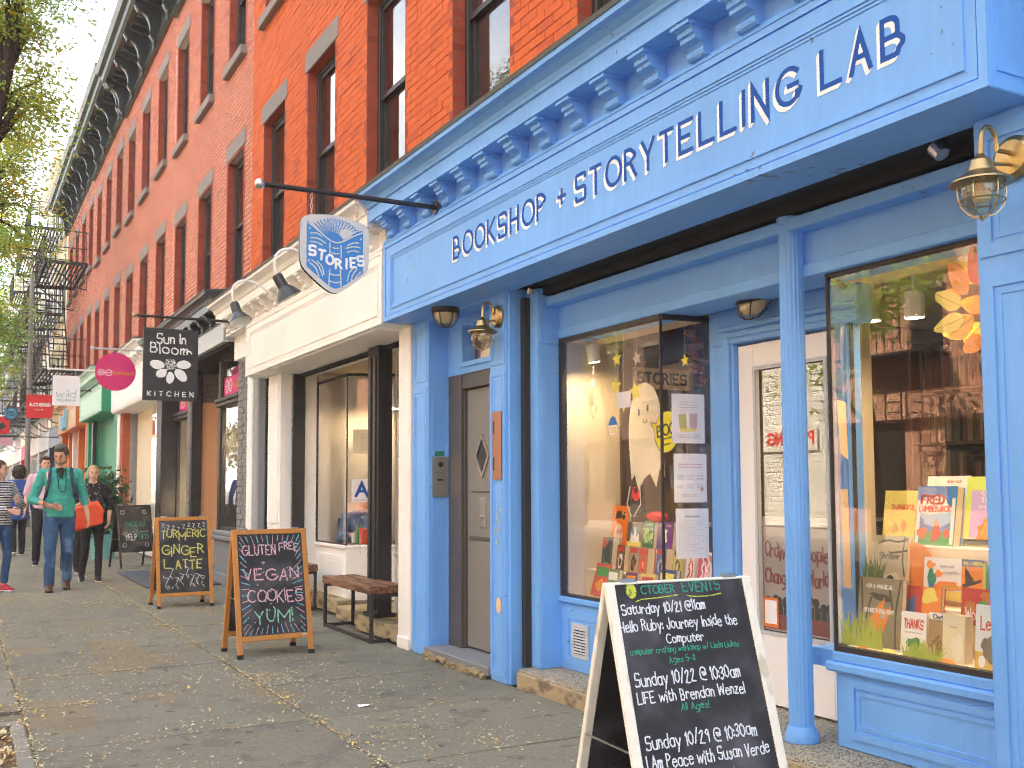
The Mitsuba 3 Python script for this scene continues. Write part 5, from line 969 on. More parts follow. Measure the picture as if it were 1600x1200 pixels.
# beyond: pale painted houses with arched windows and fire escapes
def far_house(y0, y1, h, wall, front, label, arched, floors, zf=3.7, dz=0):
    b = thing('town_house', label, 'building')
    part('wall', b, MB().box(3.25, 12, y0, y1, zf, h), wall)
    part('shop_front', b, MB().box(3.2, 3.5, y0, y1, 2.9, zf - .05, c=.02).box(3.2, 3.5, y0, y0 + .35, 0, 2.9).box(3.2, 3.5, y1 - .35, y1, 0, 2.9).box(3.4, 12, y0, y1, 0, zf), front)
    part('cornice', b, MB().prof_y([(3.25, h - .5), (3.1, h - .4), (2.85, h - .1), (2.8, h + .1), (3.25, h + .15)], y0, y1), wall)
    wd = mesh_dict(MB().box(-.02, .05, -.42, .42, 0, 1.75), 'm_dark_frame'); arch = mesh_dict(MB().ext(unary_union([sbox(-.55, 0, .55, .12), Point(0, 0).buffer(.55).intersection(sbox(-.6, 0, .6, .6))]).difference(Point(0, 0).buffer(.38)), .12, mat4([0, -1, 0], [0, 0, 1], [-1, 0, 0], [0, 0, 0])), wall); fl = mesh_dict(MB().box(-.08, 0, -.55, .55, 0, .12), wall)
    n = max(2, int((y1 - y0)/1.6))
    for f in range(floors):
        for i in range(n):
            y = y0 + (i + .5)*(y1 - y0)/n; z = zf + .7 + f*3.1
            if z + 2 > h: continue
            k = part('window', b, wd, 'm_dark_frame', at=place(3.24, y, z)); part('hood', k, arch if arched else fl, wall, at=place(3.24, y, z + 1.75)); part('sill', k, fl, wall, at=place(3.24, y, z - .12))
    part('shop_window', b, bx(3.36, 3.42, y0 + .5, y1 - .5, .6, 2.75), 'm_dark_frame')
    return b
far_house(38.92, 44.5, 13.2, 'm_far_cream', 'm_navy', 'cream painted house with arched windows and a navy shop front', True, 3)
far_house(44.52, 50.2, 13.9, 'm_far_white', 'm_greyblue', 'white painted house with a pale blue shop front', True, 3)
far_house(50.22, 56.5, 12.6, 'm_far_white', 'm_far_white', 'all white house beyond the pale blue shop front', False, 3)
far_house(56.52, 64, 14.5, 'm_far_cream', 'm_red', 'distant cream house with a red shop front', False, 3)
far_house(64.02, 74, 13.5, 'm_far_white', 'm_far_white', 'distant white house farther up the street', False, 3)
far_house(74.02, 110, 15.5, 'm_far_white', 'm_far_cream', 'farthest pale building closing the row', False, 4)
def fire_escape(y0, y1, zs, label, out=1.15, x=3.25):
    t = thing('fire_escape', label, 'fire escape')
    for q, z in enumerate(zs):
        pf = MB()
        for s in np.arange(x - out + .06, x - .05, .105): pf.box(s, s + .04, y0, y1, z, z + .03)
        pf.box(x - out, x - out + .05, y0, y1, z - .05, z + .05).box(x - .05, x, y0, y1, z - .05, z + .05).box(x - out, x, y0, y0 + .05, z - .05, z + .05).box(x - out, x, y1 - .05, y1, z - .05, z + .05)
        part('platform', t, pf, 'm_iron')
        rl = MB()
        for zz in (.45, .95): rl.tube([[x, y0, z + zz], [x - out, y0, z + zz], [x - out, y1, z + zz], [x, y1, z + zz]], .016, 5)
        for s in np.linspace(y0, y1, 12): rl.tube([[x - out, s, z], [x - out, s, z + .95]], .010, 4)
        for s in np.linspace(x - out, x - .05, 5): rl.tube([[s, y0, z], [s, y0, z + .95]], .010, 4)
        part('railing', t, rl, 'm_iron')
        bk = MB()
        for s in (y0 + .1, y1 - .1): bk.tube([[x, s, z - .75], [x - .25, s, z - .70], [x - out + .1, s, z - .05]], .022, 5).tube([[x, s, z], [x, s, z - .75]], .02, 5)
        part('bracket', t, bk, 'm_iron')
        if q:
            z0 = zs[q-1]; ld = MB()
            for s in (x - out + .25, x - out + .75): ld.tube([[s, y0 + .5, z0], [s, y1 - .6, z]], .022, 5)
            for f in np.linspace(.06, .94, 12): ld.box(x - out + .25, x - out + .75, y0 + .42 + f*(y1 - y0 - 1.1), y0 + .60 + f*(y1 - y0 - 1.1), z0 + f*(z - z0), z0 + f*(z - z0) + .02)
            part('stair', t, ld, 'm_iron')
    return t
fire_escape(32.4, 36.6, (4.75, 7.95), 'black iron fire escape platform on the brick wall, nearest of the row')
fire_escape(40.0, 44.0, (4.4, 7.6, 10.7), 'black iron fire escape with stairs on the cream house')
fire_escape(46, 50, (4.4, 7.6, 10.8), 'black iron fire escape on the white house behind the cream one')
fire_escape(52, 56, (4.4, 7.6, 10.4), 'black iron fire escape on the all white house')
fire_escape(66, 71, (4.4, 7.6, 10.8), 'distant fire escape on the white house farther up the street')

# ---------------------------------------------------------------- hanging signs
def hang(label, y, x0, x1, z0, z1, shape, m, edge, pole, pm='m_black', knob='m_brass', thick=.03, clips=2, edge_w=0.0):
    t = thing('hanging_sign', label, 'sign')
    zp, xa, xb = pole
    part('pole', t, MB().tube([[xa, y + .015, zp - .005], [xb, y + .015, zp]], .017, 10).lathe([(0, 0), (.05, 0), (.05, .012), (0, .014)], 14, mat4([0, 0, 1], [0, 1, 0], [-1, 0, 0], [xb, y + .015, zp])), pm, 40)
    part('knob', t, MB().ell([xa - .012, y + .015, zp - .005], [.034, .034, .034], 2), knob, True)
    M = sign_M(x0, y, z0)
    part('board', t, MB().ext(shape, thick, M @ mat4([1, 0, 0], [0, 1, 0], [0, 0, 1], [0, 0, -thick])), edge)
    if m != edge: part('face', t, MB().ext(shape.buffer(-edge_w) if edge_w else shape, .0015, M), m)
    w = shape.bounds[2]
    g = MB()
    for i in range(clips):
        u = x0 + w*(.17 + .66*i/(max(clips - 1, 1)))
        top = z0 + shape.intersection(LineString([(u - x0, -1), (u - x0, 5)])).bounds[3]
        n = max(1, int((zp - top)/.03))
        for j in range(n + 1):
            zc = top - .01 + (zp - top)*(j + .3)/(n + .5); a = j % 2
            g.tube([[u + .008*math.cos(q)*(1 - a), y + .015 + .008*math.cos(q)*a, zc + .019*math.sin(q)] for q in np.linspace(0, 6.283, 11)], .003, 4)
    part('chain', t, g, 'm_steel', 40)
    return t, M
# open-book sign of the bookshop
S_, H_ = .485, .56
sh_ = Polygon(smooth_line(np.array([(.0, .20), (.0, .46), (.02, .515), (.10, .535), (.22, .545), (.36, .53), (.46, .505), (.485, .46), (.485, .19), (.45, .15), (.33, .05), (.245, .0), (.16, .04), (.03, .15), (.0, .20)]), 2))
t, M = hang('shield shaped blue and grey sign with an open book, hanging over the blue shop corner', 6.56, 1.955, 2.44, 2.60, 3.14, sh_, 'm_signgrey', 'm_black', (3.30, 1.70, 2.95), knob='m_silver', thick=.03)
inn = Polygon([(.045, .49), (.045, .175), (.20, .055), (.245, .04), (.29, .055), (.44, .165), (.44, .46), (.40, .45), (.31, .375), (.245, .35), (.18, .385)]).buffer(-.004).buffer(.004)
pages = unary_union([Polygon(smooth_line(np.array([(.24, .36), (.24 + .19*math.sin(a)*.92, .36 + .17*math.cos(a)*.85), (.24 + .205*math.sin(a + .05), .36 + .165*math.cos(a + .05)), (.24 + .20*math.sin(a + .10), .36 + .15*math.cos(a + .10)), (.24, .36)]))).buffer(0) for a in np.linspace(-1.12, 1.0, 17)])
part('blue_field', t, MB().ext(inn.union(Point(.24, .37).buffer(.055)), .003, M), 'm_signblue')
part('page_outline', t, MB().ext(unary_union([p.boundary.buffer(.0022) for p in getattr(pages, 'geoms', [pages])] if pages.geom_type != 'Polygon' else [LineString([(.24, .37), (.24 + .2*math.sin(a), .37 + .155*math.cos(a))]).buffer(.002) for a in np.linspace(-1.1, 1.05, 19)] + [LineString([(.24 + .2*math.sin(a + o), .37 + (.150 + .012*(j % 2))*math.cos(a + o)) for j, o in enumerate((0, .03, .06, .09, .12))]).buffer(.002) for a in np.linspace(-1.1, .95, 18)]), .0032, M), 'm_signblue')
wh = [LineString(smooth_line(np.array(q))).buffer(.0042) for q in ([(.05, .475), (.12, .43), (.19, .375), (.245, .352), (.30, .368), (.38, .42), (.435, .445)], [(.205, .35), (.205, .27)], [(.285, .34), (.285, .255)], [(.225, .32), (.245, .315), (.265, .32)], [(.22, .285), (.245, .278), (.27, .285)],
      [(.07, .40), (.11, .41), (.15, .39)], [(.07, .37), (.12, .375), (.175, .345)], [(.07, .345), (.11, .345), (.15, .33)], [(.33, .345), (.37, .37), (.41, .37)], [(.32, .325), (.37, .345), (.42, .34)], [(.33, .30), (.37, .315), (.41, .31)],
      [(.07, .20), (.11, .17), (.13, .115)], [(.08, .22), (.13, .19), (.155, .12)], [(.12, .215), (.155, .185), (.165, .13)], [(.33, .10), (.34, .16), (.38, .205)], [(.355, .10), (.37, .155), (.40, .19)], [(.385, .125), (.40, .15), (.42, .165)], [(.20, .06), (.205, .17)], [(.285, .06), (.28, .17)], [(.205, .14), (.245, .13), (.28, .14)], [(.203, .09), (.245, .08), (.283, .09)])]
dots = [Point(*p).buffer(.0065) for p in ((.065, .435), (.425, .40), (.06, .215), (.42, .17))]
part('line_drawing', t, MB().ext(unary_union(wh + dots).intersection(sh_), .0042, M), 'm_signgrey')
lt = [affinity.rotate(affinity.translate(ink(ch, .062, .0165, width=w), u, v), r) for ch, u, v, r, w in (('S', .065, .255, 0, .04), ('T', .128, .232, -6, .042), ('O', .182, .205, -4, .042), ('R', .247, .182, 2, .038), ('I', .323, .188, 0, None), ('E', .352, .200, 5, .034), ('S', .405, .218, 10, .038))]
part('lettering', t, MB().ext(unary_union(lt), .0046, M), 'm_letter_white')
# black flower sign
W, H = .635, .875
t, M = hang('tall black sign with a white flower above the word kitchen', 12.8, 1.92, 2.555, 2.36, 3.235, sbox(0, 0, W, H), 'm_black', 'm_black', (3.38, 1.83, 2.98))
part('lettering', t, MB().ext(affinity.translate(ink('Sun In', .115, .0135, jit=.35, seed=5, width=.33), .155, .70).union(affinity.translate(ink('Bloom', .115, .0135, jit=.4, seed=6, width=.42), .085, .575)).union(LineString(smooth_line(np.array([(.50, .60), (.53, .62), (.56, .585)]))).buffer(.008)), .002, M), 'm_letter_white')
part('lettering', t, MB().ext(affinity.translate(ink('KITCHEN', .055, .009, cap='square', gap=5.0, width=.53), .055, .055), .002, M), 'm_letter_white')
pet = lambda L, Wd, a, o=0: affinity.rotate(affinity.translate(Polygon(smooth_line(np.array([(.055, 0), (.10, Wd*.45), (L*.7, Wd*.55), (L, Wd*.1), (L*.9, -Wd*.4), (.12, -Wd*.45), (.055, 0)]))), 0, o), a, origin=(0, 0))
fl = unary_union([affinity.translate(pet(L, w, a), .315, .42) for L, w, a in ((.25, .11, 8), (.26, .12, -42), (.22, .10, -92), (.21, .11, -140), (.25, .115, 174))])
part('petals', t, MB().ext(fl, .002, M), 'm_letter_white')
part('flower_centre', t, MB().ext(affinity.translate(specks(70, -.06, -.06, .06, .07, .008, 3), .315, .435), .0026, M), 'm_letter_white')
# pink disc, white card, red square, blue cog, far red banner
t, M = hang('round magenta sign with plus and minus rings', 17.6, 1.91, 2.53, 2.89, 3.51, affinity.translate(Point(0, 0).buffer(.31, quad_segs=20), .31, .31), 'm_pink', 'm_pink', (3.57, 1.88, 2.95), 'm_greyblue', 'm_greyblue')
rg_ = unary_union([Point(.09, .29).buffer(.052).difference(Point(.09, .29).buffer(.042)), Point(.205, .29).buffer(.052).difference(Point(.205, .29).buffer(.042)), sbox(.062, .284, .118, .296), sbox(.084, .262, .096, .318), sbox(.178, .284, .232, .296)])
part('rings', t, MB().ext(rg_, .0022, M), 'm_letter_white'); part('lettering', t, MB().ext(affinity.translate(ink('Babeland', .06, .012, width=.31), .275, .262), .0022, M), 'm_orange')
t, M = hang('square pale grey sign with a flowing teal word', 22.5, 1.66, 2.17, 2.99, 3.60, sbox(0, 0, .51, .61), 'm_paper', 'm_paper', (3.73, 1.6, 2.95), 'm_pipe_white', 'm_pipe_white')
part('lettering', t, MB().ext(affinity.translate(ink('wild', .15, .012, jit=.3, width=.36), .07, .17).union(affinity.translate(ink('WAS MAMA', .05, .007, width=.36), .07, .085)), .0022, M), col(.06, .24, .28))
t, M = hang('square bright red sign with small white capitals', 28, 1.48, 2.08, 3.07, 3.655, sbox(0, 0, .60, .585), 'm_red', 'm_red', (3.80, 1.35, 2.95))
part('lettering', t, MB().ext(affinity.translate(ink('A.CHENG', .072, .018, cap='square', width=.46), .075, .30).union(affinity.translate(ink('est. 2005', .025, .005, width=.16), .22, .20)), .0022, M), 'm_letter_white')
cog = unary_union([Point(0, 0).buffer(.175)] + [affinity.rotate(sbox(-.018, .15, .018, .215), k*20, origin=(0, 0)) for k in range(18)])
t, M = hang('blue cog shaped sign with two dark letters', 32, 1.10, 1.53, 3.22, 3.65, affinity.translate(cog, .215, .215), 'm_navy', 'm_navy', (3.80, 1.0, 2.95))
part('disc', t, MB().ext(Point(.215, .215).buffer(.15).difference(Point(.215, .215).buffer(.135)).union(Point(.215, .215).buffer(.128)), .0025, M), col(.10, .36, .58)); part('lettering', t, MB().ext(affinity.translate(ink('RB', .12, .024, width=.19), .12, .155), .0045, M), 'm_navy')
t, M = hang('red and dark banner sign at the left edge, farthest of the hanging signs', 36, .95, 1.45, 3.05, 3.60, sbox(0, 0, .5, .55), 'm_red', 'm_red', (3.7, .9, 2.95))
part('dark_patch', t, MB().ext(blob(.26, .25, .14, .12, 3), .0025, M), 'm_black')
t, M = hang('small pale pink sign below the red banner', 37, 1.0, 1.6, 2.72, 2.98, sbox(0, 0, .6, .26), col(.75, .45, .55), 'm_paper', (3.02, .95, 2.95))

# ---------------------------------------------------------------- sandwich boards
def sandwich(label, cx, cy, th, W, H, s, frame, feet=True, fw=.04, bot=.13, top=None):
    t = thing('sandwich_board', label, 'sandwich board')
    u = np.array([math.cos(th), math.sin(th), 0]); n = np.array([math.sin(th), -math.cos(th), 0])
    L = math.hypot(H, s); fr_ = {}
    for nm, sg in (('front', 1), ('rear', -1)):
        v = np.array([0, 0, H]) - n*sg*s; v = v/np.linalg.norm(v)
        o = np.array([cx, cy, 0]) + n*sg*(s + .012) - u*W/2*sg; uu = u*sg
        w = np.cross(uu, v); M = mat4(uu, v, w, o); fr_[nm] = M
        g = MB().box(0, fw, 0, L, -.022, .0, c=.003, M=M).box(W - fw, W, 0, L, -.022, .0, c=.003, M=M).box(fw, W - fw, L - (top or fw), L, -.021, -.001, c=.003, M=M).box(fw, W - fw, bot, bot + fw, -.021, -.001, c=.003, M=M)
        part(nm + '_frame', t, g, frame)
        part(nm + '_slate', t, MB().box(fw - .004, W - fw + .004, bot + fw - .004, L - (top or fw) + .004, -.014, -.007, M=M), 'm_board')
        if feet: part('foot', t, MB().box(-.002, fw + .002, -.002, .035, -.024, .002, M=M), 'm_rubber'); part('foot', t, MB().box(W - fw - .002, W + .002, -.002, .035, -.024, .002, M=M), 'm_rubber')
    part('hinge', t, MB().tube([np.array([cx, cy, H]) - u*W*.4, np.array([cx, cy, H]) - u*W*.3], .012, 6).tube([np.array([cx, cy, H]) + u*W*.3, np.array([cx, cy, H]) + u*W*.4], .012, 6), 'm_steel')
    part('stay', t, MB().tube([(fr_['front'] @ [.006, L*.46, -.02, 1])[:3], (fr_['rear'] @ [W - .006, L*.46, -.02, 1])[:3]], .004, 5), 'm_steel')
    Mw = fr_['front'] @ mat4([1, 0, 0], [0, 1, 0], [0, 0, 1], [0, 0, -.0068])
    return t, Mw, L
# nearest: white framed events board
t, M, L = sandwich('white framed sandwich board listing october events, nearest the viewer', 2.218, 2.876, -.068, .60, .975, .294, 'm_whitewood', False, .035, .06, .008)
def write(t, M, items, m, jit=.35):
    for i, (s, u, v, h, tk, w) in enumerate(items):
        part('lettering', t, MB().ext(affinity.translate(ink(s, h, tk, jit=jit, seed=len(s)*7 + i, width=w), u, v), .0008, M), m)
part('pumpkin', t, MB().ext(affinity.translate(affinity.scale(Point(0, 0).buffer(.024), .85, 1.1), .098, L - .030), .0008, M), 'm_chalk_lime')
part('pumpkin_stem', t, MB().ext(LineString([(.098, L - .006), (.095, L + .0)]).buffer(.003), .0009, M), 'm_chalk_green')
write(t, M, [('CTOBER', .137, L - .043, .027, .0038, .135), ('EVENTS', .307, L - .042, .034, .0040, .155), ('computer crafting workshop w/ Linda Liukas', .056, L - .243, .020, .0024, .44), ('Ages 5-8', .203, L - .279, .021, .0024, .105), ('All Ages!', .218, L - .436, .023, .0026, .11), ('All Ages!', .250, L - .655, .025, .0028, .13)], 'm_marker_green')
write(t, M, [('Saturday 10/21 @11am', .050, L - .108, .034, .0048, .335), ('Hello Ruby: Journey Inside the', .033, L - .166, .036, .0044, .475), ('Computer', .206, L - .213, .030, .0042, .150), ('Sunday 10/22 @ 10:30am', .058, L - .346, .042, .0048, .42), ('LIFE with Brendan Wenzel', .055, L - .401, .036, .0044, .43), ('Sunday 10/29 @ 10:30am', .060, L - .545, .042, .0048, .44), ('I Am Peace with Susan Verde', .053, L - .606, .040, .0046, .485)], 'm_marker_white')
part('underline', t, MB().ext(lines_shape([smooth_line(np.array([(.11, L - .068), (.13, L - .060), (.20, L - .059), (.285, L - .052)])), smooth_line(np.array([(.32, L - .056), (.345, L - .062), (.41, L - .063), (.463, L - .056)]))], .0036), .0008, M), 'm_chalk_lime')
# cookies board
def rays(t, M, pts, L0, L1, c, m, t_=.006, seed=1):
    r = np.random.default_rng(seed); g = []
    for (x, y) in pts:
        d = np.array([x, y]) - c; d /= np.linalg.norm(d); l = r.uniform(L0, L1)
        g.append([np.array([x, y]) - d*l, np.array([x, y])])
    part('chalk_rays', t, MB().ext(lines_shape(g, t_), .0008, M), m)
t, M, L = sandwich('wooden sandwich board advertising vegan cookies in pastel chalk', 2.20, 8.15, .035, .60, .975, .23, 'm_wood')
write(t, M, [('GLUTEN', .075, L - .205, .075, .0095, .265), ('+', .225, L - .285, .045, .0065, None), ('VEGAN', .075, L - .405, .085, .0115, .44)], 'm_chalk_pink', .6)
write(t, M, [('FREE', .372, L - .170, .060, .0090, .150), ('COOKIES', .10, L - .575, .088, .0105, .43)], 'm_chalk_pink', .7)
write(t, M, [('YUM!', .15, L - .735, .10, .0105, .30)], 'm_chalk_mint', .6)
ed = [(x, L - .052) for x in np.linspace(.06, .54, 12)] + [(x, .18) for x in np.linspace(.06, .54, 12)] + [(.055, y) for y in np.linspace(.22, L - .1, 14)] + [(.545, y) for y in np.linspace(.22, L - .1, 14)]
cc = np.array([.30, .50]); rays(t, M, ed[::2], .04, .10, cc, 'm_chalk_pink', .005, 1); rays(t, M, ed[1::2], .04, .09, cc, 'm_chalk_blue', .007, 2)
part('chalk_dots', t, MB().ext(specks(16, .10, .26, .52, L - .08, .006, 8), .0008, M), 'm_chalk_white')
part('maker_plate', t, MB().ext(sbox(.51, .148, .55, .158), .0075, M), 'm_silver')
# turmeric board
t, M, L = sandwich('wooden sandwich board with yellow chalk words about a ginger drink', 2.235, 11.88, .02, .60, .985, .24, 'm_wood')
write(t, M, [('TURMERIC', .065, L - .235, .085, .0115, .47), ('GINGER', .07, L - .42, .10, .0130, .44), ('L ATTE', .085, L - .585, .095, .0130, .40)], 'm_chalk_yellow', .7)
r_ = np.random.default_rng(14); zz = []
for i in range(9):
    x, y = .07 + .055*i, L - .12 + r_.normal()*.012; zz.append([(x, y + .04), (x + .025, y + .035), (x + .005, y), (x + .03, y - .01)])
for i in range(8):
    x, y = .08 + .055*i, .27 + r_.normal()*.03; zz.append([(x, y + .10), (x + .045, y + .085), (x + .01, y + .01), (x + .04, y - .03)])
for i in range(14): 
    x, y = r_.uniform(.06, .5), r_.uniform(.2, .34); zz.append([(x, y), (x + r_.normal()*.025, y + .035)])
part('chalk_zigzags', t, MB().ext(lines_shape(zz, .0055), .0008, M), 'm_chalk_white')
# dark board
t, M, L = sandwich('all black sandwich board with faint teal chalk, farthest of the four', 2.62, 18.2, .30, .60, 1.03, .22, 'm_black', False, .03, .26)
write(t, M, [('CHECK OUT', .13, L - .36, .075, .008, .36), ('our', .24, L - .47, .06, .007, .12), ('TIPS', .34, L - .58, .08, .008, .17)], 'm_chalk_green', .5)
write(t, M, [('YELP', .12, L - .585, .09, .013, .20)], 'm_chalk_white', .4)
part('chalk_flourish', t, MB().ext(lines_shape([smooth_line(np.array([(.08, L - .50), (.10, L - .46), (.15, L - .47), (.19, L - .50), (.23, L - .47)])), smooth_line(np.array([(.38, L - .47), (.42, L - .44), (.47, L - .46), (.52, L - .43)]))], .005).union(unary_union([Point(x, y).buffer(.035).difference(Point(x, y).buffer(.028)) for x, y in ((.10, L - .12), (.48, L - .12), (.10, .38), (.48, .38))])), .0008, M), 'm_chalk_white')

# ---------------------------------------------------------------- benches and plant
def bench(label, x0, x1, y0, y1, h=.475):
    t = thing('bench', label, 'bench')
    n = 3; w = (x1 - x0)/n
    for i in range(n): part('plank', t, MB().box(x0 + i*w + .001, x0 + (i+1)*w - .0025, y0, y1, h - .07, h - .004*(i % 2), c=.006), 'm_benchwood')
    lg = MB()
    for xx in (x0 + .012, x1 - .04):
        for yy in (y0 + .012, y1 - .04): part('leg', t, bx(xx, xx + .028, yy, yy + .028, .0, h - .07), 'm_iron')
    part('rail', t, MB().box(x0 + .041, x1 - .041, y0 + .014, y0 + .038, .004, .03).box(x0 + .041, x1 - .041, y1 - .038, y1 - .014, .004, .03).box(x0 + .014, x0 + .038, y0 + .041, y1 - .041, .004, .03).box(x0 + .041, x1 - .041, y0 + .014, y0 + .038, h - .098, h - .071).box(x0 + .041, x1 - .041, y1 - .038, y1 - .014, h - .098, h - .071), 'm_iron')
bench('rustic plank bench on an iron frame beside the cream pilaster', 3.045, 3.37, 8.13, 9.40)
bench('rustic plank bench half hidden behind the cookie sandwich board', 3.08, 3.40, 10.62, 11.85, .485)
pt = thing('potted_shrub', 'leafy green shrub in a pale teal pot before the green shop', 'plant')
part('pot', pt, MB().lathe([(0, 0), (.20, 0), (.24, .42), (.245, .46), (.21, .46), (.20, .40), (0, .40)], 24, mat4([1, 0, 0], [0, 1, 0], [0, 0, 1], [2.45, 20.6, 0])), 'm_teal', 30)
r_ = np.random.default_rng(31); n_ = 1500
c_ = r_.normal(size=(n_, 3))*[.17, .17, .30] + [2.45, 20.6, .98]; c_[:, 2] = np.clip(c_[:, 2], .42, 1.7)
d_ = r_.normal(size=(n_, 3)); d_ /= np.linalg.norm(d_, axis=1, keepdims=True); e_ = np.cross(d_, r_.normal(size=(n_, 3))); e_ /= np.linalg.norm(e_, axis=1, keepdims=True)
d_ *= r_.uniform(.05, .11, (n_, 1)); e_ *= .022
V = np.stack([c_ - d_, c_ - e_, c_ + d_, c_ + e_], 1).reshape(-1, 3); o_ = np.arange(n_)[:, None]*4
part('foliage', pt, (V, np.concatenate([o_ + [0, 1, 2], o_ + [0, 2, 3]], 0)), 'm_plant')
sm = MB()
for i in range(7): sm.tube([[2.45 + .05*math.cos(i), 20.6 + .05*math.sin(i), .4], [2.45 + .16*math.cos(i*1.3), 20.6 + .16*math.sin(i*1.3), 1.0 + .1*i]], .008, 5)
part('stem', pt, sm, 'm_bark')

# ---------------------------------------------------------------- people
_sp = ICO[2].vertices
def pts_ell(c, r): return _sp*np.asarray(r) + np.asarray(c)
def hullm(*pp): return m3.Manifold.hull_points(np.vstack(pp).astype(np.float64))
def chain(c):
    return [hullm(pts_ell(a, np.broadcast_to(ra, 3)), pts_ell(b, np.broadcast_to(rb, 3))) for (a, ra), (b, rb) in zip(c, c[1:])]
def melt(ms, edge=.02, it=10, wr=0.0, seed=0, cut=None):
    m = m3.Manifold.batch_boolean(ms, m3.OpType.Add)
    for c in cut or []: m = m - c
    m = m.refine_to_length(edge).to_mesh()
    t = trimesh.Trimesh(m.vert_properties[:, :3], m.tri_verts, process=True)
    trimesh.smoothing.filter_taubin(t, lamb=.5, nu=.52, iterations=it)
    if wr:
        import meshkit
        d = meshkit.fbm(t.vertices*[17, 17, 9], 3, seed) - .5
        t.vertices += t.vertex_normals*d[:, None]*wr
    return t
def hand_parts(w, d, side, curl=.5, palm=None):
    """palm, four fingers and a thumb from the wrist w along d; side = thumb direction"""
    d = np.array(d, float)/np.linalg.norm(d); s = np.array(side, float); s -= d*(s @ d); s /= np.linalg.norm(s); n = np.cross(d, s)
    if palm is not None and n @ np.array(palm) < 0: n = -n
    w = np.array(w, float); o = []
    k = w + d*.085
    o.append(hullm(pts_ell(w + d*.01, (.022,)*3), pts_ell(k + s*.026, (.014,)*3), pts_ell(k - s*.026, (.013,)*3)))
    for i, L in enumerate((.072, .080, .074, .058)):
        b = k + s*(.029 - .0195*i); a1 = curl*.6; a2 = curl*1.4
        p1 = b + (d*math.cos(a1) + n*math.sin(a1))*L*.5; p2 = p1 + (d*math.cos(a2) + n*math.sin(a2))*L*.5
        o += chain([(b - d*.012, .0095), (p1, .0088), (p2, .0075)])
    b = w + d*.03 + s*.022; p1 = b + (d*.6 + s*.8 + n*.25)*.036; p2 = p1 + (d*.9 + s*.25 + n*.35)*.030
    return o + chain([(b - s*.01, .014), (p1, .0105), (p2, .0085)])
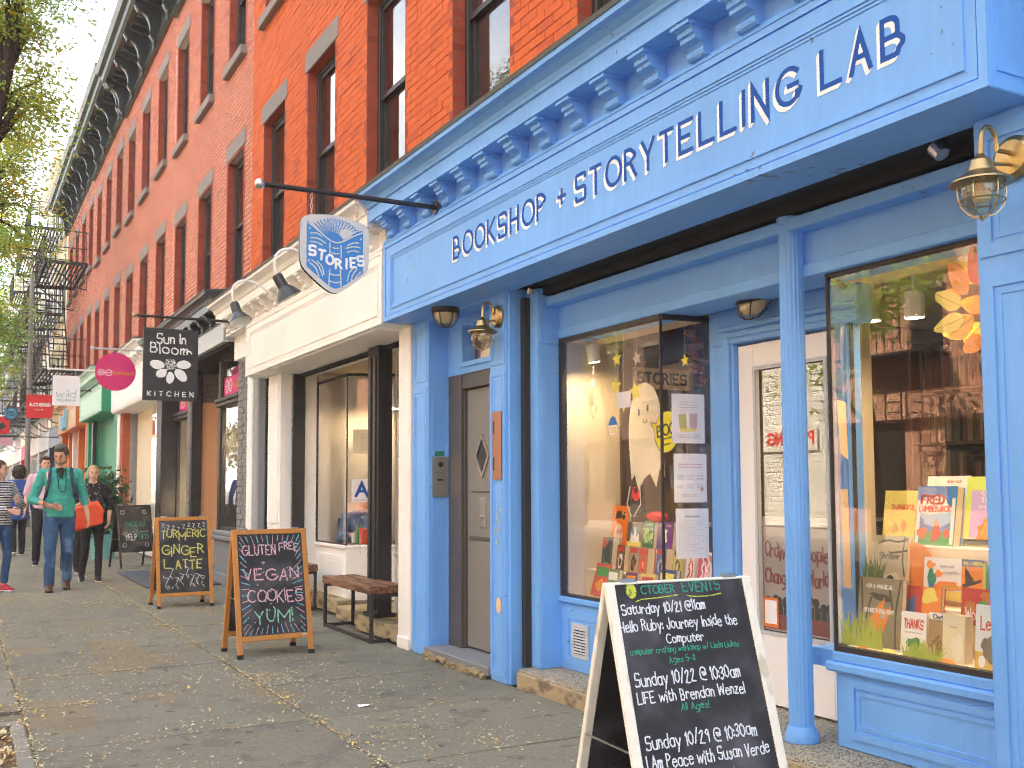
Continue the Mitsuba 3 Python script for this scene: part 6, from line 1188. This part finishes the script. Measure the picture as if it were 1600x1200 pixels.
def person(label, x, y, face, H, legs, arms, skin='m_skin', shirt='m_black_cloth', sleeve=.9, pants='m_denim', shoe='m_brown_shoe', hair='m_hair_dark', hairstyle='short', head_turn=0, head_down=0, fat=1.0, fem=False, group=None, coat=False, beard=False, hem=.93, seated=False, shoe_sole='m_white'):
    t = thing('person', label, 'person')
    k = H/1.75; ca, sa = math.cos(face), math.sin(face)
    fw = np.array([ca, sa, 0]); rt = np.array([sa, -ca, 0])      # facing direction, own right hand
    def P(s, f, z): return np.array([x, y, 0]) + (rt*s + fw*f + np.array([0, 0, z]))*k
    def E(c, a, b, h):   # ellipsoid points with axes side, forward, up
        return np.array(P(*c)) + (_sp[:, :1]*rt*a + _sp[:, 1:2]*fw*b + _sp[:, 2:]*np.array([0, 0, 1.])*h)*k
    hw = .165 if fem else .185; R_ = lambda v: v*k
    dz = legs.get('dz', 0)
    # skeleton
    hipz = .92 + dz; LG = []
    for sd, key in ((1, 'r'), (-1, 'l')):
        kn, an = legs[key]
        LG.append([P(sd*.085, 0, hipz), P(*kn), P(*an)])
    AR = []
    for sd, key in ((1, 'r'), (-1, 'l')):
        el, wr = arms[key]
        AR.append([P(sd*hw, -.01, 1.415 + dz), P(*el), P(*wr)])
    tor = lambda g: [hullm(E((0, 0, .93 + dz), .150 + g, .105*fat + g, .09), E((0, .01, 1.08 + dz), (.125 if fem else .145)*min(fat, 1.12) + g, .098*fat + g, .08)), hullm(E((0, .01, 1.08 + dz), (.125 if fem else .145)*min(fat, 1.12) + g, .098*fat + g, .08), E((0, .0, 1.27 + dz), .150 + g, .112*fat**.5 + g, .10)),
        hullm(E((0, .0, 1.27 + dz), .150 + g, .112*fat**.5 + g, .10), E((hw - .03, -.012, 1.41 + dz), .05 + g, .05 + g, .05 + g), E((-hw + .03, -.012, 1.41 + dz), .05 + g, .05 + g, .05 + g)), hullm(E((hw - .05, -.012, 1.42 + dz), .045 + g, .045 + g, .04 + g), E((-hw + .05, -.012, 1.42 + dz), .045 + g, .045 + g, .04 + g), E((0, -.01, 1.47 + dz), .055 + g, .055 + g, .03))]
    hd = P(0, .02, 1.635 + dz)
    ht = head_turn; hf = fw*math.cos(ht) + rt*math.sin(ht); hr = rt*math.cos(ht) - fw*math.sin(ht); hu = np.array([0, 0, 1.])
    hf, hu = hf*math.cos(head_down) - hu*math.sin(head_down), hu*math.cos(head_down) + hf*math.sin(head_down)
    def HP(s, f, u): return hd + (hr*s + hf*f + hu*u)*k
    def HE(c, a, b, h): return HP(*c) + (_sp[:, :1]*hr*a + _sp[:, 1:2]*hf*b + _sp[:, 2:]*hu*h)*k
    head = [hullm(HE((0, -.012, .03), .074, .092, .082), HE((0, .012, -.03), .062, .072, .06), HE((0, .05, -.085), .030, .024, .022)), hullm(HE((0, .088, .005), .008, .010, .01), HE((0, .103, -.028), .014, .010, .010)), hullm(HE((0, .078, .018), .04, .014, .012)),
            hullm(HE((0, .083, -.058), .026, .010, .011)), hullm(HE((.076, -.005, -.012), .009, .020, .030)), hullm(HE((-.076, -.005, -.012), .009, .020, .030))]
    neck = chain([(P(0, -.01, 1.44 + dz), R_(.060)), (HP(0, -.015, -.07), R_(.052))])
    body = tor(-.006) + head + neck
    for L in LG: body += chain([(L[0], R_(.066)), (L[1], R_(.040)), (L[2], R_(.032))])
    for A_, key in zip(AR, 'rl'):
        body += chain([(A_[0], R_(.046)), (A_[1], R_(.037)), (A_[2], R_(.026))])
        d = arms.get('hd_' + key, A_[2] - A_[1]); sd = arms.get('th_' + key, fw)
        body += hand_parts(A_[2], d, sd, arms.get('curl', .5), palm=arms.get('palm_' + key))
    part('body', t, melt(body, .014, 6), skin, True)
    for sd in (-1, 1):
        part('eye', t, MB().add(HE((.030*sd, .085, .006), .011, .006, .006), ICO[2].faces), 'm_ink', True)
        part('eyebrow', t, MB().add(HE((.031*sd, .087, .024), .017, .006, .004), ICO[2].faces), hair, True)
    part('mouth', t, MB().add(HE((0, .090, -.060), .021, .006, .0045), ICO[2].faces), col(.42, .13, .11), True)
    # trousers
    tr_ = [hullm(E((0, 0, .93 + dz), .158, .118*fat, .085), E((.08, 0, .84 + dz), .088, .10, .06), E((-.08, 0, .84 + dz), .088, .10, .06))]
    sl = legs.get('slim', 1.0)
    for L in LG:
        a = L[2]*.86 + L[1]*.14 if legs.get('crop') else L[2]*.985 + L[1]*.015
        tr_ += chain([(L[0], R_(.098)), (L[1]*.5 + L[0]*.5, R_(.086*sl)), (L[1], R_(.068*sl)), (L[1]*.35 + L[2]*.65, R_(.062*sl)), (a, R_(.056*sl))])
    part('trousers', t, melt(tr_, .02, 8, .016, 2), pants, True)
    # shirt or coat
    sh = tor(.016) + [hullm(E((0, .008, hem + dz), (.172 if not coat else .2), .128*fat, .03), E((0, .01, 1.12 + dz), .155 if not fem else .142, .118*fat, .05))]
    for A_ in AR:
        e = A_[1]
        if sleeve <= .5: w2 = A_[0] + (e - A_[0])*sleeve*2; sh += chain([(A_[0], R_(.066)), (w2, R_(.058))])
        else: w2 = e + (A_[2] - e)*(sleeve - .5)*2; sh += chain([(A_[0], R_(.066)), (e, R_(.054)), (w2, R_(.044))])
    shm = melt(sh, .02, 8, .022, 5)
    part('coat' if coat else 'shirt', t, shm, shirt, True)
    # shoes
    for key, L in zip('rl', LG):
        an = L[2]; pit = legs.get('toe_' + key, 0.0); df = fw*math.cos(pit) + np.array([0, 0, 1.])*math.sin(pit); up = np.array([0, 0, 1.])*math.cos(pit) - fw*math.sin(pit)
        b = an - up*.045*k
        q = lambda f, u, r: pts_ell(b + (df*f + up*u)*k, np.array([r, r, r*.75])*k)
        part('shoe', t, melt([hullm(q(-.05, .0, .038), q(.06, -.004, .042)), hullm(q(.06, -.004, .042), q(.15, -.012, .036)), hullm(q(-.04, .04, .040), q(.03, .03, .040)), hullm(q(.03, .03, .040), q(.10, .0, .038))], .015, 6), shoe, True)
        part('sole', t, melt([hullm(pts_ell(b + (df*-.05 - up*.028)*k, (.042*k, .042*k, .012)), pts_ell(b + (df*.15 - up*.028)*k, (.044*k, .044*k, .012)))], .03, 2), shoe_sole, True)
    # hair
    cap = hullm(HE((0, -.022, .040), .083, .098, .088), HE((0, -.03, .0), .082, .085, .06))
    cut = m3.Manifold.hull_points(np.vstack([HP(s, f, u) for s in (-.2, .2) for f, u in ((.045, .058), (.3, .09), (.3, -.3), (.035, -.3))]))
    hs = [cap]
    if hairstyle == 'short': hs = [cap]
    if hairstyle == 'quiff': hs += [hullm(HE((0, .03, .10), .06, .05, .03), HE((0, -.03, .10), .07, .06, .03))]
    if hairstyle == 'long': hs += chain([(HP(.05, -.05, -.02), .06*k), (HP(.075, -.045, -.17), .05*k), (HP(.085, .0, -.30), .035*k)]) + chain([(HP(-.05, -.05, -.02), .06*k), (HP(-.075, -.045, -.17), .05*k), (HP(-.085, .0, -.30), .035*k)]) + [hullm(HE((0, -.06, 0), .08, .06, .06), HE((0, -.06, -.2), .09, .05, .08))]
    if hairstyle == 'bun': hs += [hullm(HE((0, -.09, .03), .055, .05, .06)), hullm(HE((0, -.06, -.03), .07, .05, .06))]
    if hairstyle == 'curly':
        hs += [hullm(HE((0, -.035, .02), .135, .115, .125), HE((0, -.04, -.06), .13, .09, .08))]
    part('hair', t, melt(hs, .016, 3, .012 if hairstyle != 'curly' else .06, 7, cut=[cut] if hairstyle != 'curly' else [m3.Manifold.hull_points(np.vstack([HP(s, f, u) for s in (-.075, .075) for f, u in ((.06, .06), (.3, .09), (.3, -.3), (.06, -.3))]))]), hair, True)
    if beard: part('beard', t, melt([hullm(HE((0, .052, -.088), .034, .030, .024), HE((.05, .02, -.065), .02, .03, .025), HE((-.05, .02, -.065), .02, .03, .025))], .015, 2, cut=[hullm(HE((0, .10, -.055), .03, .03, .016))]), 'm_stubble', True)
    return t, P, fw, rt
DN = -math.pi/2
t, P, fw, rt = person('man in a teal henley and blue jeans walking towards the viewer', 1.19, 14.5, DN - .05, 1.86, {'r': ((.10, .16, .50), (.10, .12, .085)), 'l': ((-.095, .03, .49), (-.10, -.16, .12)), 'toe_l': -.25},
    {'r': ((.305, -.02, 1.10), (.10, .215, 1.02)), 'l': ((-.27, -.05, 1.12), (-.315, .06, .885)), 'th_r': (0, -.3, 1), 'th_l': (0, -1, 0), 'hd_r': (.8, -.35, -.12), 'curl': .55}, shirt='m_tealshirt', sleeve=.66, fat=1.22, hair='m_hair_grey', hairstyle='quiff', head_turn=.35, head_down=.30, beard=True, hem=.90, shoe='m_brown_shoe', shoe_sole='m_rubber')
st_ = MB()
for s in (-1, 1): st_.add(melt(chain([(P(.115*s, -.10, 1.43), .020), (P(.115*s, .02, 1.475), .020), (P(.125*s, .125, 1.36), .020), (P(.150*s, .125, 1.20), .018), (P(.175*s, .02, 1.08), .018)]), .015, 3))
part('backpack_strap', t, st_, 'm_navy', True); part('backpack', t, melt([hullm(pts_ell(P(.1, -.19, 1.36), (.06, .06, .05)), pts_ell(P(-.1, -.19, 1.36), (.06, .06, .05)), pts_ell(P(.12, -.19, 1.05), (.06, .07, .06)), pts_ell(P(-.12, -.19, 1.05), (.06, .07, .06)))], .03, 5), 'm_navy', True)
part('collar', t, melt([hullm(pts_ell(P(0, .085, 1.46), (.045, .03, .03)), pts_ell(P(0, .128, 1.37), (.012, .012, .02)))], .012, 2), 'm_black_cloth', True)
part('neck_cord', t, MB().tube([P(.05, .06, 1.48), P(.03, .148, 1.34), P(.02, .152, 1.24), P(-.0, .165, 1.20)], .005, 5).tube([P(-.05, .06, 1.48), P(-.06, .148, 1.34), P(-.055, .16, 1.24), P(-.05, .165, 1.20), P(-.0, .168, 1.195)], .005, 5), 'm_black_cloth')
t, P, fw, rt = person('young woman in a navy and white striped top turning to talk, at the left edge', .50, 14.75, DN + .55, 1.67, {'r': ((.10, .10, .49), (.11, -.05, .09)), 'l': ((-.09, .07, .49), (-.08, .03, .085)), 'slim': .80, 'crop': True},
    {'r': ((.24, .10, 1.13), (.05, .29, 1.08)), 'l': ((-.31, .03, 1.14), (-.13, .24, 1.20)), 'th_r': (0, 0, 1), 'th_l': (0, 0, 1), 'curl': .7}, skin='m_skin2', shirt='m_stripes', sleeve=.93, pants='m_denim', shoe='m_red_shoe', hair='m_hair_brown', hairstyle='long', head_turn=-.45, fem=True, hem=.90)
t, P, fw, rt = person('blonde woman in a dotted black blouse and leggings carrying an orange tote', 1.71, 15.65, DN, 1.63, {'r': ((.09, .04, .50), (.12, -.14, .11)), 'l': ((-.09, .10, .49), (-.085, .10, .085)), 'slim': .84, 'toe_r': -.3},
    {'r': ((.25, -.02, 1.12), (.155, .18, 1.20)), 'l': ((-.25, -.04, 1.13), (-.22, .10, .93)), 'th_r': (0, 0, 1), 'th_l': (0, -1, 0), 'curl': .6}, skin='m_skin2', shirt='m_dots', sleeve=.62, pants='m_black_cloth', shoe='m_black_cloth', hair='m_hair_blond', hairstyle='bun', fem=True, hem=.92)
bt = thing('tote_bag', 'bright orange tote bag held before the blonde woman', 'bag')
bm = melt([hullm(*[pts_ell(np.array(p), (.03, .045, .03)) for p in ((1.47, 15.42, 1.02), (1.74, 15.42, 1.10), (1.44, 15.42, .74), (1.80, 15.42, .84), (1.80, 15.42, 1.0))])], .03, 6, .03, 4)
part('sack', bt, bm, 'm_orange_bag', True); part('strap', bt, MB().tube([[1.53, 15.42, 1.06], [1.52, 15.45, 1.22], [1.56, 15.52, 1.31], [1.62, 15.55, 1.22], [1.66, 15.42, 1.09]], .014, 6), 'm_orange_bag', 40)
person('man in a pale pink shirt and black trousers walking behind the teal man', 1.345, 19.4, DN - .1, 1.86, {'r': ((.09, .06, .50), (.10, -.02, .085)), 'l': ((-.09, .10, .50), (-.09, .10, .085))}, {'r': ((.26, -.05, 1.13), (.27, .05, .90)), 'l': ((-.26, -.05, 1.13), (-.27, .05, .90)), 'th_r': (0, -1, 0), 'th_l': (0, -1, 0)}, skin='m_skin2', shirt='m_pink_shirt', sleeve=.45, pants='m_black_cloth', shoe='m_black_cloth', hair='m_hair_brown', hairstyle='quiff', head_turn=-.3)
person('dark haired woman mostly hidden between the teal man and the blonde woman', 1.60, 17.4, DN, 1.62, {'r': ((.09, .06, .50), (.10, -.02, .085)), 'l': ((-.09, .10, .50), (-.09, .10, .085))}, {'r': ((.24, -.05, 1.13), (.22, .05, .90)), 'l': ((-.24, -.05, 1.13), (-.22, .05, .90)), 'th_r': (0, -1, 0), 'th_l': (0, -1, 0)}, skin='m_skin2', pants='m_black_cloth', shoe='m_black_cloth', hairstyle='bun', fem=True)
person('person with bushy black hair in a blue coat seen from behind', 1.10, 22.5, -DN + .1, 1.76, {'r': ((.09, .10, .50), (.10, .12, .085)), 'l': ((-.09, .0, .50), (-.09, -.16, .12)), 'toe_l': -.4}, {'r': ((.27, -.05, 1.13), (.26, .08, .90)), 'l': ((-.27, -.05, 1.13), (-.26, .08, .90)), 'th_r': (0, 1, 0), 'th_l': (0, 1, 0)}, shirt='m_blue_coat', sleeve=.97, pants='m_black_cloth', shoe='m_black_cloth', hairstyle='curly', coat=True, hem=.72)
person('distant pedestrian with dark hair at the left edge behind the others', .78, 27, DN, 1.72, {'r': ((.09, .06, .50), (.10, -.02, .085)), 'l': ((-.09, .10, .50), (-.09, .10, .085))}, {'r': ((.24, -.05, 1.13), (.25, .05, .90)), 'l': ((-.24, -.05, 1.13), (-.25, .05, .90)), 'th_r': (0, -1, 0), 'th_l': (0, -1, 0)}, shirt='m_white', pants='m_black_cloth', shoe='m_black_cloth')
t, P, fw, rt = person('dark haired diner in a blue shirt sitting inside the restaurant window', 4.08, 11.12, DN - .25, 1.72, {'dz': -.43, 'r': ((.10, .42, .50), (.10, .45, .10)), 'l': ((-.10, .42, .50), (-.10, .45, .10))}, {'r': ((.26, .12, .74), (.12, .38, .80)), 'l': ((-.26, .12, .74), (-.12, .36, .80)), 'th_r': (0, 0, 1), 'th_l': (0, 0, 1)}, shirt=col(.10, .16, .30), sleeve=.8, pants='m_black_cloth', shoe='m_black_cloth', head_down=.45, hem=.93)
ch = thing('chair', 'dark chair under the diner inside the restaurant window', 'chair')
part('seat', ch, MB().box(3.88, 4.28, 11.0, 11.40, .40, .44, c=.008), 'm_shelfwood'); part('backrest', ch, MB().box(3.88, 4.28, 11.38, 11.42, .5, .95, c=.008), 'm_shelfwood')
for xx in (3.89, 4.23):
    for yy in (11.01, 11.37): part('leg', ch, bx(xx, xx + .04, yy, yy + .04, .1, .40 if yy < 11.2 else .95), 'm_shelfwood')

# ---------------------------------------------------------------- street trees
def leaf_quads(c, size, r, flat=.6):
    n = len(c); d = r.normal(size=(n, 3)); d[:, 2] *= flat; d /= np.linalg.norm(d, axis=1, keepdims=True)
    e = np.cross(d, r.normal(size=(n, 3))); e /= np.linalg.norm(e, axis=1, keepdims=True)
    L = size*r.uniform(.6, 1.3, (n, 1)); d, e = d*L, e*L*.42
    V = np.stack([c - d, c - e, c + d, c + e], 1).reshape(-1, 3); o = np.arange(n)[:, None]*4
    return V, np.concatenate([o + [0, 1, 2], o + [0, 2, 3]], 0)
def tree(label, trunk, rad, tips, n, size, seed, yellow=.12, group=None, spread=.42):
    """trunk polyline, then limbs to each tip, twigs and leaf sprays round the limb ends"""
    r = np.random.default_rng(seed); t = thing('street_tree', label, 'tree', group)
    tr = MB(); tr.tube(smooth_line(np.array(trunk, float)), np.linspace(rad, rad*.45, len(smooth_line(np.array(trunk, float)))), 9)
    tk = np.array(trunk, float); cl = []
    lb = MB()
    for tip in tips:
        tip = np.array(tip, float); b = tk[np.argmin(np.abs(tk[:, 2] - (tip[2] - .3*np.linalg.norm(tip[:2] - tk[-1][:2]) - .6)))]
        mid = (b + tip)/2 + [r.normal()*.15, r.normal()*.15, .25]
        q = smooth_line(np.array([b, mid, tip])); lb.tube(q, np.linspace(rad*.42, rad*.07, len(q)), 6)
        for j in range(7):
            s = q[r.integers(len(q)//3, len(q))]; e = s + r.normal(size=3)*[.5, .5, .32]*spread*2.1
            lb.tube([s, (s + e)/2 + [0, 0, .06], e], [rad*.07, rad*.05, .004], 4); cl.append(e); cl.append((s + e)/2)
        cl.append(tip)
    part('trunk', t, tr, 'm_bark', 40); part('limbs', t, lb, 'm_bark', 40)
    cl = np.array(cl); k = r.integers(0, len(cl), n); c = cl[k] + r.normal(size=(n, 3))*[spread*.55, spread*.55, spread*.34]
    y = (cell := (np.sin(cl[:, 0]*9.1 + cl[:, 1]*5.3 + cl[:, 2]*7.7)*43758.5) % 1)[k] < yellow
    part('crown', t, leaf_quads(c[~y], size, r), 'm_leaf'); part('yellow_spray', t, leaf_quads(c[y], size, r), 'm_leaf_yellow')
    return t
def ring(cx, cy, z, rx, n, seed, zr=1.6):
    r = np.random.default_rng(seed)
    return [(cx + rx*math.cos(a)*r.uniform(.35, 1), cy + rx*math.sin(a)*r.uniform(.35, 1), z + r.uniform(-zr, zr)) for a in np.linspace(0, 6.28, n, endpoint=False) + r.random()]
tree('nearest street tree with a dark leaning trunk at the upper left corner', [(-.62, 10.9, -.05), (-.48, 10.9, 1.5), (-.2, 10.95, 3.2), (.14, 11, 4.5), (.33, 11, 5.4), (.44, 11, 6.3), (.3, 11.1, 7.6)], .105,
     [(.55, 11.2, 5.9), (.66, 11.5, 5.55), (.55, 11.6, 5.3), (.62, 12.2, 5.5), (.62, 11.0, 6.3), (-.2, 11.5, 5.0), (.3, 10.5, 6.2), (-.6, 11, 6.4), (.5, 12, 6.9), (-.5, 12, 7.4), (.2, 10, 7.3), (-1.6, 10.5, 6.8), (-1.3, 12, 6), (.5, 11.2, 5.2), (.6, 11.6, 6.4), (.45, 10.9, 5.8)], 13000, .028, 1, .22, spread=.24)
tree('yellowing street tree in front of the distant pale houses', [(-.5, 24, 0), (-.45, 24, 2.5), (-.2, 24, 4.8), (.2, 24.2, 7), (.3, 24.3, 9)], .16, ring(.1, 24.5, 8.0, 1.7, 9, 3, 1.5) + [(1.3, 25, 7.6), (1.0, 24.5, 8.6), (1.2, 25.5, 7.0), (.8, 24, 9.6), (1.1, 26, 9.2)], 8500, .055, 4, .35, spread=.36)
tree('low yellow street tree just outside the left edge, seen in the shop glass', [(-1.0, 30, 0), (-1.0, 30, 2), (-.95, 30, 4), (-.9, 30, 5.5)], .14, ring(-1.2, 30, 3.9, 1.5, 10, 15, 1.6), 9000, .06, 16, .75, spread=.4)
tree('pale green street tree farther up the kerb', [(-.5, 37, 0), (-.4, 37, 3), (-.2, 37, 6), (.1, 37, 9)], .18, ring(.0, 37.5, 8.2, 2.2, 11, 5, 2.6) + [(1.5, 38, 6.5), (1.3, 37, 9.3)], 8000, .085, 6, .2, spread=.55)
tree('small distant street tree by the kerb', [(-.4, 52, 0), (-.3, 52, 3), (0, 52, 6), (.1, 52, 9)], .18, ring(.3, 52, 8.5, 2.4, 10, 7, 2.8), 6000, .11, 8, .1, spread=.7)
tree('farthest street tree against the pale sky', [(-.4, 70, 0), (-.3, 70, 3), (0, 70, 6), (.1, 70, 10)], .18, ring(.2, 70, 10, 3, 10, 9, 3.2), 5000, .14, 9, .1, spread=.8)
for i, (y, z, w_) in enumerate(((8, 7, 'opposite the viewer'), (16.5, 5.6, 'before the opposite fire escape'), (29, 7, 'beyond the parking garage'), (41, 7.5, 'farthest up the street'))):
    tree('street tree on the far pavement ' + w_, [(-11.4, y, 0), (-11.3, y, 2.5), (-11.2, y + .2, 4.5), (-11.2, y + .2, z + 1)], .15, ring(-11.2, y, z, 2.2, 9, 20 + i, 1.5), 4500, .09, 30 + i, .1, group='trees on the far pavement', spread=.5)
# utility poles on the kerb
for y, h, lb in ((40, 9.0, 'tall weathered pole on the kerb before the fire escapes'), (62, 8.0, 'slimmer distant pole on the kerb')):
    t = thing('street_pole', lb, 'pole')
    part('shaft', t, MB().tube([[2.2 - .9*(y > 50), y, 0], [2.2 - .9*(y > 50), y, h]], [.10, .075], 10), 'm_greypaint', 40); part('collar', t, MB().tube([[2.2 - .9*(y > 50), y, 0], [2.2 - .9*(y > 50), y, .5]], .13, 10), 'm_greypaint', 40)

# ---------------------------------------------------------------- the other side of the street (seen in the glass, and it throws warm light back)
def opposite(y0, y1, h, wall, label, garage=False):
    b = thing('opposite_building', label, 'building'); x = -14.6
    z0 = 5.2 if garage else 0
    part('wall', b, MB().box(x - 8, x, y0, y1, z0, h), wall)
    part('cornice', b, MB().box(x - .2, x + .5, y0, y1, h - .3, h + .2).box(x - .2, x + .25, y0, y1, h - .9, h - .3), 'm_far_cream')
    wn = mesh_dict(MB().box(-.03, .04, -.48, .48, 0, 1.8), 'm_black'); sl = mesh_dict(MB().box(-.02, .1, -.58, .58, 0, .14), 'm_stone')
    n = max(2, int((y1 - y0)/1.9))
    for f in range(int((h - 1 - max(z0, 4))/3.2)):
        for i in range(n):
            y, z = y0 + (i + .5)*(y1 - y0)/n, max(z0, 4) + .5 + f*3.2
            k = part('window', b, wn, 'm_black', at=place(x, y, z)); part('sill', k, sl, 'm_stone', at=place(x, y, z - .14)); part('lintel', k, sl, 'm_stone', at=place(x, y, z + 1.8))
    if garage:
        part('side', b, MB().box(x - 8, x, y0, y0 + .4, 0, z0).box(x - 8, x, y1 - .4, y1, 0, z0), wall)
        for i in range(34): part('shutter_slat', b, bx(x - .06, x - .02 + .012*(i % 2), y0 + .4, y1 - .4, .05 + i*.15, .19 + i*.15, c=.02), 'm_white')
        part('sign', b, bx(x + .02, x + .06, y0 + .9, y1 - .9, 2.35, 3.1), 'm_white')
        part('lettering', b, MB().ext(affinity.translate(ink('PARKING', .34, .07, cap='square', width=1.9), .15, .22), .02, mat4([0, 1, 0], [0, 0, 1], [1, 0, 0], [x + .06, y0 + .9, 2.35])), 'm_red')
    else:
        part('shop_window', b, MB().box(x - .02, x + .04, y0 + .6, (y0+y1)/2 - .5, .7, 2.9).box(x - .02, x + .04, (y0+y1)/2 + .8, y1 - .6, .7, 2.9), 'm_black')
        part('shop_fascia', b, bx(x, x + .3, y0 + .1, y1 - .1, 3.0, 3.7), wall)
    return b
opposite(-20, -8, 11, 'm_brick_far', 'brick building across the street behind the viewer'); opposite(-8, 6, 10.5, 'm_brick_far', 'brick building across the street beside the viewer'); opposite(6.02, 14, 11.5, 'm_far_cream', 'cream building across the street')
opposite(14.02, 21.2, 11.2, 'm_brick_far', 'brick building across the street with a fire escape'); opposite(21.22, 25.6, 8.0, 'm_brick_far', 'parking garage with a white rolling shutter across the street', True)
opposite(25.62, 33, 10.6, 'm_dark_brick', 'dark brick building across the street beside the garage'); opposite(33.02, 44, 11.4, 'm_dark_brick', 'dark brown building across the street'); opposite(44.02, 75, 11, 'm_brick_far', 'long brick row across the street')
def fire_escape_opposite(y0, y1, zs):
    t = thing('fire_escape', 'rusty fire escape with ladders across the street', 'fire escape'); x = -14.6
    for z in zs:
        g = MB().box(x, x + 1.1, y0, y1, z, z + .05)
        for s in np.linspace(y0, y1, 12): g.tube([[x + 1.1, s, z], [x + 1.1, s, z + 1]], .015, 4)
        g.tube([[x, y0, z + 1], [x + 1.1, y0, z + 1], [x + 1.1, y1, z + 1], [x, y1, z + 1]], .025, 4)
        part('platform', t, g, 'm_iron')
        l = MB().tube([[x + .8, y0 + .8, z - 2.9], [x + .8, y0 + .8, z]], .03, 4).tube([[x + .8, y0 + 1.3, z - 2.9], [x + .8, y0 + 1.3, z]], .03, 4)
        for f in np.linspace(.05, .95, 11): l.tube([[x + .8, y0 + .8, z - 2.9 + 2.9*f], [x + .8, y0 + 1.3, z - 2.9 + 2.9*f]], .02, 4)
        part('ladder', t, l, 'm_iron')
fire_escape_opposite(17.0, 19.8, (4.6, 7.8))
for k in [k for k in labels if k not in scene and not any(s.startswith(k + '__') for s in scene)]: del labels[k]

# ---------------------------------------------------------------- thin bright air down the street
scene['air'] = {'type': 'homogeneous', 'albedo': {'type': 'rgb', 'value': [.95, .95, .95]}, 'sigma_t': .0013}
scene['camera']['medium'] = {'type': 'ref', 'id': 'air'}
scene['haze'] = {'type': 'cube', 'bsdf': {'type': 'null'}, 'interior': {'type': 'ref', 'id': 'air'}, 'to_world': T().translate([0, 300, 8.75]).scale([420, 620, 10.25])}
labels['haze'] = {'kind': 'stuff', 'label': 'thin bright haze over the far end of the street', 'category': 'haze'}
